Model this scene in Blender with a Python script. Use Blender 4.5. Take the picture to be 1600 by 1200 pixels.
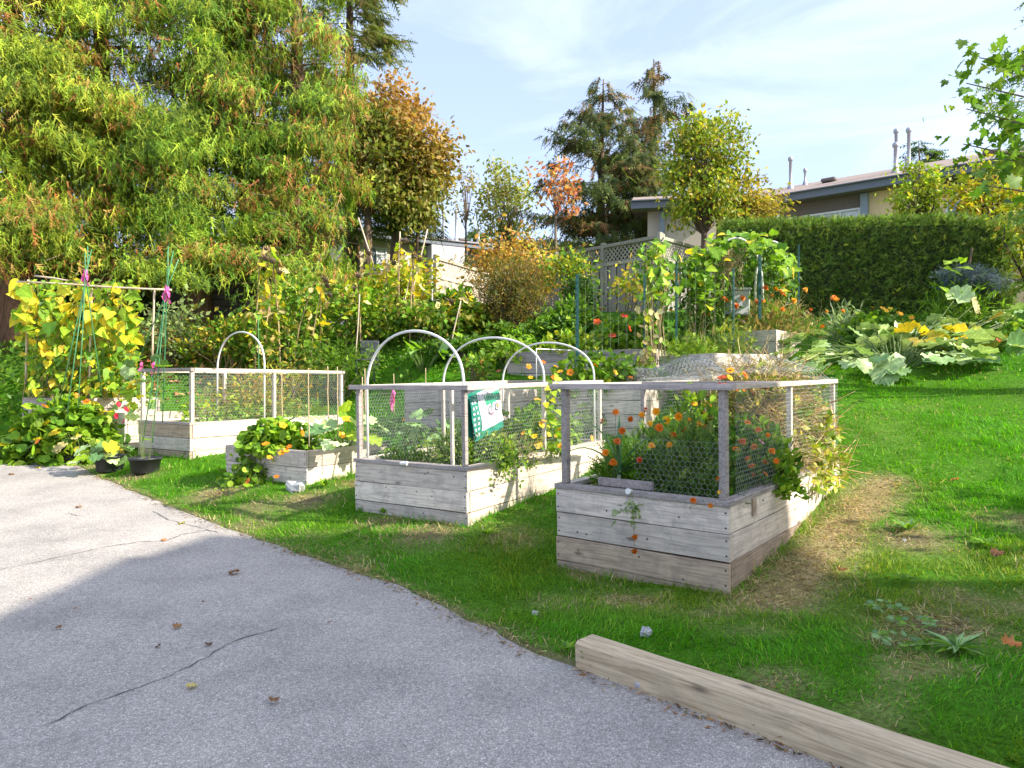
import bpy, math, random
import numpy as np
from mathutils import Vector, Matrix, Euler, noise as mnoise

for o in list(bpy.data.objects):
    bpy.data.objects.remove(o, do_unlink=True)
SC = bpy.context.scene
COL = SC.collection
rng = np.random.default_rng(11)
random.seed(11)
rad = math.radians

# ------------------------------------------------------------------ camera, sky, sun, exposure
CH, FPX = 1.45, 1100.0
cam_d = bpy.data.cameras.new('camera')
cam = bpy.data.objects.new('camera', cam_d); COL.objects.link(cam)
cam.location = (0, 0, CH); cam.rotation_euler = (rad(90), 0, 0)
cam_d.sensor_width = 36.0; cam_d.lens = FPX / 1600 * 36.0
cam_d.clip_start = 0.05; cam_d.clip_end = 2000
SC.camera = cam

LIGHT = Vector((-1.0, 0.33, -0.68)).normalized()      # the way the sunlight travels
SUN_EL = math.asin(-LIGHT.z); SUN_AZ = math.atan2(-LIGHT.x, -LIGHT.y)   # from +Y towards +X
wd = bpy.data.worlds.new('World'); SC.world = wd; wd.use_nodes = True
nt = wd.node_tree; nt.nodes.clear()
def N(nt, t, **kw):
    n = nt.nodes.new(t)
    for k, v in kw.items():
        if k.startswith('i_'):
            n.inputs[k[2:].replace('_', ' ')].default_value = v
        else:
            setattr(n, k, v)
    return n
sky = N(nt, 'ShaderNodeTexSky'); sky.sky_type = 'NISHITA'; sky.sun_disc = False
sky.sun_elevation = SUN_EL; sky.sun_rotation = SUN_AZ
sky.air_density = 1.0; sky.dust_density = 2.2; sky.ozone_density = 1.6
tc = N(nt, 'ShaderNodeTexCoord')
mp = N(nt, 'ShaderNodeMapping'); mp.inputs['Scale'].default_value = (1.0, 1.3, 5.5)
mp.inputs['Rotation'].default_value = (0.0, 0.16, 0.3)
ns = N(nt, 'ShaderNodeTexNoise', i_Scale=2.1, i_Detail=7.0, i_Roughness=0.58, i_Distortion=0.7)
cr = N(nt, 'ShaderNodeValToRGB')
cr.color_ramp.elements[0].position = 0.40; cr.color_ramp.elements[0].color = (0, 0, 0, 1)
cr.color_ramp.elements[1].position = 0.80; cr.color_ramp.elements[1].color = (1, 1, 1, 1)
mx = N(nt, 'ShaderNodeMix', data_type='RGBA')
mm = N(nt, 'ShaderNodeMath', operation='MULTIPLY'); mm.inputs[1].default_value = 0.55
mad = N(nt, 'ShaderNodeMath', operation='ADD'); mad.inputs[1].default_value = 0.34
bg = N(nt, 'ShaderNodeBackground'); bg.inputs['Strength'].default_value = 0.14
wo = N(nt, 'ShaderNodeOutputWorld')
L = nt.links.new
L(tc.outputs['Generated'], mp.inputs['Vector']); L(mp.outputs['Vector'], ns.inputs['Vector'])
L(ns.outputs['Fac'], cr.inputs['Fac']); L(cr.outputs['Color'], mm.inputs[0]); L(mm.outputs[0], mad.inputs[0])
L(mad.outputs[0], mx.inputs['Factor'])
L(sky.outputs['Color'], mx.inputs['A']); mx.inputs['B'].default_value = (4.5, 5.1, 6.9, 1)   # thin high cloud veil
L(mx.outputs['Result'], bg.inputs['Color']); L(bg.outputs[0], wo.inputs[0])

sun_d = bpy.data.lights.new('sun', 'SUN'); sun_d.energy = 4.7; sun_d.angle = rad(0.55)
sun_d.color = (1.0, 0.93, 0.80)
sun = bpy.data.objects.new('sun', sun_d); COL.objects.link(sun)
sun.rotation_euler = LIGHT.to_track_quat('-Z', 'Y').to_euler(); sun.location = (30, -3, 25)

SC.view_settings.view_transform = 'Standard'; SC.view_settings.look = 'None'
SC.view_settings.gamma = 1.0; SC.view_settings.use_curve_mapping = False
SC.view_settings.exposure = 1.02
try:
    SC.cycles.max_bounces = 6; SC.cycles.diffuse_bounces = 3; SC.cycles.transmission_bounces = 3
    SC.cycles.glossy_bounces = 2; SC.cycles.transparent_max_bounces = 6
    SC.cycles.caustics_reflective = False; SC.cycles.caustics_refractive = False
except Exception:
    pass

# ------------------------------------------------------------------ small maths
def at(px, py, d):
    """point seen at photo pixel (1600x1200) px,py standing d metres away"""
    return np.array([(px - 800) / FPX * d, d, CH - (py - 600) / FPX * d])

def _hash(ix, iy, s):
    h = (ix * 374761393 + iy * 668265263 + s * 974634221) & 0x7fffffff
    h = ((h ^ (h >> 13)) * 1274126177) & 0x7fffffff
    return ((h ^ (h >> 16)) & 0xffff) / 65535.0
def vnoise(x, y, s=0):
    x = np.asarray(x, float); y = np.asarray(y, float)
    ix = np.floor(x).astype(np.int64); iy = np.floor(y).astype(np.int64)
    fx = x - ix; fy = y - iy
    fx = fx * fx * (3 - 2 * fx); fy = fy * fy * (3 - 2 * fy)
    a = _hash(ix, iy, s); b = _hash(ix + 1, iy, s); c = _hash(ix, iy + 1, s); d = _hash(ix + 1, iy + 1, s)
    return (a * (1 - fx) + b * fx) * (1 - fy) + (c * (1 - fx) + d * fx) * fy
def fbm(x, y, s=0, o=3):
    t = 0; a = 0.5
    for k in range(o):
        t = t + a * vnoise(x * 2 ** k, y * 2 ** k, s + k * 17); a *= 0.5
    return t / (1 - 0.5 ** o)
def nrm(v):
    v = np.asarray(v, float)
    return v / np.maximum(np.linalg.norm(v, axis=-1, keepdims=True), 1e-9)

# ------------------------------------------------------------------ terrain
def road_z(y):
    y = np.asarray(y, float)
    return 0.025 * (np.sqrt((y - 5.3) ** 2 + 1.0) + (y - 5.3))
_EY = np.array([-30, 3.58, 3.75, 5.06, 6.8, 9.3, 11.0, 13.0, 16.5, 40, 200.])
_EX = np.array([33.8, 0.33, 0.13, -0.92, -2.85, -5.45, -7.0, -9.5, -15.0, -55, -330.])
def edge_x(y):
    y = np.asarray(y, float)
    w = np.clip((y - 3.7) / 0.5, 0, 1)
    return np.interp(y, _EY, _EX) + w * (0.16 * (fbm(y * 1.7, y * 0 + 3.3, 5) - 0.5) + 0.07 * (vnoise(y * 7, y * 0 + 1.1, 6) - 0.5))
_TP = np.array([
    (1.42, 4.6, .07), (.34, 5.43, .05), (3.15, 6.75, .54), (2.1, 7.6, .50),
    (-.39, 6.2, .20), (-1.52, 6.99, .2), (.53, 7.6, .345), (1.2, 8.6, .5), (0.2, 5.6, .09),
    (-2.3, 7.87, .33), (-3.4, 8.7, .31), (-1.88, 8.52, .36),
    (-4.53, 9.9, .38), (-5.54, 10.6, .40), (-2.9, 12.4, .8), (-3.6, 11.3, .5),
    (-1.2, 10, .72), (-1.8, 13, 1.86), (-3.5, 14, 2.1), (-6.5, 14, 2.05), (-10.8, 15.5, 2.3), (-8, 11.6, .75), (-6.2, 11.6, .5),
    (-8.8, 13.4, 1.45),
    (4.5, 10, 1.5), (6.5, 9.5, 1.5), (6.8, 12.5, 2.3), (7.5, 15, 2.95), (4.45, 6.2, .55), (6, 8.3, 1.07), (2.66, 3.7, .13),
    (1.1, 3.03, .11), (.45, 3.7, .07), (2.5, 1.6, .12), (6, 3, .4), (2.2, 5.4, .22), (3.2, 5.2, .27),
    (3.5, 10.6, 1.6), (1.8, 10.0, .9), (1.3, 11, 1.45), (0.8, 12.5, 1.75), (2.8, 9.6, 1.25), (4.3, 11.8, 1.75),
    (-2.3, 21, 3.4), (4, 18.5, 3.4), (0.5, 23, 3.6), (-7, 18, 2.7),
    (.0, 3.95, .03), (-.85, 5.1, .03), (-2.75, 6.85, .10), (-5.3, 9.4, .24), (-6.8, 11.1, .32), (-9.3, 13.1, .44), (-14.6, 16.5, .65),
    (-30, 30, 2.5), (0, 40, 4.5), (30, 30, 4.5), (15, 10, 2.4), (12, 0, .9), (-20, 25, 2.6), (70, 90, 6), (-70, 90, 4), (20, -20, .5), (0, 120, 5)])
def _mq(a, b):
    d2 = ((a[:, None, :] - b[None, :, :]) ** 2).sum(-1)
    return np.sqrt(d2 + 0.8)
_n = len(_TP)
_A = np.zeros((_n + 3, _n + 3)); _A[:_n, :_n] = _mq(_TP[:, :2], _TP[:, :2]) - 0.02 * np.eye(_n)
_A[:_n, _n] = 1; _A[:_n, _n + 1:] = _TP[:, :2] * 0.1; _A[_n:, :_n] = _A[:_n, _n:].T
_W = np.linalg.solve(_A, np.r_[_TP[:, 2], 0, 0, 0])
def ground(x, y):
    x = np.atleast_1d(np.asarray(x, float)); y = np.atleast_1d(np.asarray(y, float))
    x, y = np.broadcast_arrays(x, y)
    out = np.empty(x.size); xf = x.ravel(); yf = y.ravel()
    for i in range(0, x.size, 20000):
        q = np.c_[xf[i:i + 20000], yf[i:i + 20000]]
        out[i:i + 20000] = _mq(q, _TP[:, :2]) @ _W[:_n] + _W[_n] + (q * 0.1) @ _W[_n + 1:]
    out = out.reshape(x.shape)
    e = edge_x(y)
    k = np.clip((x - e) / 0.5, 0, 1)
    return np.maximum(out, road_z(y) + 0.006) * k + (1 - k) * np.minimum(np.maximum(out, road_z(y) + 0.006), road_z(y) + 0.012)
def G(x, y):
    return float(ground(x, y)[0])

# ------------------------------------------------------------------ objects and meshes
def tag(o, label=None, cat=None, group=None, kind=None):
    if label: o['label'] = label
    if cat: o['category'] = cat
    if group: o['group'] = group
    if kind: o['kind'] = kind
    return o
def thing(name, label, cat, loc=(0, 0, 0), rot=(0, 0, 0), group=None):
    o = bpy.data.objects.new(name, None); COL.objects.link(o)
    o.empty_display_size = 0.1
    o.location = [float(v) for v in loc]; o.rotation_euler = rot
    return tag(o, label, cat, group)
def link(name, me, parent=None, kind=None):
    o = bpy.data.objects.new(name, me); COL.objects.link(o)
    if parent is not None: o.parent = parent
    if kind: o['kind'] = kind
    return o
def np_mesh(name, V, F, mats, C=None, mi=None, smooth=False):
    V = np.ascontiguousarray(V, np.float32); F = np.ascontiguousarray(F, np.int32)
    me = bpy.data.meshes.new(name)
    k = F.shape[1]
    me.vertices.add(len(V)); me.vertices.foreach_set('co', V.ravel())
    me.loops.add(F.size); me.loops.foreach_set('vertex_index', F.ravel())
    me.polygons.add(len(F)); me.polygons.foreach_set('loop_start', np.arange(0, F.size, k, dtype=np.int32))
    if mi is not None: me.polygons.foreach_set('material_index', np.ascontiguousarray(mi, np.int32))
    me.update(calc_edges=True)
    if C is not None:
        a = me.attributes.new('Col', 'FLOAT_COLOR', 'POINT')
        c4 = np.ones((len(V), 4), np.float32); c4[:, :3] = C
        a.data.foreach_set('color', c4.ravel())
    if smooth: me.polygons.foreach_set('use_smooth', np.ones(len(F), bool))
    for m in (mats if isinstance(mats, (list, tuple)) else [mats]): me.materials.append(m)
    return me

class MB:
    """collects shapes (faces of any size) and links them as one mesh object"""
    def __init__(s): s.v = []; s.f = []; s.m = []
    def add(s, V, F, mi=0):
        b = len(s.v); s.v += [tuple(map(float, p)) for p in V]
        for f in F: s.f.append([b + i for i in f]); s.m.append(mi)
        return s
    def box(s, cen, d, rot=None, mi=0, ch=0.0):
        x, y, z = d[0] / 2, d[1] / 2, d[2] / 2
        if ch <= 0:
            V = [Vector(p) for p in ((-x, -y, -z), (x, -y, -z), (x, y, -z), (-x, y, -z), (-x, -y, z), (x, -y, z), (x, y, z), (-x, y, z))]
            F = [(0, 3, 2, 1), (4, 5, 6, 7), (0, 1, 5, 4), (1, 2, 6, 5), (2, 3, 7, 6), (3, 0, 4, 7)]
        else:
            V = []; F = []
            ch = min(ch, x * .9, y * .9, z * .9)
            for sx in (-1, 1):
                for sy in (-1, 1):
                    for sz in (-1, 1):
                        V += [Vector((sx * x, sy * (y - ch), sz * (z - ch))), Vector((sx * (x - ch), sy * y, sz * (z - ch))), Vector((sx * (x - ch), sy * (y - ch), sz * z))]
            I = lambda a, b, c, k: ((a * 2 + b) * 2 + c) * 3 + k
            for a in (0, 1):
                F.append((I(a, 0, 0, 0), I(a, 1, 0, 0), I(a, 1, 1, 0), I(a, 0, 1, 0)))
                F.append((I(0, a, 0, 1), I(0, a, 1, 1), I(1, a, 1, 1), I(1, a, 0, 1)))
                F.append((I(0, 0, a, 2), I(1, 0, a, 2), I(1, 1, a, 2), I(0, 1, a, 2)))
            for a in (0, 1):
                for b in (0, 1):
                    F.append((I(a, b, 0, 0), I(a, b, 1, 0), I(a, b, 1, 1), I(a, b, 0, 1)))
                    F.append((I(a, 0, b, 0), I(a, 1, b, 0), I(a, 1, b, 2), I(a, 0, b, 2)))
                    F.append((I(0, a, b, 1), I(1, a, b, 1), I(1, a, b, 2), I(0, a, b, 2)))
                    for c in (0, 1): F.append((I(a, b, c, 0), I(a, b, c, 1), I(a, b, c, 2)))
            # orient outward
            FF = []
            for f in F:
                p = [V[i] for i in f]; nn = (p[1] - p[0]).cross(p[2] - p[0]); cc = sum(p, Vector()) / len(p)
                FF.append(f if nn.dot(cc) > 0 else tuple(reversed(f)))
            F = FF
        if rot is not None: V = [rot @ p for p in V]
        c = Vector([float(q) for q in cen])
        return s.add([p + c for p in V], F, mi)
    def bar(s, a, b, w, h=None, mi=0, ch=0.0, roll=0.0):
        a = Vector(a); b = Vector(b); d = b - a
        q = d.to_track_quat('X', 'Z').to_matrix()
        if roll: q = q @ Matrix.Rotation(roll, 3, 'X')
        return s.box((a + b) / 2, (d.length, w, h or w), q, mi, ch)
    def tube(s, pts, r, n=6, mi=0, cap=True):
        pts = [Vector([float(q) for q in p]) for p in pts]; k = len(pts)
        if not hasattr(r, '__len__'): r = [r] * k
        V = []; F = []; pu = None
        for i, p in enumerate(pts):
            t = (pts[min(i + 1, k - 1)] - pts[max(i - 1, 0)]).normalized()
            u = t.orthogonal().normalized() if pu is None else (pu - t * pu.dot(t))
            u = u.normalized() if u.length > 1e-6 else t.orthogonal().normalized()
            pu = u; w = t.cross(u)
            for j in range(n):
                a = 2 * math.pi * j / n
                V.append(p + (u * math.cos(a) + w * math.sin(a)) * r[i])
        for i in range(k - 1):
            for j in range(n):
                F.append((i * n + j, i * n + (j + 1) % n, (i + 1) * n + (j + 1) % n, (i + 1) * n + j))
        if cap: F += [tuple(reversed(range(n))), tuple(range((k - 1) * n, k * n))]
        return s.add(V, F, mi)
    def lathe(s, prof, n=14, c=(0, 0, 0), mi=0):
        V = []; F = []; k = len(prof)
        for r, z in prof:
            for j in range(n):
                a = 2 * math.pi * j / n; V.append((c[0] + r * math.cos(a), c[1] + r * math.sin(a), c[2] + z))
        for i in range(k - 1):
            for j in range(n):
                F.append((i * n + j, i * n + (j + 1) % n, (i + 1) * n + (j + 1) % n, (i + 1) * n + j))
        return s.add(V, F, mi)
    def mesh(s, name, mats, smooth=False):
        me = bpy.data.meshes.new(name); me.from_pydata(s.v, [], s.f)
        for m in (mats if isinstance(mats, (list, tuple)) else [mats]): me.materials.append(m)
        me.polygons.foreach_set('material_index', s.m)
        if smooth: me.polygons.foreach_set('use_smooth', [True] * len(s.f))
        me.update(); return me
    def build(s, name, mats, parent=None, smooth=False, kind=None):
        return link(name, s.mesh(name, mats, smooth), parent, kind)

def scatter(T, pos, yd, zd, sc, col=None):
    """copies of a triangle template (verts, tris) at pos, its +Y along yd, its +Z near zd"""
    tv, tf = T; n = len(pos)
    y = nrm(yd); z = np.asarray(zd, float); z = z - (z * y).sum(-1, keepdims=True) * y
    bad = np.linalg.norm(z, axis=-1) < 1e-4; z[bad] = np.cross(y[bad], [0.31, 0.7, 0.2]); z = nrm(z)
    x = np.cross(y, z)
    sc = np.asarray(sc, float)
    if sc.ndim == 1: sc = np.repeat(sc[:, None], 3, 1)
    V = pos[:, None, :] + (tv[None, :, 0:1] * sc[:, None, 0:1]) * x[:, None, :] + (tv[None, :, 1:2] * sc[:, None, 1:2]) * y[:, None, :] + (tv[None, :, 2:3] * sc[:, None, 2:3]) * z[:, None, :]
    F = tf[None] + (np.arange(n) * len(tv))[:, None, None]
    C = None if col is None else np.repeat(np.asarray(col, float), len(tv), 0)
    return V.reshape(-1, 3), F.reshape(-1, 3), C
def merge(parts):
    Vs, Fs, Cs = [], [], []; b = 0
    for V, F, C in parts:
        Vs.append(V); Fs.append(F + b); Cs.append(C); b += len(V)
    return np.concatenate(Vs), np.concatenate(Fs), np.concatenate(Cs)
def cloud(name, parts, mat, parent=None, kind=None, org=(0, 0, 0)):
    V, F, C = merge(parts)
    return link(name, np_mesh(name, V - np.asarray(org), F, mat, C), parent, kind)
def vivid(q):
    return tuple(np.array(q) * ((1.4, 1.5, .8) if q[1] > q[0] * .97 else (1.25, 1.2, .9)))
def pick(pal, n, jit=0.18, r=None):
    """n colours from a weighted palette [(w, rgb), ...] with some spread"""
    r = r or rng
    w = np.array([p[0] for p in pal], float); c = np.array([p[1] for p in pal])
    c = np.array([vivid(q) for q in c])
    i = r.choice(len(pal), n, p=w / w.sum())
    return np.clip(c[i] * (1 + r.normal(0, jit, (n, 1))) * (1 + r.normal(0, jit * .35, (n, 3))), 0.004, 0.9)

# ------------------------------------------------------------------ materials
def newmat(name):
    m = bpy.data.materials.new(name); m.use_nodes = True
    t = m.node_tree; return m, t, t.nodes['Principled BSDF'], t.nodes['Material Output']
def ramp(t, stops):
    c = N(t, 'ShaderNodeValToRGB'); e = c.color_ramp.elements
    while len(e) < len(stops): e.new(0.5)
    for k, (p, col) in enumerate(stops):
        e[k].position = p; e[k].color = (*col, 1)
    return c
def foliage_mat(name, stops=None, trans=0.34, rough=0.5, spec=0.3, var=0.25, vein=0.45):
    """leaf material; colour from the mesh's own leaf colours, or per object from a ramp"""
    m, t, b, out = newmat(name)
    if stops is None:
        s = N(t, 'ShaderNodeAttribute', attribute_name='Col').outputs['Color']
    else:
        oi = N(t, 'ShaderNodeObjectInfo'); r = ramp(t, [(p_, vivid(c_)) for p_, c_ in stops]); t.links.new(oi.outputs['Random'], r.inputs['Fac']); s = r.outputs['Color']
    tcx = N(t, 'ShaderNodeTexCoord'); no = N(t, 'ShaderNodeTexNoise', i_Scale=9.0 if stops is None else 3.0, i_Detail=3.0)
    t.links.new(tcx.outputs['Object'], no.inputs['Vector'])
    mr = N(t, 'ShaderNodeMapRange'); mr.inputs['From Min'].default_value = 0.3; mr.inputs['From Max'].default_value = 0.7
    mr.inputs['To Min'].default_value = 1 - var; mr.inputs['To Max'].default_value = 1 + var
    t.links.new(no.outputs['Fac'], mr.inputs['Value'])
    mu = N(t, 'ShaderNodeMix', data_type='RGBA', blend_type='MULTIPLY'); mu.inputs['Factor'].default_value = 1
    t.links.new(s, mu.inputs['A']); t.links.new(mr.outputs[0], mu.inputs['B'])
    if stops is not None:      # paler midrib and side veins, in the leaf's own coordinates
        sp = N(t, 'ShaderNodeSeparateXYZ'); t.links.new(tcx.outputs['Object'], sp.inputs[0])
        ax = N(t, 'ShaderNodeMath', operation='ABSOLUTE'); t.links.new(sp.outputs['X'], ax.inputs[0])
        mid = N(t, 'ShaderNodeMapRange'); mid.inputs['From Min'].default_value = .012; mid.inputs['From Max'].default_value = .045; mid.inputs['To Min'].default_value = 1; mid.inputs['To Max'].default_value = 0; t.links.new(ax.outputs[0], mid.inputs['Value'])
        sl_ = N(t, 'ShaderNodeMath', operation='MULTIPLY_ADD'); sl_.inputs[1].default_value = -.9; t.links.new(ax.outputs[0], sl_.inputs[0]); t.links.new(sp.outputs['Y'], sl_.inputs[2])
        fr = N(t, 'ShaderNodeMath', operation='PINGPONG'); fr.inputs[1].default_value = .085; t.links.new(sl_.outputs[0], fr.inputs[0])
        sv = N(t, 'ShaderNodeMapRange'); sv.inputs['From Min'].default_value = .006; sv.inputs['From Max'].default_value = .02; sv.inputs['To Min'].default_value = .7; sv.inputs['To Max'].default_value = 0; t.links.new(fr.outputs[0], sv.inputs['Value'])
        mxv = N(t, 'ShaderNodeMath', operation='MAXIMUM'); t.links.new(mid.outputs[0], mxv.inputs[0]); t.links.new(sv.outputs[0], mxv.inputs[1])
        vf = N(t, 'ShaderNodeMath', operation='MULTIPLY_ADD'); vf.inputs[1].default_value = vein; vf.inputs[2].default_value = 1.0; t.links.new(mxv.outputs[0], vf.inputs[0])
        mv = N(t, 'ShaderNodeMix', data_type='RGBA', blend_type='MULTIPLY'); mv.inputs['Factor'].default_value = 1; t.links.new(mu.outputs['Result'], mv.inputs['A']); t.links.new(vf.outputs[0], mv.inputs['B']); mu = mv
    t.links.new(mu.outputs['Result'], b.inputs['Base Color'])
    b.inputs['Roughness'].default_value = rough; b.inputs['Specular IOR Level'].default_value = spec
    tr = N(t, 'ShaderNodeBsdfTranslucent')
    hs = N(t, 'ShaderNodeMix', data_type='RGBA', blend_type='MULTIPLY'); hs.inputs['Factor'].default_value = 1; hs.inputs['B'].default_value = (1.5, 1.5, 0.8, 1)
    t.links.new(mu.outputs['Result'], hs.inputs['A']); t.links.new(hs.outputs['Result'], tr.inputs['Color'])
    ms = N(t, 'ShaderNodeMixShader'); ms.inputs[0].default_value = trans
    t.links.new(b.outputs[0], ms.inputs[1]); t.links.new(tr.outputs[0], ms.inputs[2]); t.links.new(ms.outputs[0], out.inputs['Surface'])
    return m
def plain(name, col, rough=0.6, metal=0.0, spec=0.4, nscale=14.0, var=0.12, bump=0.0):
    m, t, b, out = newmat(name)
    tcx = N(t, 'ShaderNodeTexCoord'); no = N(t, 'ShaderNodeTexNoise', i_Scale=nscale, i_Detail=5.0)
    t.links.new(tcx.outputs['Object'], no.inputs['Vector'])
    r = ramp(t, [(0.3, tuple(c * (1 - var) for c in col)), (0.7, tuple(min(1, c * (1 + var)) for c in col))])
    t.links.new(no.outputs['Fac'], r.inputs['Fac']); t.links.new(r.outputs['Color'], b.inputs['Base Color'])
    b.inputs['Roughness'].default_value = rough; b.inputs['Metallic'].default_value = metal; b.inputs['Specular IOR Level'].default_value = spec
    if bump:
        bp = N(t, 'ShaderNodeBump'); bp.inputs['Strength'].default_value = bump; bp.inputs['Distance'].default_value = 0.01
        t.links.new(no.outputs['Fac'], bp.inputs['Height']); t.links.new(bp.outputs[0], b.inputs['Normal'])
    return m
def wood_mat(name, c_lo, c_hi, stain=(0.10, 0.085, 0.07), stain_amt=0.5, grain=(3.0, 60.0, 60.0), axis='X'):
    c_lo = (c_lo[0] * .84, c_lo[1] * .78, c_lo[2] * .70); c_hi = (c_hi[0] * 1.04, c_hi[1] * .97, c_hi[2] * .88)
    m, t, b, out = newmat(name); ln = t.links.new
    tcx = N(t, 'ShaderNodeTexCoord'); oi = N(t, 'ShaderNodeObjectInfo')
    of = N(t, 'ShaderNodeVectorMath', operation='SCALE'); of.inputs[0].default_value = (37, 11, 53)
    ln(oi.outputs['Random'], of.inputs['Scale'])
    ad = N(t, 'ShaderNodeVectorMath', operation='ADD'); ln(tcx.outputs['Object'], ad.inputs[0]); ln(of.outputs[0], ad.inputs[1])
    g = {'X': grain, 'Y': (grain[1], grain[0], grain[2]), 'Z': (grain[1], grain[2], grain[0])}[axis]
    mpn = N(t, 'ShaderNodeMapping'); mpn.inputs['Scale'].default_value = g; ln(ad.outputs[0], mpn.inputs['Vector'])
    n1 = N(t, 'ShaderNodeTexNoise', i_Scale=1.0, i_Detail=7.0, i_Roughness=0.65, i_Distortion=0.6); ln(mpn.outputs[0], n1.inputs['Vector'])
    r1 = ramp(t, [(0.34, c_lo), (0.50, tuple(.35 * a_ + .65 * b_ for a_, b_ in zip(c_lo, c_hi))), (0.64, c_hi)]); ln(n1.outputs['Fac'], r1.inputs['Fac'])
    # whole-board tone
    hv = N(t, 'ShaderNodeMapRange'); hv.inputs['To Min'].default_value = 0.80; hv.inputs['To Max'].default_value = 1.15
    ln(oi.outputs['Random'], hv.inputs['Value'])
    m0 = N(t, 'ShaderNodeMix', data_type='RGBA', blend_type='MULTIPLY'); m0.inputs['Factor'].default_value = 1
    ln(r1.outputs['Color'], m0.inputs['A']); ln(hv.outputs[0], m0.inputs['B'])
    # grey weather stains and blotches
    n2 = N(t, 'ShaderNodeTexNoise', i_Scale=6.5, i_Detail=9.0, i_Roughness=0.74, i_Distortion=0.5); ln(ad.outputs[0], n2.inputs['Vector'])
    r2 = ramp(t, [(0.46, (0, 0, 0)), (0.68, (1, 1, 1))]); ln(n2.outputs['Fac'], r2.inputs['Fac'])
    sm = N(t, 'ShaderNodeMath', operation='MULTIPLY'); sm.inputs[1].default_value = stain_amt; ln(r2.outputs['Color'], sm.inputs[0])
    m1 = N(t, 'ShaderNodeMix', data_type='RGBA'); ln(sm.outputs[0], m1.inputs['Factor']); ln(m0.outputs['Result'], m1.inputs['A']); m1.inputs['B'].default_value = (*stain, 1)
    # knots
    mk = N(t, 'ShaderNodeMapping'); mk.inputs['Scale'].default_value = {'X': (2.2, 6.0, 6.0), 'Y': (6, 2.2, 6), 'Z': (6, 6, 2.2)}[axis]; ln(ad.outputs[0], mk.inputs['Vector'])
    vo = N(t, 'ShaderNodeTexVoronoi', i_Scale=1.0); ln(mk.outputs[0], vo.inputs['Vector'])
    r3 = ramp(t, [(0.05, (1, 1, 1)), (0.13, (0, 0, 0))]); ln(vo.outputs['Distance'], r3.inputs['Fac'])
    km = N(t, 'ShaderNodeMath', operation='MULTIPLY'); km.inputs[1].default_value = 0.75; ln(r3.outputs['Color'], km.inputs[0])
    m2 = N(t, 'ShaderNodeMix', data_type='RGBA'); ln(km.outputs[0], m2.inputs['Factor']); ln(m1.outputs['Result'], m2.inputs['A']); m2.inputs['B'].default_value = (0.07, 0.05, 0.035, 1)
    ln(m2.outputs['Result'], b.inputs['Base Color']); b.inputs['Roughness'].default_value = 0.8; b.inputs['Specular IOR Level'].default_value = 0.25
    bp = N(t, 'ShaderNodeBump'); bp.inputs['Strength'].default_value = 0.35; bp.inputs['Distance'].default_value = 0.004
    ln(n1.outputs['Fac'], bp.inputs['Height']); ln(bp.outputs[0], b.inputs['Normal'])
    return m

M = {}
M['leaf'] = foliage_mat('leafage')
M['leaf_soft'] = foliage_mat('conifer_leafage', trans=0.32, rough=0.6, spec=0.2)
M['grass'] = foliage_mat('grass_blades', trans=0.35, rough=0.55, spec=0.2, var=0.15)
M['dry'] = foliage_mat('dry_stems', trans=0.12, rough=0.8, spec=0.1)
M['bed_light'] = wood_mat('weathered_board_light', (0.54, 0.49, 0.45), (0.78, 0.72, 0.67), (0.27, 0.24, 0.22), 0.6)
M['bed_grey'] = wood_mat('weathered_board_grey', (0.47, 0.43, 0.405), (0.72, 0.665, 0.63), (0.22, 0.20, 0.185), 0.65)
M['bed_brown'] = wood_mat('weathered_board_brown', (0.33, 0.26, 0.20), (0.54, 0.44, 0.35), (0.18, 0.15, 0.125), 0.55)
M['bed_cream'] = wood_mat('sunlit_side_board', (0.60, 0.53, 0.45), (0.78, 0.71, 0.62), (0.36, 0.31, 0.27), 0.35)  # paler tone for the sun-facing bed sides, sunlight put into the colour
M['cap'] = wood_mat('grey_rail_wood', (0.26, 0.245, 0.25), (0.46, 0.43, 0.43), (0.16, 0.15, 0.15), 0.5)
M['rail_pale'] = wood_mat('pale_rail_wood', (0.50, 0.46, 0.43), (0.74, 0.69, 0.63), (0.3, 0.27, 0.25), 0.35)
M['timber'] = wood_mat('kerb_timber', (0.48, 0.375, 0.25), (0.76, 0.65, 0.47), (0.34, 0.28, 0.20), 0.45)
M['stake'] = plain('bamboo_stake', (0.50, 0.38, 0.21), 0.6)
M['stick'] = plain('peeled_stick', (0.58, 0.46, 0.34), 0.7)
M['green_stake'] = plain('green_plastic_stake', (0.06, 0.22, 0.09), 0.4, var=0.2)
M['post_green'] = plain('green_steel_post', (0.012, 0.075, 0.065), 0.5, var=0.25)
M['pvc'] = plain('white_pvc', (0.74, 0.73, 0.69), 0.35, var=0.05)
M['pink'] = plain('pink_tape', (0.72, 0.10, 0.32), 0.5, var=0.25)
M['wire'] = plain('galvanised_wire', (0.42, 0.43, 0.44), 0.5, 0.4, var=0.2)
M['pot'] = plain('black_plastic_pot', (0.028, 0.029, 0.032), 0.45, var=0.3)
M['soil'] = plain('garden_soil', (0.055, 0.036, 0.024), 0.95, spec=0.1, nscale=30, var=0.6, bump=0.8)
M['nail'] = plain('rusty_nail', (0.05, 0.04, 0.035), 0.6)
M['bark'] = wood_mat('bark', (0.06, 0.043, 0.032), (0.17, 0.125, 0.095), (0.04, 0.03, 0.025), 0.4, (6.0, 30.0, 30.0), 'Z')
M['bark_red'] = wood_mat('cedar_bark', (0.07, 0.042, 0.03), (0.20, 0.125, 0.09), (0.05, 0.035, 0.028), 0.4, (4.0, 26.0, 26.0), 'Z')
M['twig'] = plain('twig_bark', (0.17, 0.125, 0.085), 0.85, var=0.4)
M['stem_green'] = plain('green_stem', (0.13, 0.19, 0.05), 0.6, var=0.3)
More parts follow.
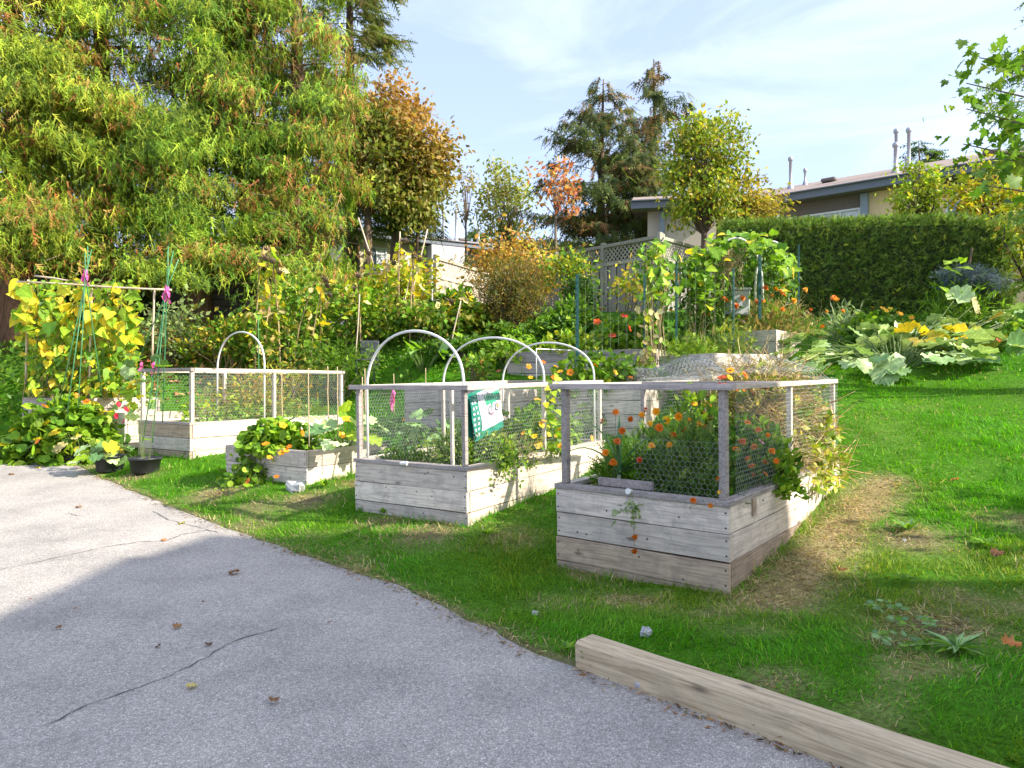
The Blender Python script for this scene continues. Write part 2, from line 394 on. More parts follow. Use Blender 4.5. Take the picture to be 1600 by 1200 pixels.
M['stem_dry'] = plain('dry_stalk', (0.42, 0.30, 0.16), 0.8, var=0.3)
M['stone'] = plain('pale_stone', (0.42, 0.42, 0.42), 0.85, nscale=40, var=0.25, bump=0.5)
# ================================================================== THE SETTING: road, lawn
BEDS = []          # footprints (x, y, angle, length, width) where no grass grows
def in_beds(x, y, m=0.0):
    r = np.zeros(x.shape, bool)
    for bx, by, an, bl, bw in BEDS:
        c, s = math.cos(an), math.sin(an)
        u = (x - bx) * c + (y - by) * s; v = -(x - bx) * s + (y - by) * c
        r |= (u > -m) & (u < bl + m) & (v > -m) & (v < bw + m)
    return r
_SPOTS = [(2.35, 3.9, .30, .8), (2.0, 3.7, .14, .6), (3.0, 5.35, .30, .75), (2.7, 4.3, .2, .5), (-.75, 6.1, .33, .7), (-1.2, 6.5, .25, .6), (-2.15, 7.35, .3, .75), (-2.6, 7.2, .25, .6),
          (-3.3, 7.9, .35, .75), (-2.5, 6.75, .25, .6), (-4.9, 9.2, .25, .7), (-5.9, 10.3, .3, .8), (-6.4, 10.9, .3, .8), (1.25, 4.25, .16, .5), (-1.7, 8.0, .25, .8), (1.2, 3.2, .15, .5), (3.6, 4.6, .22, .5), (.3, 4.6, .2, .35)]
def dryness(x, y):
    d = 0.55 * np.clip((fbm(x * 1.5, y * 1.5, 3, 4) - 0.48) * 4.5, 0, 1) * np.clip((6.9 - y) / 1.5, .15, 1)
    a = np.array([1.55, 4.45]); b = np.array([3.35, 6.55]); ab = b - a
    t = np.clip(((x - a[0]) * ab[0] + (y - a[1]) * ab[1]) / (ab @ ab), 0, 1)
    dx = x - a[0] - t * ab[0]; dy = y - a[1] - t * ab[1]
    d = np.maximum(d, 0.98 * np.exp(-((dx - .05) ** 2 + (dy + .04) ** 2) / 0.065))
    for sx, sy, r, w in _SPOTS:
        d = np.maximum(d, w * np.exp(-((x - sx) ** 2 + (y - sy) ** 2) / (r * r)))
    d = np.maximum(d, 0.75 * np.exp(-np.maximum(x - edge_x(y), 0) / 0.09))
    return np.clip(d * (0.7 + 0.6 * vnoise(x * 9, y * 9, 8)), 0, 1)
def bare(x, y):
    b = np.zeros(np.shape(x))
    for sx, sy, r, w in _SPOTS:
        b = np.maximum(b, (w - .35) * 1.7 * np.exp(-((x - sx) ** 2 + (y - sy) ** 2) / (r * r * .45)))
    b = np.maximum(b, np.exp(-np.maximum(x - edge_x(y), 0) / 0.04))
    return np.clip(b * (0.5 + vnoise(x * 13, y * 13, 12)), 0, 1)

ys = np.r_[np.arange(-12, 1.6, 1.0), np.arange(1.6, 9, 0.07), np.arange(9, 16, 0.16), np.arange(16, 30, 0.8), np.geomspace(30, 400, 22)]
ss = np.r_[np.arange(0, 0.6, 0.045), np.arange(0.6, 8, 0.09), np.arange(8, 18, 0.3), np.geomspace(18, 900, 26)]
YY, SS = np.meshgrid(ys, ss, indexing='ij')
XX = edge_x(YY) + SS - .03 * (SS <= 0)
ZZ = ground(XX, YY) - .045 * (SS <= 0)
bump = (fbm(XX * 2.2, YY * 2.2, 21, 3) - 0.5) * 0.05 + (vnoise(XX * 11, YY * 11, 23) - 0.5) * 0.016
ZZ = ZZ + bump * np.clip(SS / 0.5, 0, 1) * np.clip((30 - YY) / 10, 0, 1)
D = dryness(XX, YY); Bq = bare(XX, YY)
cg = np.stack([0.06 + 0 * D, 0.17 + 0 * D, 0.008 + 0 * D], -1)
cs = np.array([0.36, 0.28, 0.14]); cb = np.array([0.13, 0.095, 0.065])
lc = cg * (1 - D[..., None]) + cs * D[..., None]
lc = lc * (1 - Bq[..., None]) + cb * Bq[..., None]
lc *= (0.8 + 0.4 * vnoise(XX * 17, YY * 17, 31))[..., None]
nr, ncn = XX.shape
idx = np.arange(nr * ncn).reshape(nr, ncn)
FQ = np.stack([idx[:-1, :-1], idx[:-1, 1:], idx[1:, 1:], idx[1:, :-1]], -1).reshape(-1, 4)
m, t, b_, out = newmat('lawn_ground'); a_ = N(t, 'ShaderNodeAttribute', attribute_name='Col')
tcx = N(t, 'ShaderNodeTexCoord'); no = N(t, 'ShaderNodeTexNoise', i_Scale=38.0, i_Detail=8.0, i_Roughness=0.7)
t.links.new(tcx.outputs['Object'], no.inputs['Vector'])
mr = N(t, 'ShaderNodeMapRange'); mr.inputs['From Min'].default_value = .3; mr.inputs['From Max'].default_value = .7; mr.inputs['To Min'].default_value = .45; mr.inputs['To Max'].default_value = 1.5
t.links.new(no.outputs['Fac'], mr.inputs['Value'])
mu = N(t, 'ShaderNodeMix', data_type='RGBA', blend_type='MULTIPLY'); mu.inputs['Factor'].default_value = 1
t.links.new(a_.outputs['Color'], mu.inputs['A']); t.links.new(mr.outputs[0], mu.inputs['B']); t.links.new(mu.outputs['Result'], b_.inputs['Base Color'])
b_.inputs['Roughness'].default_value = 0.95; b_.inputs['Specular IOR Level'].default_value = 0.1
bp = N(t, 'ShaderNodeBump'); bp.inputs['Strength'].default_value = 0.8; bp.inputs['Distance'].default_value = 0.02
t.links.new(no.outputs['Fac'], bp.inputs['Height']); t.links.new(bp.outputs[0], b_.inputs['Normal'])
link('lawn', np_mesh('lawn', np.stack([XX, YY, ZZ], -1).reshape(-1, 3), FQ, m, lc.reshape(-1, 3), smooth=True), kind='structure')

# road
ys2 = np.r_[np.arange(-12, 1.6, 1.0), np.arange(1.6, 14, 0.1), np.arange(14, 40, 2.0), np.geomspace(40, 400, 10)]
ss2 = np.r_[-0.12, np.arange(0, 8, 0.25), np.geomspace(8, 700, 24)]
YY, SS = np.meshgrid(ys2, ss2, indexing='ij'); XX = edge_x(YY) - SS
ZZ = road_z(YY) + (fbm(XX * .8, YY * .8, 41) - .5) * 0.012
ZZ = np.where(SS < 0, ZZ - 0.012, ZZ)
nr, ncn = XX.shape; idx = np.arange(nr * ncn).reshape(nr, ncn)
FQ = np.stack([idx[:-1, :-1], idx[1:, :-1], idx[1:, 1:], idx[:-1, 1:]], -1).reshape(-1, 4)
m, t, b_, out = newmat('old_asphalt'); ln = t.links.new
tcx = N(t, 'ShaderNodeTexCoord')
v1 = N(t, 'ShaderNodeTexVoronoi', i_Scale=210.0); ln(tcx.outputs['Object'], v1.inputs['Vector'])
sx = N(t, 'ShaderNodeSeparateColor'); ln(v1.outputs['Color'], sx.inputs[0])
r1 = ramp(t, [(0.0, (.28, .252, .225)), (0.5, (.405, .37, .335)), (0.85, (.49, .45, .41)), (0.96, (.72, .67, .61))]); ln(sx.outputs[0], r1.inputs['Fac'])
n1 = N(t, 'ShaderNodeTexNoise', i_Scale=1.3, i_Detail=6.0, i_Roughness=0.6); ln(tcx.outputs['Object'], n1.inputs['Vector'])
r2 = ramp(t, [(0.28, (.72, .72, .73)), (0.5, (.98, .98, .98)), (0.72, (1.16, 1.15, 1.13))]); ln(n1.outputs['Fac'], r2.inputs['Fac'])
n3 = N(t, 'ShaderNodeTexNoise', i_Scale=45.0, i_Detail=5.0, i_Roughness=0.7); ln(tcx.outputs['Object'], n3.inputs['Vector'])
r3 = ramp(t, [(0.3, (.72, .72, .73)), (0.66, (1.16, 1.16, 1.15))]); ln(n3.outputs['Fac'], r3.inputs['Fac'])
mu = N(t, 'ShaderNodeMix', data_type='RGBA', blend_type='MULTIPLY'); mu.inputs['Factor'].default_value = 1
ln(r1.outputs['Color'], mu.inputs['A']); ln(r2.outputs['Color'], mu.inputs['B'])
mu2 = N(t, 'ShaderNodeMix', data_type='RGBA', blend_type='MULTIPLY'); mu2.inputs['Factor'].default_value = 1
ln(mu.outputs['Result'], mu2.inputs['A']); ln(r3.outputs['Color'], mu2.inputs['B'])
ln(mu2.outputs['Result'], b_.inputs['Base Color']); b_.inputs['Roughness'].default_value = 0.85; b_.inputs['Specular IOR Level'].default_value = 0.3
bp = N(t, 'ShaderNodeBump'); bp.inputs['Strength'].default_value = 0.6; bp.inputs['Distance'].default_value = 0.006
ln(v1.outputs['Distance'], bp.inputs['Height']); ln(bp.outputs[0], b_.inputs['Normal'])
M['asphalt'] = m
road = link('road', np_mesh('road', np.stack([XX, YY, ZZ], -1).reshape(-1, 3), FQ, m, smooth=True), kind='structure')
M['crack'] = plain('crack_dirt', (.10, .095, .09), 0.95, spec=0.1, var=.4)
def on_road(px, py):
    d = 4.0
    for _ in range(30): d = (CH - float(road_z(d))) * FPX / (py - 600)
    p = at(px, py, d); p[2] = float(road_z(d)); return p
def road_strip(pts, w):
    b = MB(); V = []; F = []
    P_ = []
    for i in range(len(pts) - 1):
        a, c = on_road(*pts[i]), on_road(*pts[i + 1]); k = max(2, int(np.linalg.norm(c - a) / .05))
        for j in range(k): P_.append(a + (c - a) * j / k)
    P_ = np.array(P_); P_[:, :2] += rng.normal(0, .008, (len(P_), 2))
    P_[:, 2] = road_z(P_[:, 1]) + (fbm(P_[:, 0] * .8, P_[:, 1] * .8, 41) - .5) * 0.012 + .004
    for i in range(len(P_)):
        tt = P_[min(i + 1, len(P_) - 1)] - P_[max(i - 1, 0)]; nn = nrm(np.array([-tt[1], tt[0], 0])) * w * rng.uniform(.35, 1.2) / 2
        V += [P_[i] - nn, P_[i] + nn]
        if i: F.append((2 * i - 2, 2 * i - 1, 2 * i + 1, 2 * i))
    b.add(V, F); return b
for pts, w in (([(75, 1133), (140, 1098), (200, 1080), (265, 1056), (300, 1040), (325, 1026), (345, 1012), (375, 998), (410, 988), (455, 978)], .009),
               ([(0, 890), (60, 878), (110, 868), (160, 856), (215, 848), (258, 846)], .010),
               ([(262, 845), (285, 836), (330, 828)], .011), ([(240, 800), (262, 812), (300, 822), (345, 834)], .010), ([(245, 798), (275, 796)], .009), ([(105, 803), (120, 807), (142, 806)], .008)):
    road_strip(pts, w).build('crack', M['crack'], road)

# ---------------------------------------------------------------- grass
def blade(n_seg):
    if n_seg == 1:
        return np.array([(-.5, 0, 0), (.5, 0, 0), (0, 1, .25)], float), np.array([(0, 1, 2)])
    return np.array([(-.5, 0, 0), (.5, 0, 0), (-.4, .55, .08), (.4, .55, .08), (0, 1, .34)], float), np.array([(0, 1, 3), (0, 3, 2), (2, 3, 4)])
def grow_grass():
    parts = []
    for (y0, y1, dens, seg, wd_, hh) in ((2.3, 4.4, 5200, 2, .0042, 1.0), (4.4, 6.5, 3600, 2, .0052, 1.0), (6.5, 9.5, 1700, 1, .009, 1.05), (9.5, 14.5, 620, 1, .016, 1.2)):
        area = 0.5 * (1.56 * y0 + 1.56 * y1) * (y1 - y0); n = int(area * dens)
        n = int(n * 1.25); y = rng.uniform(y0, y1, n); x = rng.uniform(-1, 1, n) * (.76 * y1 + 1.1)
        ok = ((np.abs(x) < .76 * y + .2) | ((np.abs(x) < .76 * y + 1.1) & (rng.uniform(0, 1, n) < .4))) & (x > edge_x(y) + rng.normal(.0, .025, n))
        ok &= ~((y < 3.62) & (x < edge_x(y) + .215)) & ~in_beds(x, y, .0)
        Bq = bare(x, y); ok &= rng.uniform(0, 1, n) > Bq * .85
        x, y = x[ok], y[ok]; n = len(x)
        Dq = dryness(x, y)
        e = x - edge_x(y)
        z = ground(x, y) - .004 + ((fbm(x * 2.2, y * 2.2, 21, 3) - 0.5) * 0.05 + (vnoise(x * 11, y * 11, 23) - .5) * .016) * np.clip(e / .5, 0, 1)
        tuft = fbm(x * 3.1, y * 3.1, 51, 3)
        h = (.022 + .05 * np.clip(tuft * 1.7 - .45, 0, 1)) * rng.uniform(.6, 1.35, n) * hh
        nearbed = in_beds(x, y, .10)
        h = np.where(nearbed, h * 1.55, h) * (1 - .35 * Dq)
        h = np.where(rng.uniform(0, 1, n) < .012, h * 2.1, h)
        az = rng.uniform(0, 2 * np.pi, n); comb = fbm(x * 1.3, y * 1.3, 61) * 9
        lean = rng.uniform(.1, .9, n) + Dq * .9
        dirx = np.cos(az) * lean + .45 * np.cos(comb); diry = np.sin(az) * lean + .45 * np.sin(comb)
        yd = np.stack([dirx, diry, np.ones(n)], -1); zd = np.stack([dirx, diry, -.6 + 0 * az], -1) + rng.normal(0, .3, (n, 3))
        tone = vnoise(x * 2.3, y * 2.3, 71); fine = rng.uniform(0, 1, n)
        g1 = np.array([.055, .23, .006]); g2 = np.array([.14, .43, .010]); g3 = np.array([.28, .46, .03])
        c = g1 + (g2 - g1) * np.clip(.15 + .9 * tone * fine * 1.4, 0, 1)[:, None]
        c = np.where((fine > .93)[:, None], g3, c)
        ol = np.clip((fbm(x * .9 + 7, y * .9, 77, 3) - .42) * 4, 0, 1)[:, None] * np.clip((7.5 - y) / 2, .25, 1)[:, None]; c = c * (1 - ol * .75) + np.array([.25, .31, .03]) * ol * .75
        dry = rng.uniform(0, 1, n) < Dq * .9
        st = np.array([.60, .46, .25]) * rng.uniform(.6, 1.15, (n, 1)) ; c = np.where(dry[:, None], st, c)
        c = c * rng.uniform(.8, 1.2, (n, 1))
        w = wd_ * rng.uniform(.7, 1.4, n)
        parts.append(scatter(blade(seg), np.stack([x, y, z], -1), yd, zd, np.stack([w, h * 1.15, h], -1), c))
    cloud('grass', parts, M['grass'], kind='stuff')

def thatch():
    """dead straw and soil crumbs lying on the worn ground"""
    n = 110000; y = rng.uniform(2.8, 11, n); x = rng.uniform(-.78, .78, n) * y
    ok = (x > edge_x(y) + .02) & (rng.uniform(0, 1, n) < np.clip(dryness(x, y) * 1.5 - .45, 0, 1)) & ~in_beds(x, y); x, y = x[ok], y[ok]; n = len(x)
    z = ground(x, y) + (fbm(x * 2.2, y * 2.2, 21, 3) - .5) * .05 + rng.uniform(.002, .02, n)
    return cloud('dry_thatch', [scatter(T_NARROW, np.stack([x, y, z], -1), rng.normal(0, 1, (n, 3)) * np.array([1, 1, .22]), rng.normal(0, .4, (n, 3)) + np.array([0, 0, 1]), np.stack([.024 * rng.uniform(.5, 1.5, n), .055 * rng.uniform(.4, 1.6, n), .04 + 0 * x], -1), pick([(4, (.42, .35, .19)), (3, (.34, .27, .14)), (1, (.48, .42, .27)), (2, (.17, .125, .08))], n))], M['dry'], kind='stuff')
# kerb timber
TA = np.array([.325, 3.585]); TD = nrm(np.array([.703, -.711])); TN = np.array([.711, .703])
def kerb():
    b = MB(); k = 15; Lg = 3.1
    prof = [(0, -.05), (0, .128), (.012, .141), (.128, .143), (.14, .130), (.14, -.05)]
    V = []; F = []
    for i in range(k + 1):
        s = Lg * i / k
        for (u, z) in prof:
            j = rng.normal(0, .003) + .006 * math.sin(s * 2.3 + u * 9); p = TA + TD * s + TN * (u + j)
            V.append((p[0], p[1], z + rng.normal(0, .0015) + .004 * s))
        if i:
            for q in range(6):
                F.append(((i - 1) * 6 + q, (i - 1) * 6 + (q + 1) % 6, i * 6 + (q + 1) % 6, i * 6 + q))
    F += [tuple(reversed(range(6))), tuple(range(k * 6, k * 6 + 6))]
    loc = Vector((TA[0], TA[1], 0)); ang = math.atan2(TD[1], TD[0]); q = Matrix.Rotation(-ang, 3, 'Z')
    b.add([q @ (Vector(p) - loc) for p in V], F)
    o = b.build('kerb_timber', M['timber']); o.location = loc; o.rotation_euler = (0, 0, ang)
    tag(o, 'long squared timber laid as a kerb between the asphalt and the grass', 'kerb timber')
kerb()
# ================================================================== RAISED BEDS
def plank_mesh(name, length, h, th, mats, axis='X', nails=(), face=-1):
    """a board from the origin along +X, thickness along Y, height along Z, edges eased and a little uneven; nail heads on one face"""
    k = max(3, int(length / .35)); c = .0035; prof = [(c, 0), (th - c, 0), (th, c), (th, h - c), (th - c, h), (c, h), (0, h - c), (0, c)]
    b = MB(); V = []; F = []
    for i in range(k + 1):
        wob = rng.normal(0, .0012, 2)
        for (y, z) in prof: V.append((length * i / k, y + wob[0], z + (wob[1] if 0 < i < k else 0) + rng.normal(0, .0008)))
        if i:
            for q in range(8): F.append(((i - 1) * 8 + q, (i - 1) * 8 + (q + 1) % 8, i * 8 + (q + 1) % 8, i * 8 + q))
    F += [tuple(reversed(range(8))), tuple(range(k * 8, k * 8 + 8))]
    F = [tuple(reversed(f)) for f in F]
    b.add(V, F)
    for (nx, nz) in nails:
        yy = -.0025 if face < 0 else th + .0025
        V = [(nx +   .0075 * math.cos(a), yy, nz + .0075 * math.sin(a)) for a in [j * math.pi / 3 for j in range(6)]]
        b.add(V, [tuple(range(6)) if face < 0 else tuple(reversed(range(6)))], 1)
    return b.mesh(name, mats)
def hexmesh(name, f, w, h, cell, r, parent, hole=None):
    """hexagonal wire netting over u in 0..w, v in 0..h, mapped to space by f(u, v) (arrays)"""
    a = cell / math.sqrt(3); dx = cell; dy = 1.5 * a
    A, B = [], []
    nj, ni = int(h / dy) + 2, int(w / dx) + 2
    for j in range(nj):
        for i in range(ni):
            cx = i * dx + (j % 2) * dx / 2; cy = j * dy
            P_ = [(cx, cy + a), (cx + dx / 2, cy + a / 2), (cx + dx / 2, cy - a / 2), (cx, cy - a)]
            for q in range(3): A.append(P_[q]); B.append(P_[q + 1])
    A = np.array(A); B = np.array(B)
    ok = (A.min(1) >= 0) & (B.min(1) >= 0) & (A[:, 0] <= w) & (B[:, 0] <= w) & (A[:, 1] <= h) & (B[:, 1] <= h)
    if hole is not None:
        mid = (A + B) / 2; ok &= ~hole(mid[:, 0], mid[:, 1])
    A, B = A[ok], B[ok]
    PA = f(A[:, 0], A[:, 1]); PB = f(B[:, 0], B[:, 1])
    d = nrm(PB - PA); u = nrm(np.cross(d, np.array([.3, .5, .81]))); v = np.cross(d, u)
    V = []
    for P_ in (PA, PB):
        for k in range(3):
            an = 2 * math.pi * k / 3; V.append(P_ + r * (math.cos(an) * u + math.sin(an) * v))
    V = np.stack(V, 1).reshape(-1, 3); n = len(PA); base = (np.arange(n) * 6)[:, None, None]
    F = np.array([(0, 1, 4), (0, 4, 3), (1, 2, 5), (1, 5, 4), (2, 0, 3), (2, 3, 5)])[None] + base
    return link(name, np_mesh(name, V, F.reshape(-1, 3), M['wire']), parent, 'stuff')

def raised_bed(label, x, y, ang, L_, W_, top, rows, ph, mats, tilt=0.0, cap=None, T=.04, soil=.09, sidem=None, group='wooden raised garden beds', joint=None, name='raised_bed', face_nails=True):
    """x,y: the front corner towards the road's right; local +X runs along the long side, +Y across the front to the left, +Z up. top: list of row mats from the top down"""
    z0 = top - rows * ph
    root = thing(name, label, 'raised bed', (x, y, z0), (0, -tilt, ang), group)
    BEDS.append((x, y, ang, L_, W_))
    sidem = sidem or mats  # sunny long sides get paler boards than shaded fronts, light held in colour
    g = .007
    for r in range(rows):
        zz = (rows - 1 - r) * ph + g; hh = ph - g
        mt = mats[min(r, len(mats) - 1)]; ms = sidem[min(r, len(sidem) - 1)]
        nl = [(q, zq) for q in (.02, W_ - .02) for zq in (.04, hh - .04)] + [(W_ * rng.uniform(.1, .9), hh * rng.uniform(.15, .85)) for _ in range(3)]
        # front: along +Y -> rotate the board so that its X runs to -Y ... placed from the left end
        o = link('plank', plank_mesh('plank', W_, hh, T, [M[mt], M['nail']], nails=nl, face=-1), root)
        o.rotation_euler = (rng.normal(0, .006), rng.normal(0, .0012), -math.pi / 2 + rng.normal(0, .0012)); o.location = (rng.normal(0, .0025), W_ + rng.normal(0, .003), zz)       # local X -> -Y, local Y -> +X
        o = link('plank', plank_mesh('plank', W_, hh, T, [M[mt], M['nail']], nails=[], face=1), root)
        o.rotation_euler = (0, 0, -math.pi / 2); o.location = (L_ - T, W_, zz)
        for yy, fc in ((0, -1), (W_ - T, 1)):
            ns_ = [(q, zq) for q in (.025, L_ / 2, L_ - .1) for zq in (.045, hh - .045)]
            if joint and yy == 0:
                segs = [(T + g, joint), (joint + g, L_ - T - g)]
            else:
                segs = [(T + g, L_ - T - g)]
            for (a, b) in segs:
                o = link('plank', plank_mesh('plank', b - a, hh, T, [M[ms], M['nail']], nails=[(q - a + .01, zq) for q, zq in ns_ if a < q < b - .03], face=fc), root)
                o.location = (a, yy + rng.normal(0, .0025), zz); o.rotation_euler = (rng.normal(0, .006), rng.normal(0, .0008), 0)
    ztop = rows * ph
    s = MB(); nx, ny = 14, 8; V = []; F = []
    for i in range(nx + 1):
        for j in range(ny + 1):
            V.append((T + (L_ - 2 * T) * i / nx, T + (W_ - 2 * T) * j / ny, ztop - soil + rng.normal(0, .014)))
    for i in range(nx):
        for j in range(ny):
            q = i * (ny + 1) + j; F.append((q, q + ny + 1, q + ny + 2, q + 1))
    s.add(V, F); s.build('soil', M['soil'], root, smooth=True)
    if cap:
        cw, ct = .088, .036; e = .012
        for (a, b, mm_) in (((-e, -e - .0, 0), (-e, W_ + e, 0), 'F'), ((L_ + e - cw, -e, 0), (L_ + e - cw, W_ + e, 0), 'B')):
            bb = MB(); bb.box((cw / 2, (W_ + 2 * e) / 2, ct / 2), (cw, W_ + 2 * e, ct), ch=.003)
            o = bb.build('cap_board', M[cap[0]], root); o.location = (a[0], -e, ztop + .002)
        for yy, k in ((-e, 1), (W_ + e - cw, 2)):
            bb = MB(); bb.box(((L_ + 2 * e - 2 * cw - .006) / 2, cw / 2, ct / 2), (L_ + 2 * e - 2 * cw - .006, cw, ct), ch=.003)
            o = bb.build('cap_board', M[cap[k % len(cap)]], root); o.location = (-e + cw + .003, yy, ztop + .002)
        root['_top'] = ztop + .038
    else:
        root['_top'] = ztop
    return root
def post(root, x, y, z0, z1, w=.042, mat='cap', name='cage_post', d=None):
    b = MB(); b.box((0, 0, (z1 - z0) / 2), (w, d or w, z1 - z0), ch=.003); o = b.build(name, M[mat], root); o.location = (x, y, z0); return o
def rail(root, a, b, w, h, mat='cap', name='cage_rail'):
    a = Vector(a); b = Vector(b); d = b - a
    bb = MB(); bb.box((d.length / 2, 0, 0), (d.length, w, h), ch=.003); o = bb.build(name, M[mat], root)
    o.location = a; o.rotation_euler = d.to_track_quat('X', 'Z').to_euler(); return o

# ---- bed 1: the near one on the right, with marigolds
A1 = math.atan2(.781, .625)
bed1 = raised_bed('nearest raised bed, four grey boards high, full of orange marigolds and leeks', 1.42, 4.6, A1, 2.76, 1.37, .645, 4, .186,
                  ['bed_grey', 'bed_light', 'bed_brown', 'bed_brown'], tilt=rad(1.0), cap=['cap', 'cap', 'rail_pale'], sidem=['bed_light', 'bed_light', 'bed_brown', 'bed_brown'])
zt = bed1['_top']; H1 = .725
for (px_, py_) in ((.05, .05), (.05, 1.31), (1.36, .03), (1.36, 1.34), (2.68, .04), (2.68, 1.33)):
    post(bed1, px_, py_, zt, zt + H1, .052 if px_ < 1 else .04, 'cap' if px_ < 1 or py_ > 1 else 'rail_pale')
rail(bed1, (.035, -.03, zt + H1 + .022), (.035, 1.42, zt + H1 + .022), .085, .042, 'cap')
rail(bed1, (1.36, .05, zt + H1 + .022), (1.36, 1.36, zt + H1 + .022), .085, .040, 'cap')
rail(bed1, (2.70, -.0, zt + H1 + .022), (2.70, 1.37, zt + H1 + .022), .07, .040, 'cap')
rail(bed1, (.082, .02, zt + H1 + .022), (2.66, .02, zt + H1 + .022), .06, .038, 'rail_pale')
rail(bed1, (.082, 1.36, zt + H1 + .022), (2.66, 1.36, zt + H1 + .022), .06, .038, 'rail_pale')
bb = MB(); bb.box((.02, .225, .03), (.038, .45, .06), ch=.003); o = bb.build('spare_board', M['cap'], bed1); o.location = (.09, .60, zt + .001)
for q in (.45, 2.05):
    bb = MB(); bb.box((0, 0, .06), (.06, .012, .12), ch=.002); o = bb.build('joint_block', M['bed_brown'], bed1); o.location = (q, -.0075, 4 * .186 - .125)
hexmesh('wire_mesh', lambda u, v: np.stack([.1 + u, -.008 + .05 * np.sin(u * 2.4) ** 2 * np.sin(v / H1 * 3.1) * (u > 1.3) * -1.2 + 0 * v, zt + v], -1), 2.58, H1 + .03, .036, .0008, bed1)
hexmesh('wire_mesh', lambda u, v: np.stack([.1 + u, 1.385 + 0 * u, zt + v], -1), 2.58, H1 + .03, .036, .0008, bed1)
hexmesh('wire_mesh', lambda u, v: np.stack([-.012 + 0 * u + .01 * np.sin(u * 5), .06 + u, zt - .02 + v], -1), .62, .42, .04, .0007, bed1)
hexmesh('wire_mesh', lambda u, v: np.stack([2.74 + 0 * u, u, zt + v], -1), 1.37, H1 + .03, .04, .0008, bed1)
hexmesh('wire_mesh', lambda u, v: np.stack([1.30 + u, v, zt + H1 + .05 + .20 * np.exp(-((u - .55) / .45) ** 2 - ((v - .45) / .5) ** 2) + .02 * np.sin(u * 9 + v * 5)], -1), 1.42, 1.37, .036, .0008, bed1)

# ---- bed 2: middle, hoops and a fertiliser bag
A2 = math.atan2(.837, .548)
bed2 = raised_bed('middle caged raised bed with a green bag hung in its mesh and three white hoops', -.39, 6.2, A2, 2.75, 1.38, .68, 3, .187,
                  ['bed_light', 'bed_light', 'bed_grey'], tilt=rad(1.2), cap=['cap', 'rail_pale', 'rail_pale'], sidem=['bed_cream', 'bed_cream', 'bed_cream'])
zt2 = bed2['_top']; H2 = .68
for (px_, py_) in ((.03, .04), (.03, 1.34), (1.37, .02), (1.37, 1.36), (2.70, .03), (2.70, 1.35)):
    post(bed2, px_, py_, zt2, zt2 + H2, .046 if px_ < 1 else .032, 'cap' if px_ < 1 else 'rail_pale', d=.04)
post(bed2, .18, .30, zt2 - .12, zt2 + H2, .03, 'rail_pale')
rail(bed2, (.01, -.03, zt2 + H2 + .02), (.01, 1.44, zt2 + H2 + .02), .05, .044, 'cap')
rail(bed2, (2.73, 0, zt2 + H2 + .02), (2.73, 1.38, zt2 + H2 + .02), .05, .04, 'cap')
rail(bed2, (.038, 0.0, zt2 + H2 + .02), (2.70, 0.0, zt2 + H2 + .02), .045, .046, 'rail_pale')
rail(bed2, (.038, 1.375, zt2 + H2 + .02), (2.70, 1.375, zt2 + H2 + .02), .045, .042, 'rail_pale')
hexmesh('wire_mesh', lambda u, v: np.stack([.06 + u, -.026 + 0 * u, zt2 - .02 + v], -1), 2.62, H2 + .04, .038, .0009, bed2)
hexmesh('wire_mesh', lambda u, v: np.stack([.06 + u, 1.404 + 0 * u, zt2 - .02 + v], -1), 2.62, H2 + .04, .038, .0009, bed2)
hexmesh('wire_mesh', lambda u, v: np.stack([-.02 + 0 * u, .02 + u, zt2 - .02 + v], -1), 1.34, H2 + .03, .038, .0006, bed2)
hexmesh('wire_mesh', lambda u, v: np.stack([2.76 + 0 * u, u, zt2 + v], -1), 1.37, H2 + .03, .038, .0008, bed2)

# ---- bed 3: low, nasturtium spilling over its end
A3 = math.atan2(.84, .54)
bed3 = raised_bed('low two-board raised bed with nasturtiums spilling over its corner', -2.3, 7.87, A3, 1.32, 1.45, .70, 2, .195, ['bed_grey', 'bed_grey'], sidem=['bed_cream', 'bed_cream'], soil=.05)
# ---- bed 4: caged, behind on the left
bed4 = raised_bed('caged raised bed of pale boards behind the potted squash, full of leafy greens', -4.53, 9.9, A3, 2.95, 1.3, .87, 3, .19, ['bed_brown', 'bed_grey', 'bed_brown'], sidem=['bed_cream'] * 3, cap=['cap', 'rail_pale', 'rail_pale'])
zt4 = bed4['_top']; H4 = .72
for (px_, py_) in ((.05, .03), (.05, 1.27), (1.45, .02), (1.45, 1.28), (2.88, .03), (2.88, 1.27)):
    post(bed4, px_, py_, zt4, zt4 + H4, .05, 'rail_pale')
rail(bed4, (.03, -.02, zt4 + H4 + .025), (.03, 1.34, zt4 + H4 + .025), .06, .05, 'cap')
rail(bed4, (2.9, -.02, zt4 + H4 + .025), (2.9, 1.34, zt4 + H4 + .025), .06, .05, 'cap')
rail(bed4, (.07, 0.01, zt4 + H4 + .025), (2.865, 0.01, zt4 + H4 + .025), .05, .05, 'rail_pale')
rail(bed4, (.07, 1.29, zt4 + H4 + .025), (2.865, 1.29, zt4 + H4 + .025), .05, .05, 'rail_pale')
hexmesh('wire_mesh', lambda u, v: np.stack([.06 + u, -.028 + 0 * u, zt4 + v], -1), 2.84, H4 + .03, .044, .0012, bed4)
hexmesh('wire_mesh', lambda u, v: np.stack([.06 + u, 1.32 + 0 * u, zt4 + v], -1), 2.84, H4 + .03, .05, .0010, bed4)
hexmesh('wire_mesh', lambda u, v: np.stack([2.94 + 0 * u, u, zt4 + v], -1), 1.3, H4 + .03, .05, .0012, bed4)

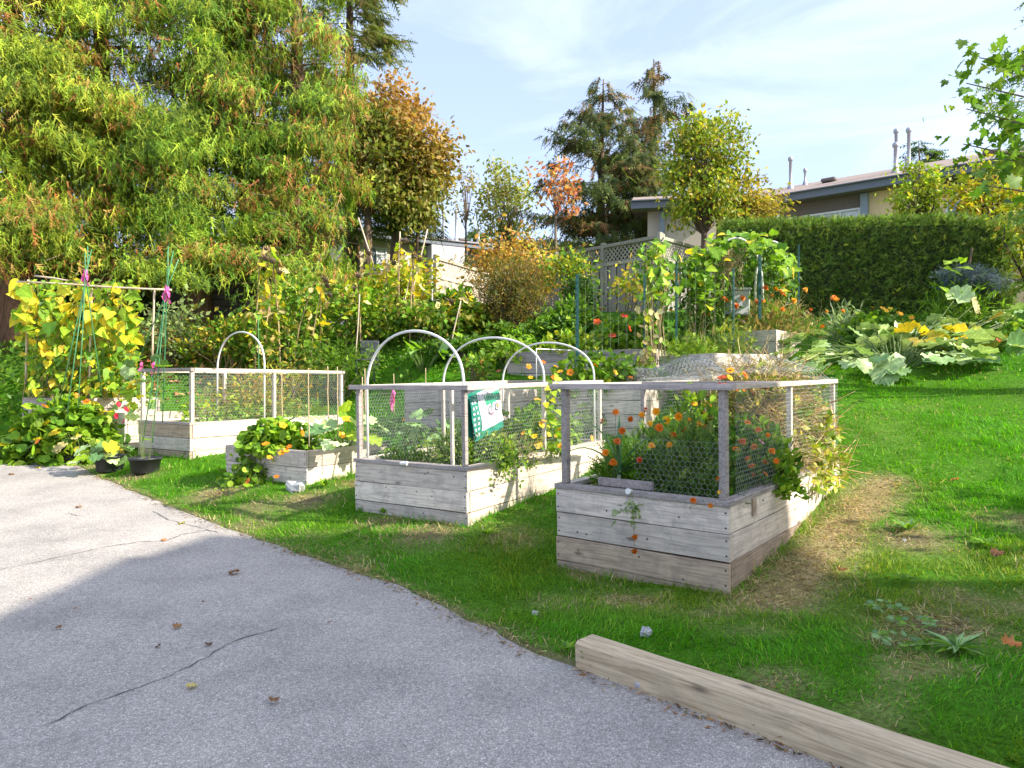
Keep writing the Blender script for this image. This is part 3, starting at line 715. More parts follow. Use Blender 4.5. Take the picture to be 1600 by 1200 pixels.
# ---- beds further back
bed5 = raised_bed('grey boarded raised bed seen through the cage of the middle bed, holding kale', -.35, 9.75, math.atan2(.84, .54), 1.4, 1.5, 1.37, 4, .19, ['cap'], sidem=['bed_light'])
bed6 = raised_bed('raised bed of pale boards behind the nearest bed, nasturtiums trailing over its front', 1.78, 9.5, math.atan2(.86, .5), 2.2, 1.4, 1.41, 4, .19, ['bed_light'], sidem=['bed_cream'])
bed7 = raised_bed('long low grey bed under the green steel posts', 2.25, 11.0, math.atan2(.9, .44), 1.6, 2.6, 2.0, 3, .19, ['cap', 'bed_grey'], sidem=['bed_light'])
bed8 = raised_bed('low pale raised bed with ferny herbs in front of the tall corner bed', 2.78, 9.8, math.atan2(.45, .9), 1.2, 1.15, 1.88, 3, .19, ['bed_grey'], sidem=['bed_light'])
bed9 = raised_bed('tall back corner bed of nail-spotted boards with marigolds beside the hedge', 4.43, 11.8, math.atan2(.75, .66), 1.15, 1.75, 2.36, 4, .2, ['bed_grey'], sidem=['bed_light'])
bed10 = raised_bed('small grey bed at the left edge behind the trailing nasturtiums', -7.15, 11.1, math.atan2(.8, .6), 1.6, 1.5, 1.22, 4, .18, ['cap'], sidem=['bed_grey'])
bed11 = raised_bed('white sunlit boarded bed behind the pink ribbon of the cane tripod', -6.05, 11.0, math.atan2(.85, .52), 1.6, .9, 1.0, 3, .19, ['bed_grey'], sidem=['bed_cream'])

# ---- hoops
def hoop(root, u, y0, y1, zb, rise, r, label, group='white pipe hoops over the beds'):
    """half ellipse of pipe standing in a bed's soil across its width"""
    mw = root.matrix_world
    rot = Euler(root.rotation_euler).to_matrix(); loc = Vector(root.location)
    pts = [(u, y0, -.12)]
    for k in range(25):
        a = math.pi * k / 24; pts.append((u, (y0 + y1) / 2 - math.cos(a) * (y1 - y0) / 2 * (1 + .03 * math.sin(a * 2)), zb + math.sin(a) ** .85 * rise))
    pts.append((u, y1, -.12))
    base = Vector((u, (y0 + y1) / 2, root['_top'] - .15))
    b = MB(); b.tube([Vector(p) - Vector((base.x, base.y, 0)) - Vector((0, 0, 0)) for p in [(p[0], p[1], p[2]) for p in pts]], r, 8)
    o = b.build('hoop', M['pvc'], smooth=True)
    o.location = loc + rot @ base; o.rotation_euler = root.rotation_euler
    return tag(o, label, 'hoop', group)
hoop(bed2, .10, .10, 1.30, .83, .55, .013, 'white pipe hoop at the road end of the middle bed')
hoop(bed2, 1.38, .02, 1.36, .86, .50, .012, 'white pipe hoop across the centre of the middle bed beside the bag')
hoop(bed2, 2.60, .05, 1.36, .86, .48, .012, 'white pipe hoop at the far end of the middle bed near the nasturtiums')
hoop(bed4, 1.30, .06, 1.26, .93, .60, .014, 'white pipe hoop standing in the caged bed of leafy greens')
# ================================================================== LEAVES AND FLOWERS
def fan(outline, cz=0.0, cy=.5, wave=0.0, fold=0.0, droop=0.0):
    """triangle fan template from an outline (x, y); base at the origin, tip towards +Y"""
    V = [(0, cy, cz)]
    for k, (x, y) in enumerate(outline):
        V.append((x, y, wave * (1 if k % 2 else -1) + fold * abs(x) - droop * y * y))
    n = len(outline)
    return np.array(V, float), np.array([(0, 1 + (k + 1) % n, 1 + k) for k in range(n)])
def mirror(h): return [(x, y) for x, y in h] + [(-x, y) for x, y in reversed(h) if abs(x) > 1e-6]
T_HEART = fan(mirror([(0, .06), (.2, -.06), (.40, .04), (.46, .28), (.34, .6), (.15, .86), (0, 1.05)]), -.02, .35, 0, .16, .22)
T_ROUND = fan([(.5 * math.sin(a) * (1 + .05 * math.cos(5 * a)), .5 - .5 * math.cos(a) * (1 + .05 * math.cos(5 * a))) for a in [2 * math.pi * k / 10 for k in range(10)]], -.07, .5, .022, .0, .0)
T_ROUND6 = fan([(.5 * math.sin(a), .5 - .5 * math.cos(a)) for a in [2 * math.pi * k / 7 for k in range(7)]], -.07, .5)
_sq = [(.0, .12), (.22, -.06), (.42, .05), (.52, .28), (.45, .42), (.52, .62), (.36, .78), (.22, .80), (.10, .98), (0, 1.02)]
T_SQUASH = fan(mirror(_sq), -.05, .34, .045, .10, .12)
T_SQUASH2 = fan(mirror(_sq), .08, .40, .05, -.14, .30)
_mp = [(0, .02), (.10, -.02), (.36, -.10), (.30, .10), (.55, .22), (.40, .34), (.52, .62), (.32, .58), (.20, .62), (.18, .84), (0, 1.06)]
T_MAPLE = fan(mirror(_mp), -.02, .32, .0, .08, .18)
T_OVATE = (np.array([(0, 0, 0), (-.28, .42, .06), (0, 1, -.08), (.28, .42, .06), (0, .45, -.02)], float), np.array([(0, 4, 1), (1, 4, 2), (0, 3, 4), (3, 2, 4)]))
T_LEAF = (np.array([(0, 0, 0), (-.28, .45, .07), (0, 1, -.05), (.28, .45, .07)], float), np.array([(0, 2, 1), (0, 3, 2)]))
T_NARROW = (np.array([(0, 0, 0), (-.10, .4, .03), (0, 1, -.12), (.10, .4, .03)], float), np.array([(0, 2, 1), (0, 3, 2)]))
T_HANG = (np.array([(0, 0, 0), (-.30, .30, .08), (-.22, .7, -.04), (0, 1, .05), (.22, .7, -.04), (.30, .30, .08), (0, .5, -.10)], float), np.array([(0, 6, 1), (1, 6, 2), (2, 6, 3), (3, 6, 4), (4, 6, 5), (5, 6, 0)]))
T_STEM = (np.array([(-.5, 0, -.3), (.5, 0, -.3), (0, 0, .6), (-.3, 1, -.2), (.3, 1, -.2), (0, 1, .35)], float), np.array([(0, 1, 4), (0, 4, 3), (1, 2, 5), (1, 5, 4), (2, 0, 3), (2, 3, 5)]))
def frond(pairs=7, ln=.42, droop=.25, w=.05, tb=.055, ragged=0.0, seed=0):
    V = []; F = []; rr = np.random.default_rng(seed)
    def tri(a, b, c):
        k = len(V); V.extend([a, b, c]); F.append((k, k + 1, k + 2))
    for k in range(pairs):
        t = (k + .5) / pairs; y = t * .92; l = ln * (1 - .75 * t) * (1 + .15 * math.sin(k * 2.3)); z0 = -droop * t * t
        for s in (-1, 1):
            if ragged and rr.uniform() < ragged * .45: continue
            q, g, h_, dy = l * (1 + ragged * rr.normal(0, .55)), 1 + ragged * rr.normal(0, .6), ragged * rr.normal(0, .25), ragged * rr.normal(0, .06)
            tri((0, y - tb + dy, z0), (0, y + tb + dy, z0), (s * q, y + dy + q * .8 * g, z0 - q * (.28 + h_)))
    tri((-w, 0, 0), (w, 0, 0), (0, 1.05, -droop))
    return np.array(V, float), np.array(F)
T_FROND = frond(); T_CED = [frond(6, .36, .34, .05, .04, .75, 3), frond(5, .34, .5, .05, .045, .8, 8), frond(7, .32, .2, .05, .036, .8, 15)]; T_FROND_S = frond(5, .34, .2, .05); T_HANGTW = frond(4, .16, .1, .09)
def tleaf(name, T, mat):
    return np_mesh(name, T[0], T[1], mat, smooth=True)

GRN = foliage_mat('green_leaf', [(0, (.045, .105, .018)), (.5, (.085, .17, .025)), (1, (.15, .25, .035))])
LIME = foliage_mat('lime_leaf', [(0, (.12, .21, .03)), (.5, (.19, .29, .035)), (1, (.28, .36, .05))], trans=.38)
YEL = foliage_mat('yellowing_leaf', [(0, (.27, .30, .035)), (.4, (.44, .40, .03)), (.8, (.55, .43, .03)), (1, (.5, .33, .05))], trans=.36)
BLUG = foliage_mat('blue_green_leaf', [(0, (.07, .14, .085)), (.5, (.13, .21, .135)), (1, (.21, .30, .20))], trans=.2, rough=.45)
PALE = foliage_mat('pale_squash_leaf', [(0, (.20, .27, .20)), (.5, (.33, .40, .32)), (1, (.46, .52, .47))], trans=.16)
WILT = foliage_mat('withered_leaf', [(0, (.30, .22, .11)), (.5, (.42, .36, .20)), (1, (.48, .46, .26))], trans=.2, rough=.8)
LEEK = foliage_mat('leek_leaf', [(0, (.03, .085, .06)), (1, (.07, .15, .10))], trans=.12, rough=.4)
MAPL = foliage_mat('maple_leaf', [(0, (.05, .11, .02)), (.5, (.085, .155, .025)), (.85, (.15, .21, .03)), (1, (.26, .28, .04))], trans=.34)
ORG = foliage_mat('orange_petal', [(0, (.44, .10, .005)), (.6, (.54, .15, .006)), (1, (.60, .21, .01))], trans=.12, var=.35)
GOLD = foliage_mat('golden_petal', [(0, (.58, .24, .008)), (.6, (.64, .32, .01)), (1, (.66, .42, .02))], trans=.15, var=.3)
RED = foliage_mat('orange_red_petal', [(0, (.36, .035, .006)), (1, (.48, .075, .01))], trans=.12, var=.35)
CRIM = foliage_mat('crimson_petal', [(0, (.50, .01, .05)), (1, (.66, .03, .12))], trans=.2, var=.12)
LILAC = foliage_mat('lilac_petal', [(0, (.55, .25, .50)), (1, (.66, .38, .6))], trans=.2, var=.1)
EYE = plain('flower_eye', (.20, .05, .015), .8, var=.4)
LM = {}
for nm, T in (('heart', T_HEART), ('round', T_ROUND), ('squash', T_SQUASH), ('squash2', T_SQUASH2), ('maple', T_MAPLE), ('ovate', T_OVATE), ('hang', T_HANG)):
    for cn, mt in (('g', GRN), ('l', LIME), ('y', YEL), ('b', BLUG), ('p', PALE), ('w', WILT), ('m', MAPL)):
        if (nm, cn) in {('heart', 'g'), ('heart', 'l'), ('heart', 'y'), ('round', 'g'), ('round', 'l'), ('round', 'y'), ('round', 'b'), ('squash', 'g'), ('squash', 'l'), ('squash', 'b'), ('squash', 'p'), ('squash', 'y'), ('squash', 'w'),
                        ('squash2', 'g'), ('squash2', 'p'), ('squash2', 'y'), ('squash2', 'b'), ('squash2', 'w'), ('maple', 'm'), ('ovate', 'g'), ('ovate', 'l'), ('ovate', 'y'), ('ovate', 'b'), ('hang', 'w'), ('hang', 'y'), ('hang', 'l'), ('hang', 'g')}:
            LM[nm + cn] = tleaf('leaf_' + nm, T, mt)
def petal_ring(b, n, r0, r1, z0, z1, wd_, mi=0, ph=0.0, ruffle=0.0):
    for k in range(n):
        a = 2 * math.pi * k / n + ph; c, s = math.cos(a), math.sin(a); w = wd_ * (1 + ruffle * math.sin(k * 2.1))
        P_ = lambda r, t, z: (c * r - s * t, s * r + c * t, z)
        rm = r0 + (r1 - r0) * .6; zm = z0 + (z1 - z0) * .75
        b.add([P_(r0, -w * .25, z0), P_(r0, w * .25, z0), P_(rm, w * .5, zm), P_(r1, w * .28, z1), P_(r1, -w * .28, z1), P_(rm, -w * .5, zm)], [(0, 1, 2, 5), (5, 2, 3, 4)], mi)
def fl_nast(mat):
    b = MB(); petal_ring(b, 5, .06, .5, 0, .10, .44, 0); b.lathe([(.10, .02), (.0, -.10)], 6, mi=1); b.tube([(0, 0, -.02), (0, -.1, -.35), (0, -.25, -.8)], .02, 3, 2)
    return b.mesh('flower', [mat, EYE, M['stem_green']], True)
def fl_marigold(mat):
    b = MB()
    petal_ring(b, 9, .05, .5, -.04, -.08, .27, 0, 0, .3); petal_ring(b, 8, .04, .43, .06, .12, .25, 0, .3, .3); petal_ring(b, 7, .03, .32, .12, .30, .22, 0, .1, .3); petal_ring(b, 6, .0, .18, .2, .42, .16, 0, .5, .3)
    b.lathe([(.0, -.35), (.12, -.28), (.15, -.05), (.10, 0)], 6, mi=1); b.tube([(0, 0, -.3), (.1, 0, -.9), (.12, .05, -1.6)], .035, 3, 1)
    return b.mesh('flower', [mat, M['stem_green']], True)
def fl_daisy(mat, n=11):
    b = MB(); petal_ring(b, n, .10, .5, 0, .03, .2, 0); petal_ring(b, n, .08, .40, .02, .08, .18, 0, .25); b.lathe([(.16, .02), (.12, .10), (0, .13)], 8, mi=1)
    b.tube([(0, 0, 0), (.05, 0, -.6), (.05, .05, -1.4)], .03, 3, 2)
    return b.mesh('flower', [mat, EYE, M['stem_green']], True)
FL = {'nast_o': fl_nast(ORG), 'nast_g': fl_nast(GOLD), 'nast_r': fl_nast(RED), 'mari_o': fl_marigold(ORG), 'mari_g': fl_marigold(GOLD), 'mari_r': fl_marigold(RED), 'daisy_g': fl_daisy(GOLD), 'daisy_o': fl_daisy(ORG), 'daisy_r': fl_daisy(RED),
      'daisy_l': fl_daisy(LILAC), 'nast_c': fl_nast(CRIM)}
def orient(yd, zd):
    y = Vector(yd).normalized(); z = Vector(zd); z = z - y * z.dot(y)
    z = z.normalized() if z.length > 1e-4 else y.orthogonal().normalized()
    x = y.cross(z); return Matrix((x, y, z)).transposed()
def put(name, me, parent, loc, yd, zd, sc):
    o = bpy.data.objects.new(name, me); COL.objects.link(o); o.parent = parent
    o.location = [float(v) for v in loc]; o.rotation_euler = orient(yd, zd).to_euler(); o.scale = (float(sc),) * 3 if not hasattr(sc, '__len__') else sc
    return o
def flower(parent, kind, loc, size, face=None):
    """a bloom at loc (local), looking along face"""
    f = Vector(face) if face is not None else Vector((rng.normal(.2, .8), -.7 + rng.normal(0, .5), .8 + rng.normal(0, .45)))
    return put('flower', FL[kind], parent, loc, f.orthogonal(), f, size)
def pline(a, b, sag=0.0, k=4, jit=0.0):
    a = np.array(a, float); b = np.array(b, float)
    return [a + (b - a) * t + np.array([0, 0, -sag * 4 * t * (1 - t)]) + (rng.normal(0, jit, 3) if 0 < i < k else 0) for i, t in [(i, i / k) for i in range(k + 1)]]
def stems_mesh(parent, lines, r, mat, name='stem', n=4):
    b = MB()
    for ln_ in lines:
        kk = len(ln_); b.tube(ln_, [r * (1 - .55 * i / (kk - 1)) for i in range(kk)], n)
    return b.build(name, mat, parent, kind='stuff' if len(lines) > 12 else None)

def leafy(root, pts, nor, kinds, size, face_up=.8, tip_down=.3, name='leaf', jit=.35):
    """leaf objects at local points pts with outward normals nor"""
    ks = [k for k, w in kinds]; ws = np.array([w for k, w in kinds], float); ch = rng.choice(len(ks), len(pts), p=ws / ws.sum())
    for p, nn, c in zip(pts, nor, ch):
        zd = nrm(np.asarray(nn) + np.array([0, 0, face_up]) + rng.normal(0, jit, 3))
        out = np.asarray(nn) * np.array([1, 1, .2]) + rng.normal(0, .45, 3) + np.array([0, 0, -tip_down])
        s = size * rng.uniform(.62, 1.25)
        put(name, LM[ks[c]], root, p, out, zd, (s * rng.uniform(.85, 1.1), s, s))
def dome(n, rx, ry, rz, low=-.1, shell=.72, front=0.0):
    """points on the upper shell of an ellipsoid and their normals"""
    P_ = []; Q = []
    while len(P_) < n:
        v = nrm(rng.normal(0, 1, 3))
        if v[2] < low: continue
        if front and rng.uniform() < front and v[1] > .25: continue
        k = rng.uniform(shell, 1.0)
        P_.append(v * np.array([rx, ry, rz]) * k); Q.append(nrm(v / np.array([rx, ry, rz])))
    return np.array(P_), np.array(Q)
def petioles(root, pts, base_r=.1, r=.003, mat=None, frac=.7):
    lines = []
    for p in pts:
        if rng.uniform() > frac: continue
        q = np.array([p[0] * base_r, p[1] * base_r, 0]); m_ = (p + q) / 2 + np.array([0, 0, .12 * np.linalg.norm(p - q)])
        lines.append([q, m_, np.asarray(p)])
    if lines: stems_mesh(root, lines, r, mat or M['stem_green'], n=3)
def understory(root, n, rx, ry, rz, pal, size, T=T_LEAF, z=0.0, name='foliage', low=-.15, shell=.2, mat=None):
    """small inner leaves of one plant, joined"""
    P_, Q = dome(n, rx, ry, rz, low, shell)
    P_[:, 2] += z
    yd = Q * .6 + rng.normal(0, .6, (n, 3)) + np.array([0, 0, .2]); zd = Q + rng.normal(0, .6, (n, 3)) + np.array([0, 0, .5])
    return cloud(name, [scatter(T, P_, yd, zd, size * rng.uniform(.6, 1.3, n), pick(pal, n))], mat or M['leaf'], root)

G_D = [(3, (.035, .075, .016)), (3, (.055, .11, .02)), (1, (.09, .15, .03))]
G_M = [(2, (.055, .115, .018)), (3, (.09, .17, .025)), (2, (.15, .23, .035))]
G_L = [(2, (.11, .19, .025)), (3, (.18, .27, .035)), (2, (.26, .33, .05))]
G_Y = [(2, (.13, .18, .03)), (2, (.24, .27, .04)), (2, (.42, .37, .04)), (1, (.40, .26, .06))]
STRAW = [(3, (.42, .33, .18)), (2, (.33, .24, .13)), (2, (.50, .43, .27)), (1, (.20, .13, .08))]
NAST = 'nasturtium plants'

def nasturtium(label, base, r3, n, size, flowers, kinds=(('roundl', 4), ('roundg', 3)), group=None, spill=None, cols=('nast_o', 'nast_g'), fsize=.055, front=.35, fl_at=None):
    root = thing('nasturtium', label, 'flowering plant', base, group=group)
    P_, Q = dome(n, *r3, low=-.05, shell=.75, front=front)
    if spill is not None:
        d, m = spill; q = rng.uniform(0, 1, m)[:, None]; s = np.array(d) * q + rng.normal(0, .09, (m, 3)) * np.array([1.6, .8, .7]); s[:, 2] -= .12 * q[:, 0] ** 2
        P_ = np.r_[P_, s]; Q = np.r_[Q, nrm(np.tile(np.array([d[0] * .3, d[1], .6]), (m, 1)) + rng.normal(0, .3, (m, 3)))]
    leafy(root, P_, Q, list(kinds), size, .35, .25)
    petioles(root, P_, .25, .0025)
    understory(root, int(n * 6.0), r3[0] * .95, r3[1] * .95, r3[2] * .93, G_M + G_L, size * .85, T_ROUND6, shell=.4)
    if spill is not None:
        q = rng.uniform(0, 1, m * 3)[:, None]; s = np.array(d) * q + rng.normal(0, .10, (m * 3, 3)) * np.array([1.5, .7, .6]); s[:, 2] -= .12 * q[:, 0] ** 2 + .02
        cloud('trailing_foliage', [scatter(T_ROUND6, s, rng.normal(0, .6, (m * 3, 3)), rng.normal(0, .5, (m * 3, 3)) + np.array([.3, -.6, .6]), size * .85 * rng.uniform(.6, 1.2, m * 3), pick(G_M + G_L, m * 3))], M['leaf'], root)
    if fl_at is None:
        fp, fq = dome(flowers, *(np.array(r3) * 1.1), low=.05, shell=.95, front=.9); fl_at = fp
    for p in fl_at: flower(root, cols[rng.integers(len(cols))], p, fsize * rng.uniform(.8, 1.25))
    return root

# ================================================================== PLANTS IN THE NEAREST BED
def inbed(root, u, v, h=0.0):
    """world point at (u, v) of a bed, h above its rim"""
    q = Euler(root.rotation_euler).to_matrix() @ Vector((u, v, root['_top'] + h)) + Vector(root.location); return np.array(q)
def leek(label, base, blades, mat):
    root = thing('leek', label, 'vegetable', base)
    b = MB(); b.tube([(0, 0, 0), (.0, 0, .10), (.005, 0, .2)], [.016, .015, .014], 8); b.build('stalk', plain('leek_shank', (.42, .47, .30), .5), root, True)
    for az, ln_, el, w, bend in blades:
        b = MB(); V = []; F = []; k = 9; d = np.array([math.cos(az), math.sin(az), 0]); s = np.array([-d[1], d[0], 0]); p = np.array([0, 0, .16]); e = el
        for i in range(k + 1):
            t = i / k; ww = w * (1 - t ** 2.2) + .001; dirv = d * math.cos(e) + np.array([0, 0, math.sin(e)]); upv = -d * math.sin(e) + np.array([0, 0, math.cos(e)])
            V += [p - s * ww + upv * ww * .45, p - upv * ww * .1, p + s * ww + upv * ww * .45]
            p = p + dirv * ln_ / k; e -= bend / k * (.4 + 1.4 * t)
            if i:
                a = 3 * i - 3; F += [(a, a + 1, a + 4, a + 3), (a + 1, a + 2, a + 5, a + 4)]
        b.add(V, F); b.build('leaf', mat, root, True)
    return root
p = inbed(bed1, .28, .98, -.10)
leek('blue-green leek with long arching strap leaves in the nearest bed', p, [(2.6, .60, 1.35, .022, 1.5), (3.3, .52, 1.0, .022, 1.9), (1.4, .52, 1.45, .020, .9), (.2, .50, 1.1, .02, 1.2), (-.6, .42, .8, .018, 1.0), (2.2, .35, .7, .02, 2.4), (4.5, .45, 1.2, .018, 1.6), (5.6, .38, .6, .018, .8)], LEEK)
p = inbed(bed1, .48, .62, -.10)
leek('smaller leek half hidden behind the marigold bush', p, [(2.9, .45, 1.2, .018, 1.2), (.4, .45, 1.2, .016, 1.0), (1.8, .42, 1.4, .017, .8), (5.0, .4, .9, .016, 1.2)], LEEK)

def feather_bush(label, base, r3, n, pal, blooms, fs, kinds, name='marigold', cat='flowering plant', size=.075, T=T_FROND_S, nst=22, mat=None, group=None):
    root = thing(name, label, cat, base, group=group)
    P_, Q = dome(n, *r3, low=-.1, shell=.35)
    yd = Q * .8 + rng.normal(0, .5, (n, 3)) + np.array([0, 0, .55]); zd = Q + rng.normal(0, .6, (n, 3))
    cloud('foliage', [scatter(T, P_, yd, zd, size * rng.uniform(.6, 1.35, n), pick(pal, n))], mat or M['leaf'], root)
    sp, _ = dome(nst, *(np.array(r3) * .95), low=.2, shell=.8)
    ln_ = [[(q[0] * .15, q[1] * .15, -.02), (q[0] * .6, q[1] * .6, q[2] * .55), tuple(q)] for q in sp]
    for b_ in blooms: ln_.append([(b_[0] * .2, b_[1] * .2, 0), (b_[0] * .7, b_[1] * .7, b_[2] * .6), (b_[0], b_[1], b_[2] - fs * .8)])
    stems_mesh(root, ln_, .0035, M['stem_green'], n=4)
    for b_ in blooms: flower(root, kinds[rng.integers(len(kinds))], b_, fs * rng.uniform(.75, 1.2))
    return root
def blooms_at(base, pix, d, jd=.0):
    return [at(px, py, d + rng.normal(0, jd)) - np.asarray(base) for px, py in pix]
b1 = inbed(bed1, .36, 1.08, -.09)
root = feather_bush('tall marigold with big orange blooms beside the leek', b1, (.17, .15, .40), 260, G_M, blooms_at(b1, [(962, 644), (972, 673), (964, 690), (946, 707), (958, 723), (940, 659)], 5.25, .05), .064, ['mari_o'], size=.09)
b2 = inbed(bed1, .50, .45, -.09)
root = feather_bush('bushy feathery marigold at the front of the nearest bed', b2, (.40, .38, .60), 1900, [(3, (.05, .095, .04)), (3, (.08, .14, .055)), (2, (.13, .20, .09)), (1, (.2, .24, .10))],
                    blooms_at(b2, [(1041, 657), (1060, 651), (1077, 658), (1018, 697), (1046, 695), (999, 718), (1008, 641), (1025, 643), (1030, 668)], 5.0, .08), .06, ['mari_o', 'mari_o', 'mari_g', 'mari_r'], size=.085, nst=60)
b2 = inbed(bed1, .32, .20, -.09)
root = feather_bush('low marigold trailing over the corner of the nearest bed', b2, (.20, .2, .20), 420, G_D, blooms_at(b2, [(1123, 749), (1126, 769), (1083, 782), (1111, 789)], 4.66), .045, ['mari_o', 'mari_g'], size=.07)
b2 = inbed(bed1, 1.05, .30, -.09)
root = feather_bush('leafy calendula with orange blooms and one lilac flower against the side netting', b2, (.40, .24, .58), 1300, G_M + G_D, blooms_at(b2, [(1160, 690), (1178, 698), (1195, 722), (1174, 728), (1206, 705), (1150, 702), (1168, 717)], 5.15, .05),   .055, ['daisy_o', 'daisy_o', 'mari_o'], size=.075, T=T_LEAF, name='calendula', nst=40)
flower(root, 'daisy_l', at(1189, 690, 5.15) - b2, .06)
b2 = inbed(bed1, 1.15, .75, -.09)
root = feather_bush('tall zinnia with scarlet and yellow blooms rising through the top of the cage', b2, (.34, .3, .82), 800, G_M + G_L, blooms_at(b2, [(1128, 590), (1133, 601), (1164, 586), (1150, 608), (1160, 606), (1196, 606), (1124, 603), (1176, 614)], 5.75, .1), .075, ['daisy_r', 'mari_r', 'daisy_o'], size=.095, T=T_OVATE, name='zinnia', nst=30)
for q in ((1141, 579), (1140, 590), (1098, 632), (1113, 636), (1084, 630), (1098, 647)): flower(root, 'daisy_g', at(*q, 5.85) - b2, .07)
b2 = inbed(bed1, .62, .85, -.09)
feather_bush('leafy marigold with small orange blooms in the centre of the nearest bed', b2, (.42, .36, .50), 1100, G_M + [(1, (.08, .12, .05))], blooms_at(b2, [(1003, 648), (1016, 662), (985, 655), (1070, 672), (1093, 663), (1052, 680), (1085, 690), (1102, 668)], 5.35, .12), .055, ['mari_o', 'mari_r', 'mari_g'], size=.085, nst=40)
b2 = inbed(bed1, .95, .10, -.08)
feather_bush('green aster stems with tiny orange blooms pressed against the side netting', b2, (.32, .14, .52), 800, G_M + G_L, blooms_at(b2, [(1168, 660), (1185, 672), (1200, 680), (1176, 742), (1196, 740), (1213, 720)], 5.0, .05), .045, ['daisy_o', 'mari_o'], size=.075, T=T_LEAF, name='aster', nst=30)
# low greens
b2 = inbed(bed1, .85, 1.0, -.09)
root = thing('lettuce', 'loose low lettuce greens at the back of the nearest bed', 'vegetable', b2); understory(root, 500, .55, .35, .26, G_L + G_M, .07, T_OVATE, shell=.2)
stems_mesh(root, [pline((0, 0, 0), rng.normal(0, .2, 3) + np.array([0, 0, .2])) for _ in range(8)], .004, M['stem_green'])
# dried tangle
def tangle(label, base, ex, n, pal, ln_, r, name='dry_vine', cat='dead plant', greens=0, group=None, axis=None, down=.0, gpal=None, gs=.06):
    root = thing(name, label, cat, base, group=group)
    P_ = rng.normal(0, .42, (n, 3)) * np.array(ex); P_[:, 2] = np.abs(P_[:, 2] * 1.3)
    k = np.linalg.norm(P_ / np.array(ex), axis=1); P_ = P_ / np.maximum(k, 1)[:, None]
    yd = rng.normal(0, 1, (n, 3)) * np.array([1, 1, .7]) + np.array([0, 0, .25 - down])
    parts = [scatter(T_STEM, P_, yd, rng.normal(0, 1, (n, 3)), np.stack([np.full(n, r), ln_ * rng.uniform(.4, 1.4, n), np.full(n, r)], -1), pick(pal, n))]
    cloud('stem', parts, M['dry'], root, 'stuff')
    if greens:
        understory(root, greens, *ex, gpal or (G_Y + G_L), gs, T_NARROW if gs < .08 else T_LEAF, shell=.4)
    return root
tangle('heap of dried vines and yellowing stems bulging under the net of the nearest bed', inbed(bed1, 1.95, .45, -.08), (.72, .50, 1.0), 2300, [(3, (.46, .37, .22)), (2, (.36, .28, .16)), (2, (.54, .46, .31)), (1, (.22, .16, .10))], .26, .008, greens=4200, gpal=[(2, (.42, .37, .12)), (3, (.28, .31, .06)), (3, (.15, .21, .04)), (1, (.5, .42, .22))], gs=.085)
tangle('brown faded stems behind the calendula in the nearest bed', inbed(bed1, 1.45, .25, -.08), (.30, .24, .62), 700, STRAW, .25, .006, greens=400)
# hanging sprig on the front
b = thing('marigold_sprig', 'single marigold sprig hanging down the front boards below the white pipe end', 'flowering plant', at(985, 768, 5.02))
ln_ = [[(0, -.03, 0), (.02, -.05, -.08), (.015, -.05, -.22), (.02, -.05, -.36)], [(.01, -.05, -.06), (-.06, -.06, -.12), (-.14, -.06, -.17)], [(.01, -.05, -.1), (.05, -.06, -.13)]]
stems_mesh(b, ln_, .003, M['stem_green'])
n = 40; P_ = np.concatenate([np.linspace(ln_[0][1], ln_[0][2], 18), np.linspace(ln_[1][0], ln_[1][2], 14), np.linspace(ln_[2][0], ln_[2][1], 8)]) + rng.normal(0, .018, (40, 3))
cloud('foliage', [scatter(T_FROND_S, P_, rng.normal(0, 1, (n, 3)) + np.array([0, -.4, -.3]), np.tile([0, -1., .3], (n, 1)), .05 * rng.uniform(.7, 1.3, n), pick(G_M, n))], M['leaf'], b)
flower(b, 'mari_o', (.02, -.06, -.31), .05, (.1, -.6, -.7)); flower(b, 'mari_o', (.018, -.06, -.41), .05, (0, -.6, -.8))
def pipe_end(label, loc, ax, ln_):
    b = MB(); b.lathe([(0, 0), (.017, 0), (.019, .004), (.019, ln_ - .01), (.022, ln_ - .01), (.022, ln_), (0, ln_)], 12); o = b.build('pipe_end', M['pvc'], smooth=False)
    o.location = [float(q) for q in loc]; o.rotation_euler = Vector(ax).to_track_quat('Z', 'Y').to_euler(); tag(o, label, 'pipe end')
pipe_end('short white pipe end poking out of the nearest bed above the hanging sprig', at(986, 768, 5.06), (-.55, -.75, .15), .05)
pipe_end('white pipe stub lying on the front rim of the middle bed', at(626, 724, 6.58), (.9, -.4, .02), .075)

# ================================================================== PLANTS IN THE MIDDLE BED
def herb(label, base, r3, n, pal, size, name='herb', T=T_LEAF, nst=24, cat='plant', spill=0):
    root = thing(name, label, cat, base)
    P_, Q = dome(n, *r3, low=-.1, shell=.3); 
    if spill: P_ = np.r_[P_, np.stack([rng.uniform(-.8, .8, spill) * r3[0], -r3[1] - rng.uniform(-.08, .06, spill), rng.uniform(-.14, .1, spill)], -1)]; Q = np.r_[Q, np.tile([0, -1., .4], (spill, 1))]
    n = len(P_)
    yd = Q * .7 + rng.normal(0, .6, (n, 3)) + np.array([0, 0, .2]); zd = Q + rng.normal(0, .5, (n, 3)) + np.array([0, 0, .4])
    cloud('foliage', [scatter(T, P_, yd, zd, size * rng.uniform(.6, 1.3, n), pick(pal, n))], M['leaf'], root)
    sp, _ = dome(nst, *(np.array(r3) * .97), low=.1, shell=.8)
    stems_mesh(root, [[(q[0] * .3, q[1] * .3, -.03), (q[0] * .7, q[1] * .7, q[2] * .6), tuple(q)] for q in sp], .003, M['stem_green'], n=3)
    return root
H_PAL = [(3, (.07, .12, .03)), (3, (.12, .18, .05)), (2, (.24, .30, .12)), (1, (.38, .38, .22))]
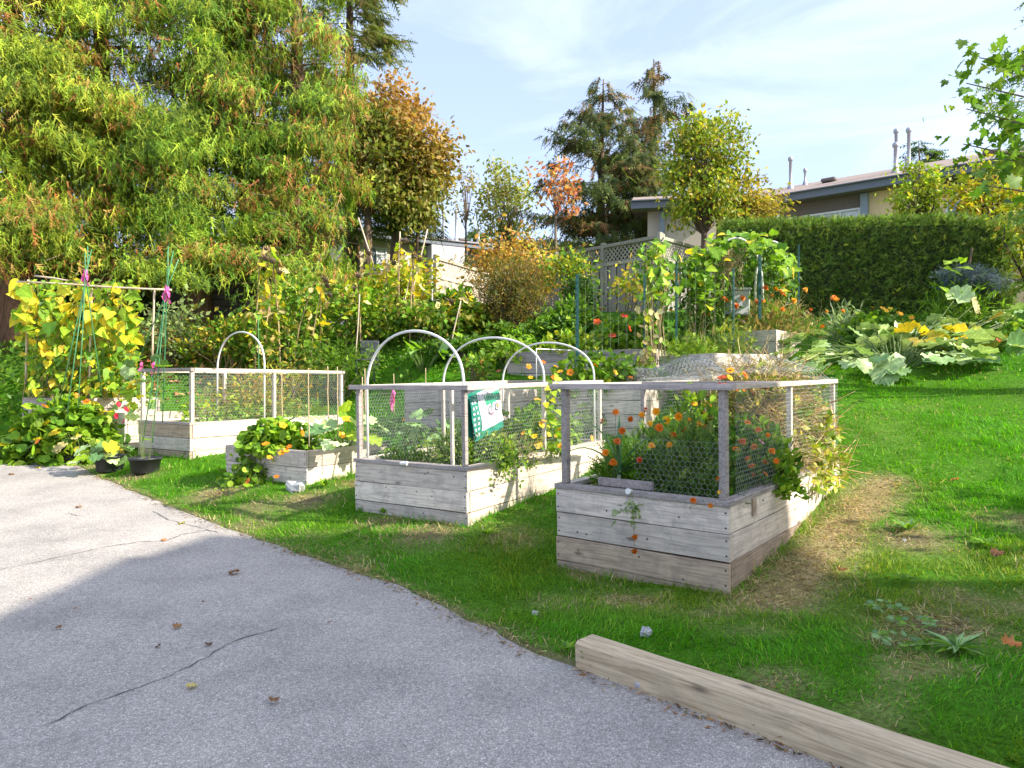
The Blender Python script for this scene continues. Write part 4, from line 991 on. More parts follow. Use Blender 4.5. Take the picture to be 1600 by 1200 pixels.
herb('mounded mint covering the front of the middle bed', inbed(bed2, .55, .45, -.08), (.42, .42, .40), 2400, H_PAL, .045, 'mint', nst=50)
herb('dark low herb creeping along the front left rim of the middle bed', inbed(bed2, .30, 1.02, -.07), (.30, .22, .18), 900, G_M, .042, 'creeping_herb')
herb('bright green parsley in the middle bed behind the creeping herb', inbed(bed2, .85, 1.0, -.08), (.30, .24, .32), 420, G_L, .055, 'parsley', T_FROND_S)
herb('leafy oregano hanging over the sunny side of the middle bed by its corner post', inbed(bed2, .50, .10, -.06), (.36, .17, .33), 1300, G_M + [(2, (.25, .31, .08))], .045, 'oregano', spill=110)
herb('brownish seeding herb below the hanging bag', inbed(bed2, .95, .25, -.08), (.40, .2, .30), 1100, [(2, (.24, .19, .10)), (2, (.16, .2, .06)), (2, (.10, .15, .04)), (1, (.36, .30, .2))], .045, 'seeding_herb')
b2 = inbed(bed2, 1.40, .30, -.06)
nasturtium('nasturtium with golden flowers climbing the side mesh of the middle bed', b2, (.50, .26, .52), 75, .085, 0, (('roundl', 4), ('roundg', 3), ('roundy', 1)), NAST, cols=('nast_g',), fsize=.062,
           fl_at=[at(px, py, dd) - b2 for px, py, dd in ((843, 631, 7.1), (850, 658, 7.1), (835, 682, 7.0), (818, 677, 6.95), (857, 679, 7.15), (874, 671, 7.25), (876, 697, 7.2), (846, 664, 7.1))])
b2 = inbed(bed2, 2.2, .45, -.06)
nasturtium('nasturtium filling the far end of the middle bed', b2, (.48, .40, .58), 70, .085, 7, (('roundl', 4), ('roundg', 3)), NAST, cols=('nast_g', 'nast_o'), fsize=.06)
vr = thing('climbing_vine', 'lime vine climbing the side post of the middle bed', 'plant', inbed(bed2, 1.45, -.03, 0))
pp = np.stack([rng.normal(0, .05, 16), -.05 + rng.normal(0, .03, 16), np.linspace(.2, .78, 16)], -1); leafy(vr, pp, np.tile([.3, -.7, .3], (16, 1)), [('heartl', 3), ('hearty', 1)], .09, .5, .5)
stems_mesh(vr, [[(0, 0, 0), (.03, -.04, .3), (-.02, -.04, .55), (.02, -.05, .8)]], .004, M['stem_green'])

# ================================================================== BED 3: nasturtium and squash
b3 = inbed(bed3, .24, .80, -.02)
nasturtium('bright nasturtium mound with orange flowers spilling over the front of the low bed', b3, (.46, .44, .36), 150, .092, 0, (('roundl', 6), ('roundg', 2)), NAST, spill=((-.36, -.40, -.42), 150), fsize=.075,
           fl_at=[at(px, py, dd) - b3 for px, py, dd in ((415, 694, 7.85), (447, 704, 7.62), (452, 698, 7.64), (421, 715, 7.72), (472, 677, 7.85), (388, 752, 7.62), (432, 745, 7.5), (442, 665, 8.0), (440, 708, 7.6))])
def squash(label, base, spots, size, kinds, blooms=(), jit=.28, name='squash_plant', h=.3, group=None, fkind='nast_g', stemr=.007, upw=.9, fsz=.09):
    root = thing(name, label, 'vegetable', base, group=group)
    lines = []
    for p in spots:
        p = np.asarray(p, float); q = p * np.array([.25, .25, 0]); lines.append([q, (q + p) / 2 + np.array([0, 0, .12]), p])
        nn = nrm(np.array([p[0], p[1] - .15, .25]))
        leafy(root, [p], [nn], kinds, size, upw, .25, jit=jit)
    stems_mesh(root, lines, stemr, M['stem_green'], n=5)
    for b_ in blooms: flower(root, fkind, b_, fsz)
    return root
sb = inbed(bed3, .85, .30, -.03)
squash('squash with big pale leaves in the low bed beside the bamboo canes', sb, [at(px, py, dd) - sb for px, py, dd in ((462, 652, 8.6), (500, 650, 8.5), (508, 668, 8.2), (537, 646, 8.6), (548, 655, 8.5), (556, 665, 8.3), (520, 690, 7.9), (533, 692, 7.9), (565, 660, 8.6), (575, 650, 8.8), (546, 675, 8.2), (494, 678, 8.2), (585, 672, 8.5), (530, 662, 8.5), (572, 680, 8.3), (516, 640, 8.8), (590, 655, 8.9), (600, 668, 8.9))],
       .21, [('squashp', 4), ('squashb', 2), ('squashl', 1)], [at(539, 655, 8.3) - sb, at(534, 680, 8.0) - sb, at(545, 655, 8.4) - sb])
herb('low leafy filler in the soil of the low bed', inbed(bed3, .8, .6, -.05), (.5, .5, .18), 500, G_M, .05, 'chard')
STK = 'bamboo canes in the low bed'
def cane(label, base, top, r, mat, name='cane', cat='garden cane', group=None):
    base = np.asarray(base); b = MB(); b.tube(pline((0, 0, 0), np.asarray(top) - base, 0, 5, .002), [r, r, r * .98, r * .95, r * .9, r * .85], 6); o = b.build(name, mat, smooth=True)
    o.location = [float(q) for q in base]; return tag(o, label, cat, group)
for px, y0, y1, dd, lb in ((482, 690, 575, 7.95, 'bamboo cane nearest the nasturtium mound in the low bed'), (440, 662, 582, 8.9, 'bamboo cane against the caged bed left of the nasturtium'), (512, 665, 572, 8.6, 'bamboo cane in the middle of the squash leaves'), (527, 672, 573, 8.4, 'bamboo cane on the right of the squash leaves'),
                          (566, 690, 589, 7.9, 'short bamboo cane beside the left post of the middle bed'), (570, 640, 576, 8.7, 'bamboo cane just behind the left post of the middle bed'), (615, 640, 584, 9.5, 'cane wrapped with pink tape in front of the kale bed'), (665, 612, 575, 10.6, 'short cane at the back of the kale bed')):
    cane(lb, at(px + 1, y0, dd) - np.array([0, 0, .06]), at(px, y1, dd + .03), .007, M['stake'], group=STK)
def tape(label, base, ln_, group='pink tapes tied to canes'):
    b = MB()
    for k in range(3):
        V = []; F = []; w = .016; ph = rng.uniform(0, 6)
        for i in range(7):
            t = i / 6; c = np.array([.012 * math.sin(ph + t * 5) + (k - 1) * .014, -.012 + .01 * math.cos(ph + t * 4), -ln_ * t * (1 - .2 * k)]); a = ph + t * 2
            V += [c - np.array([math.cos(a), math.sin(a), 0]) * w, c + np.array([math.cos(a), math.sin(a), 0]) * w]
            if i: F.append((2 * i - 2, 2 * i - 1, 2 * i + 1, 2 * i))
        b.add(V, F)
    b.lathe([(.0, .02), (.016, .02), (.02, 0), (.016, -.02), (0, -.02)], 8)
    o = b.build('tape', M['pink']); o.location = [float(q) for q in base]; return tag(o, label, 'tape', group)
tape('pink tape strip hanging at the left post of the middle bed', at(563, 624, 8.0), .24); tape('pink tape strip on the cane in front of the kale bed', at(614, 612, 9.5), .26)

# ================================================================== BED 4: greens
G_BED4 = [(3, (.10, .18, .03)), (3, (.17, .26, .05)), (2, (.27, .34, .10))]
def cabbage_row(label, root_bed, u, v, r, n, name='leafy_greens', size=.11):
    base = inbed(root_bed, u, v, -.08); root = thing(name, label, 'vegetable', base)
    P_, Q = dome(n, r, r, r * 1.25, low=0, shell=.6); leafy(root, P_, Q, [('ovateg', 2), ('ovatel', 4)], size, .7, .1); petioles(root, P_, .2, .003); understory(root, n * 5, r, r, r * 1.15, G_BED4, size * .6, T_OVATE, shell=.25); return root
for k, (u, v, r, lb) in enumerate(((.35, .35, .32, 'leafy greens behind the first mesh panel, nearest the tripod'), (.85, .4, .34, 'leafy greens in the middle of the first mesh panel'), (1.25, .35, .28, 'leafy greens next to the centre post of the caged bed'), (1.95, .35, .34, 'darker leafy greens behind the second mesh panel'), (2.5, .4, .30, 'leafy greens at the far end of the caged bed'))):
    cabbage_row(lb, bed4, u, v, r, 34)
tangle('yellowing pea haulm along the back of the caged bed', inbed(bed4, 1.6, 1.0, -.05), (1.0, .3, .75), 500, STRAW, .3, .004, 'pea_plant', 'plant', greens=1100, gpal=G_Y, gs=.085)
cane('thin green cane leaning at the back of the caged bed', at(404, 590, 11.6), at(404, 492, 11.7), .008, M['green_stake'])

# ================================================================== beds behind
kb = np.array([-1.2, 9.0, G(-1.2, 9.0) + .02])
root = thing('kale', 'blue-grey curly kale before the grey bed, seen through the mesh', 'vegetable', kb)
P_, Q = dome(60, .62, .45, .62, low=0, shell=.6, front=.5); leafy(root, P_ - np.array([0, .05, 0]), Q, [('squashb', 3), ('squash2b', 2)], .19, .5, .2); petioles(root, P_, .2, .006); understory(root, 300, .6, .55, .35, [(2, (.10, .14, .10)), (2, (.18, .23, .17))], .10, T_OVATE)
for q in ((657, 652, 9.3), (630, 655, 9.2), (676, 640, 9.6)): flower(root, 'nast_o', at(*q) - kb, .05)
nb = inbed(bed6, .45, .75, -.05)
nasturtium('broad nasturtium with orange flowers heaped over the pale bed behind the nearest one', nb, (.95, .55, .62), 150, .10, 0, (('roundl', 5), ('roundg', 3)), NAST, fsize=.085, cols=('nast_o', 'nast_g'), spill=((-.25, -.55, -.35), 50),
           fl_at=[at(px, py, dd) - nb for px, py, dd in ((848, 566, 9.8), (875, 581, 9.6), (891, 582, 9.5), (866, 590, 9.4), (826, 573, 9.9), (829, 590, 9.6), (930, 571, 9.7), (961, 582, 9.5), (985, 590, 9.2), (868, 573, 9.9))])
# rolled netting on top of bed 6
rn = thing('wire_roll', 'loose roll of grey chicken wire lying across the bed behind the marigolds', 'wire netting', at(1065, 598, 8.9))
hexmesh('wire_mesh', lambda u, v: np.stack([-.55 + u + 0 * v, .35 * (v - .5) + .12 * np.cos(v * 9), .10 + .09 * np.sin(v * 9 + u * 1.5) + .16 * u - .04 * np.sin(u * 7)], -1), 1.15, 1.6, .055, .0016, rn)
herb('grey-purple lavender stubble beside the roll of wire', at(1005, 596, 9.9), (.35, .25, .2), 700, [(2, (.22, .20, .26)), (2, (.30, .29, .36)), (1, (.12, .14, .10))], .07, 'lavender', T_NARROW)
herb('fresh ferny herb spilling over the low pale bed', inbed(bed8, .25, .75, -.1), (.45, .42, .40), 900, G_L, .10, 'carrot_tops', T_FROND_S)
# ================================================================== LEFT: trellis, tripods, pots
def g_at(px, d):
    x = (px - 800) / FPX * d; return np.array([x, d, G(x, d)])
tr_d = 11.6
base = g_at(140, tr_d)
t_ = thing('bean_trellis', 'bean trellis of peeled sticks with two top bars behind the yellow bean vine', 'trellis', base)
for (a, b, r, nm) in ((at(27, 440, 11.5), at(268, 453, 11.3), .016, 'top_bar'), (at(54, 431, 12.2), at(130, 442, 12.1), .016, 'top_bar'), (at(238, 560, 11.5), at(241, 452, 11.35), .016, 'upright'), (at(40, 600, 11.6), at(44, 437, 11.55), .016, 'upright'), (at(140, 620, 11.5), at(143, 446, 11.45), .016, 'upright')):
    bb = MB(); bb.tube(pline(a - base, b - base, 0, 5, .005), r, 6); bb.build(nm, M['stick'], t_, True)
bv = thing('bean_vine', 'tall climbing bean covered in bright yellow leaves on the stick trellis', 'plant', base)
n = 330
u = rng.uniform(0, 1, n); v = rng.uniform(0, 1, n) ** .8
px_ = 28 + 190 * u; py_ = 438 + 175 * v
ok = ~((u < .12) & (v > .55)) & ~((u > .93) & (v > .75)); px_, py_ = px_[ok], py_[ok]
pts = np.array([at(a, b, tr_d + rng.normal(0, .22) - .10) - base for a, b in zip(px_, py_)])
low = (py_ > 540)
leafy(bv, pts[~low], np.tile([.25, -.9, .2], ((~low).sum(), 1)), [('hearty', 7), ('heartl', 3), ('heartg', 1)], .20, .25, .75, jit=.45)
leafy(bv, pts[low], np.tile([.2, -.9, .3], (low.sum(), 1)), [('hearty', 3), ('heartl', 3), ('heartg', 4)], .15, .35, .6, jit=.4)
m_ = 1700; P_ = np.array([at(a, b, tr_d + .12 + rng.normal(0, .2)) - base for a, b in zip(rng.uniform(35, 212, m_), rng.uniform(436, 615, m_))])
cloud('foliage', [scatter(T_LEAF, P_, rng.normal(0, .6, (m_, 3)) + np.array([0, 0, -.7]), rng.normal(0, .5, (m_, 3)) + np.array([.2, -1, .2]), .13 * rng.uniform(.6, 1.2, m_), pick(G_M + G_L + [(3, (.42, .38, .04))], m_))], M['leaf'], bv)
stems_mesh(bv, [pline(at(rng.uniform(35, 210), 625, 11.6) - base, at(rng.uniform(35, 215), rng.uniform(432, 470), 11.6) - base, 0, 6, .05) for _ in range(34)], .006, M['stem_dry'])

def tripod(label, pix_feet, knot, tops, d, foot_d):
    k = at(*knot, d); base = g_at(knot[0], d); root = thing('cane_tripod', label, 'plant support', base)
    for (fx, fy), (tx, ty), fd in zip(pix_feet, tops, foot_d):
        b = MB(); f = at(fx, fy, fd) - base; top = at(tx, ty, d - (fd - d) * .25) - base; kk = k - base + np.array([rng.normal(0, .012), rng.normal(0, .012), 0])
        b.tube([f, (f + kk) / 2 + rng.normal(0, .004, 3), kk, top], .008, 6); b.build('cane', M['green_stake'], root, True)
    b = MB(); b.lathe([(.02, -.05), (.028, -.03), (.03, .02), (.022, .05)], 8)
    for q in range(4):
        V = []; F = []; w = .022
        for i in range(5):
            c = np.array([.03 * math.cos(q * 1.7) * (1 + i * .2), -.03 + .01 * q, -.02 - i * .045 * (1 - .15 * q)]); a = q + i * .8
            V += [c - np.array([math.cos(a), math.sin(a), 0]) * w, c + np.array([math.cos(a), math.sin(a), 0]) * w]
            if i: F.append((2 * i - 2, 2 * i - 1, 2 * i + 1, 2 * i))
        b.add(V, F)
    o = b.build('ribbon', M['pink'], root); o.location = [float(q) for q in (k - base)]
    return root
tripod('green cane tripod tied with a small pink band in front of the yellow bean vine', [(94, 625), (122, 636), (160, 622), (105, 645)], (134, 426), [(137, 384), (143, 390), (133, 395), (141, 400)], 10.7, [10.9, 10.4, 11.1, 10.3])
tripod('green cane tripod with a big magenta ribbon standing in the round pot', [(223, 690), (238, 692), (254, 660), (218, 560)], (261, 452), [(263, 385), (271, 391), (279, 405), (262, 392)], 9.7, [9.5, 9.5, 10.0, 10.3])
tape('pink tape fluttering from the tripod just above the caged bed', at(241, 568, 9.6), .16); tape('pink tape tied low on the tripod cane beside the other one', at(221, 568, 9.9), .10)

def pot(label, base, r, h, tilt=0.0):
    root = thing('plant_pot', label, 'plant pot', base, (tilt, 0, 0), group='black plastic plant pots')
    b = MB(); b.lathe([(0, .002), (r * .78, .0), (r * .82, .01), (r * .96, h * .86), (r * 1.03, h * .86), (r * 1.05, h), (r * .97, h), (r * .93, h * .82), (r * .8, .03), (0, .03)], 26); b.build('wall', M['pot'], root, True)
    b = MB(); b.lathe([(0, h * .84), (r * .5, h * .85), (r * .92, h * .82)], 14); b.build('soil', M['soil'], root)
    return root
q1 = g_at(117, 10.6); q2 = g_at(227, 9.35); q3 = g_at(172, 9.7)
pot('black pot of yellowing squash beside the trailing nasturtiums', q1, .205, .25); pot('black pot holding the tripod with the magenta ribbon', q2, .20, .20); pot('half hidden black pot between the other two pots', q3, .20, .22)
squash('yellowing potted squash below the first tripod', q1 + np.array([0, 0, .22]), [(rng.normal(0, .24), -abs(rng.normal(0, .15)), rng.uniform(-.05, .26)) for _ in range(26)] + [(-.45, -.2, .08), (-.55, -.1, .18), (-.35, -.25, -.02)], .15, [('squashy', 3), ('squashl', 3), ('squashp', 2), ('squashw', 1)], name='potted_squash', stemr=.005)
squash('potted squash with crimson flowers climbing the second tripod', q2 + np.array([0, 0, .18]), [at(px, py, dd) - q2 - np.array([0, 0, .18]) for px, py, dd in ((208, 553, 9.8), (212, 570, 9.7), (205, 590, 9.7), (218, 600, 9.6), (210, 610, 9.6), (195, 605, 9.7), (226, 618, 9.5), (187, 628, 9.7), (205, 623, 9.6), (255, 560, 9.6), (249, 572, 9.6), (253, 590, 9.6), (247, 620, 9.6), (222, 585, 9.7), (202, 572, 9.8), (215, 635, 9.6), (215, 655, 9.5), (236, 640, 9.6), (196, 618, 9.7), (208, 640, 9.6), (220, 560, 9.7), (214, 594, 9.6))],
       .19, [('squashb', 5), ('squashp', 2), ('squashl', 2), ('squashy', 1)], [], name='potted_squash', stemr=.0014, upw=.3)
root = squash('large leaved squash trailing out of the half hidden pot', q3 + np.array([0, 0, .2]), [(rng.normal(0, .22), -abs(rng.normal(0, .12)), rng.uniform(-.08, .28)) for _ in range(24)], .19, [('squashb', 3), ('squashp', 3), ('squashl', 2), ('squashy', 1)], [at(px, py, 9.5) - q3 - np.array([0, 0, .2]) for px, py in ((194, 658), (181, 650), (185, 632), (197, 640), (242, 600))], name='potted_squash', stemr=.005, fkind='nast_c', fsz=.08)
nb = g_at(105, 10.95)
nasturtium('large sprawling nasturtium running from the left bed to the road edge', nb, (.95, .7, .98), 240, .155, 0, (('roundl', 4), ('roundg', 4), ('roundy', 1)), NAST, fsize=.09, cols=('nast_o',), spill=((-1.3, -.75, .15), 85),
           fl_at=[at(px, py, dd) - nb for px, py, dd in ((70, 635, 10.4), (135, 628, 10.6), (59, 690, 9.9), (120, 618, 10.8))])
herb('yellow-green bed plants behind the first tripod', g_at(165, 12.2), (.8, .5, .75), 900, G_L + [(2, (.42, .40, .05))], .13, 'squash_patch', T_OVATE)
herb('small plants in the little bed at the left edge', inbed(bed10, .5, .9, -.05), (.4, .4, .3), 400, G_M, .09, 'young_greens', T_OVATE)

# ================================================================== RIGHT: pumpkins, arch, posts, back beds
pk = g_at(1400, 10.6)
P_ = []
for k in range(104):
    px = rng.uniform(1235, 1598); f = rng.uniform(0, 1)
    dd = 9.7 + f * 2.3; x = (px - 800) / FPX * dd
    z = G(x, dd) + rng.uniform(.14, .34) + .12 * f
    P_.append(np.array([x, dd, z]) - pk)
squash('sprawling pumpkin patch with broad grey-green leaves at the top of the lawn', pk, P_, .34, [('squashp', 6), ('squashb', 2), ('squash2p', 1)], [], jit=.30, name='pumpkin_plant', stemr=.010, upw=1.5)
P_ = [at(px, py, dd) - pk for px, py, dd in ((1440, 508, 11.2), (1447, 528, 10.9), (1425, 535, 10.8), (1470, 510, 11.2), (1490, 520, 11.0), (1497, 508, 11.2), (1480, 535, 10.8), (1462, 525, 11.0), (1530, 530, 11.0), (1520, 522, 11.1), (1545, 500, 11.4), (1520, 478, 11.6), (1490, 470, 11.7), (1512, 540, 10.8), (1475, 495, 11.4), (1410, 520, 11.1))]
squash('fading pumpkin plant heaped up with yellow and pale withered leaves', pk + np.array([.35, .5, .0]), [p - np.array([.35, .5, 0]) for p in P_], .30, [('squash2y', 2), ('squash2p', 2), ('squashw', 2), ('squashy', 2)], [], name='pumpkin_plant', stemr=.012, upw=-.1)
herb('grassy green mound behind the fading pumpkin leaves', g_at(1500, 12.2), (.85, .6, .95), 1300, G_M, .16, 'daylily', T_NARROW)
nb = g_at(1375, 12.4)
nasturtium('low nasturtium with golden flowers between the hedge and the pumpkins', nb, (.75, .5, .55), 90, .10, 9, (('roundg', 3), ('roundl', 3), ('roundb', 1)), NAST, cols=('nast_g',), fsize=.09)
nb = g_at(1585, 11.0)
nasturtium('nasturtium with red flowers at the right end of the pumpkin patch', nb, (.5, .4, .45), 50, .10, 0, (('roundg', 3), ('roundl', 3)), NAST, cols=('nast_r',), fsize=.09, fl_at=[at(px, py, 10.5) - nb for px, py in ((1560, 532), (1576, 534), (1595, 533), (1592, 544), (1597, 562))])

# marigold bed by the hedge
b9 = inbed(bed9, .35, .45, -.08)
feather_bush('straw coloured dying marigolds in the tall corner bed', b9 + np.array([.3, .15, 0]), (.85, .55, .62), 900, STRAW + G_M, blooms_at(b9 + np.array([.3, .15, 0]), [(1258, 453), (1225, 462), (1212, 452), (1240, 470), (1290, 488), (1303, 466), (1222, 484), (1266, 484), (1285, 510), (1317, 486), (1308, 468)], 11.7, .2), .10, ['mari_o', 'mari_g'], size=.14, nst=80)
tangle('brown twiggy dead stems at the hedge side of the tall corner bed', b9 + np.array([.45, .2, 0]), (.8, .5, .6), 500, STRAW, .3, .006)
b9 = inbed(bed9, .45, 1.35, -.08)
feather_bush('green marigold bush with golden blooms under the bean arch', b9, (.62, .5, .60), 900, G_M, blooms_at(b9, [(1150, 478), (1123, 478), (1104, 490), (1131, 468), (1135, 470), (1160, 466), (1183, 472), (1192, 470), (1196, 450), (1206, 462), (1222, 456)], 11.6, .2), .10, ['mari_g', 'mari_o'], size=.15, nst=40)
herb('silvery lavender beside the corner bed', g_at(1322, 12.8), (.45, .4, .65), 500, [(2, (.20, .25, .23)), (2, (.28, .33, .32))], .15, 'lavender', T_NARROW)
herb('ferny dill growing through the wire of the back beds', g_at(1140, 11.2), (.5, .4, .8), 700, [(2, (.09, .15, .04)), (2, (.16, .21, .05)), (1, (.30, .30, .07))], .14, 'dill', T_FROND_S)
# green posts with strung netting
PG = 'green steel posts holding the bean netting'
for px, y0, y1, dd, r, lb in ((902, 562, 433, 10.7, .034, 'thick green steel post left of the back nasturtium'), (1007, 590, 435, 10.4, .022, 'green steel post carrying the withered bean vine'), (1057, 556, 405, 10.9, .024, 'green steel post at the left foot of the bean arch'), (1146, 550, 423, 11.1, .022, 'short green steel post in front of the marigold bush'), (1187, 492, 392, 11.4, .034, 'green steel post right under the white arch pipe'), (1248, 470, 385, 12.6, .022, 'green steel post against the hedge')):
    base = at(px, y0 + 6, dd); b = MB(); hgt = (y0 - y1) / FPX * dd + .1
    b.box((0, 0, hgt / 2), (r * 1.5, r * .5, hgt)); b.box((0, r * .55, hgt / 2), (r * .5, r * .6, hgt))
    for k in range(int(hgt / .09)): b.box((0, -r * .34, .06 + k * .09), (r * .5, r * .18, .02))
    o = b.build('steel_post', M['post_green']); o.location = [float(q) for q in base]; tag(o, lb, 'post', PG)
nt_ = thing('pole_netting', 'pale string netting stretched between the green posts', 'netting', at(1000, 560, 10.8))
b = MB(); o_ = at(1000, 560, 10.8)
for py0, py1 in ((440, 412), (462, 436), (485, 462), (508, 488), (531, 514), (552, 538)): b.tube([q - o_ for q in pline(at(902, py0, 10.7), at(1057, py1, 10.9), .01, 6, .004)] , .0011, 3)
for k in range(13):
    f = k / 12; b.tube([at(902 + 155 * f, 440 - 28 * f, 10.7 + .2 * f) - o_, at(902 + 155 * f, 552 - 14 * f, 10.7 + .2 * f) - o_], .0010, 3)
for k in range(7):
    f = k / 6; b.tube([at(1057 + 90 * f, 412 + 10 * f, 10.9) - o_, at(1057 + 90 * f, 545, 10.9) - o_], .0010, 3)
for k in range(5): b.tube([at(1057, 425 + 25 * k, 10.9) - o_, at(1147, 432 + 25 * k, 10.9) - o_], .0010, 3)
b.build('string', plain('weathered_string', (.30, .33, .27), .8), nt_, kind='stuff')
# arch
ar = thing('pipe_arch', 'white pipe arch hidden under the bean vine in the back beds', 'garden arch', at(1180, 490, 11.6))
o_ = at(1180, 490, 11.6)
for (l, r_, dd, top) in (((1108, 470), (1192, 470), 11.5, 372), ((1180, 470), (1231, 455), 12.3, 385)):
    pts = []
    for k in range(21):
        a = math.pi * k / 20; x = (l[0] + r_[0]) / 2 - math.cos(a) * (r_[0] - l[0]) / 2; y = l[1] + (r_[1] - l[1]) * k / 20 - math.sin(a) ** .7 * (l[1] - top)
        pts.append(at(x, y, dd) - o_)
    bb = MB(); bb.tube(pts, .018, 7); bb.build('pipe', M['pvc'], ar, True)
av = thing('bean_vine', 'green runner bean draped over the white pipe arch', 'plant', o_)
P_ = []
for k in range(218):
    a = rng.uniform(-.1, 1) * math.pi; x = 1160 - math.cos(a) * rng.uniform(62, 84) + rng.normal(0, 5); y = 452 - math.sin(max(a, 0)) ** .7 * 78 + rng.normal(0, 8) + (rng.uniform(0, 50) if rng.uniform() < .3 and x < 1120 else 0)
    P_.append(at(x, y, 11.8 + rng.normal(0, .35)) - o_)
for k in range(80): P_.append(at(rng.normal(1098, 16), rng.uniform(385, 480), 11.4 + rng.normal(0, .12)) - o_)
leafy(av, P_[:298], np.tile([0, -.6, .6], (298, 1)), [('heartg', 3), ('heartl', 5), ('hearty', 1)], .15, .6, .3)
m_ = 1500; a = rng.uniform(0, 1, m_); P_ = np.array([at(x, y, dd) - o_ for x, y, dd in zip(rng.normal(1100, 24, m_), rng.uniform(400, 540, m_), rng.normal(12.0, .3, m_))])
P2 = np.array([at(1160 - math.cos(q) * rng.uniform(55, 82) + rng.normal(0, 6), 455 - math.sin(q) ** .7 * 74 + rng.normal(0, 7), rng.normal(12.0, .35)) - o_ for q in rng.uniform(0, math.pi, 700)])
P3 = np.array([at(rng.uniform(1130, 1245), rng.uniform(395, 480), rng.normal(12.9, .2)) - o_ for q in range(900)])
P_ = np.r_[P_, P2, P3]; m_ = len(P_)
cloud('foliage', [scatter(T_LEAF, P_, rng.normal(0, .6, (m_, 3)) + np.array([0, 0, -.6]), rng.normal(0, .5, (m_, 3)) + np.array([.2, -.9, .3]), .11 * rng.uniform(.6, 1.3, m_), pick(G_M + G_D, m_))], M['leaf'], av)
stems_mesh(av, [pline(at(rng.uniform(1110, 1175), 388, 11.7) - o_, at(rng.uniform(1110, 1160), rng.uniform(405, 470), 11.7) - o_, 0, 5, .04) for _ in range(40)] + [pline(at(1070 + 4 * k, 545, 11.6) - o_, at(1085 + 4 * k, 400, 11.8) - o_, 0, 6, .05) for k in range(10)], .008, M['stem_dry'])
pv = thing('bean_vine', 'yellow-green bean column climbing in front of the fence corner', 'plant', at(1028, 560, 10.9)); o_ = at(1028, 560, 10.9)
P_ = [at(rng.normal(1024, 15), rng.uniform(375, 470), 10.9 + rng.normal(0, .15)) - o_ for _ in range(75)]; leafy(pv, P_, np.tile([.1, -.9, .2], (75, 1)), [('heartg', 3), ('heartl', 5), ('hearty', 1)], .14, .3, .7)
m_ = 260; P_ = np.array([at(rng.normal(1026, 13), rng.uniform(378, 480), 11.05 + rng.normal(0, .12)) - o_ for _ in range(m_)])
cloud('foliage', [scatter(T_LEAF, P_, rng.normal(0, .6, (m_, 3)) + np.array([0, 0, -.7]), rng.normal(0, .5, (m_, 3)) + np.array([.2, -.9, .2]), .11 * rng.uniform(.6, 1.2, m_), pick(G_M, m_))], M['leaf'], pv)
stems_mesh(pv, [pline(at(1018 + 3 * k, 570, 10.9) - o_, at(1010 + 5 * k, 380, 10.9) - o_, 0, 6, .04) for k in range(7)], .01, M['stem_dry'])
wv = thing('withered_vine', 'withered pale bean leaves hanging on the second green post', 'dead plant', at(1012, 590, 10.3)); o_ = at(1012, 590, 10.3)
P_ = [at(rng.normal(1013, 9), rng.uniform(478, 580), 10.25 + rng.normal(0, .06)) - o_ for _ in range(46)]; leafy(wv, P_, np.tile([.1, -.9, .1], (46, 1)), [('hangw', 5), ('hangy', 1), ('hangl', 2)], .13, .1, .9)
stems_mesh(wv, [pline(at(1010 + 3 * k, 592, 10.28) - o_, at(1008 + 4 * k, 470, 10.28) - o_, 0, 6, .03) for k in range(4)], .006, M['stem_dry'])
nb = g_at(985, 12.2); nb[2] = 2.0
nasturtium('deep green nasturtium with red flowers behind the string netting', nb, (.80, .55, .72), 130, .12, 0, (('roundg', 5), ('roundl', 3)), NAST, cols=('nast_r',), fsize=.11, fl_at=[at(px, py, 11.4) - nb for px, py in ((939, 483), (975, 494), (933, 503), (983, 513), (957, 525), (1028, 505), (1030, 494), (1049, 486))])
herb('yellow-green plants on the long low bed', inbed(bed7, .3, 1.5, -.05), (.7, .35, .40), 500, G_L + [(2, (.36, .36, .06))], .13, 'bean_plants', T_OVATE)
wb = MB(); wb.box((0, 0, .2), (.36, .3, .44), ch=.02); wb.box((0, 0, .44), (.40, .34, .05), ch=.015); o = wb.build('compost_bin', plain('pale_grey_plastic', (.48, .5, .52), .5)); o.location = [float(q) for q in at(1152, 492, 12.5)]; tag(o, 'pale grey lidded bin under the bean arch', 'compost bin')
# hose hook wire frame in front of bed 7
b = MB(); o_ = at(838, 575, 10.6); b.tube([at(838, 600, 10.6) - o_, at(838, 545, 10.6) - o_, at(905, 548, 11.4) - o_], .010, 6); o = b.build('wire_hoop', M['pvc'], smooth=True); o.location = [float(q) for q in o_]; tag(o, 'white square wire frame in front of the long grey bed', 'plant support')
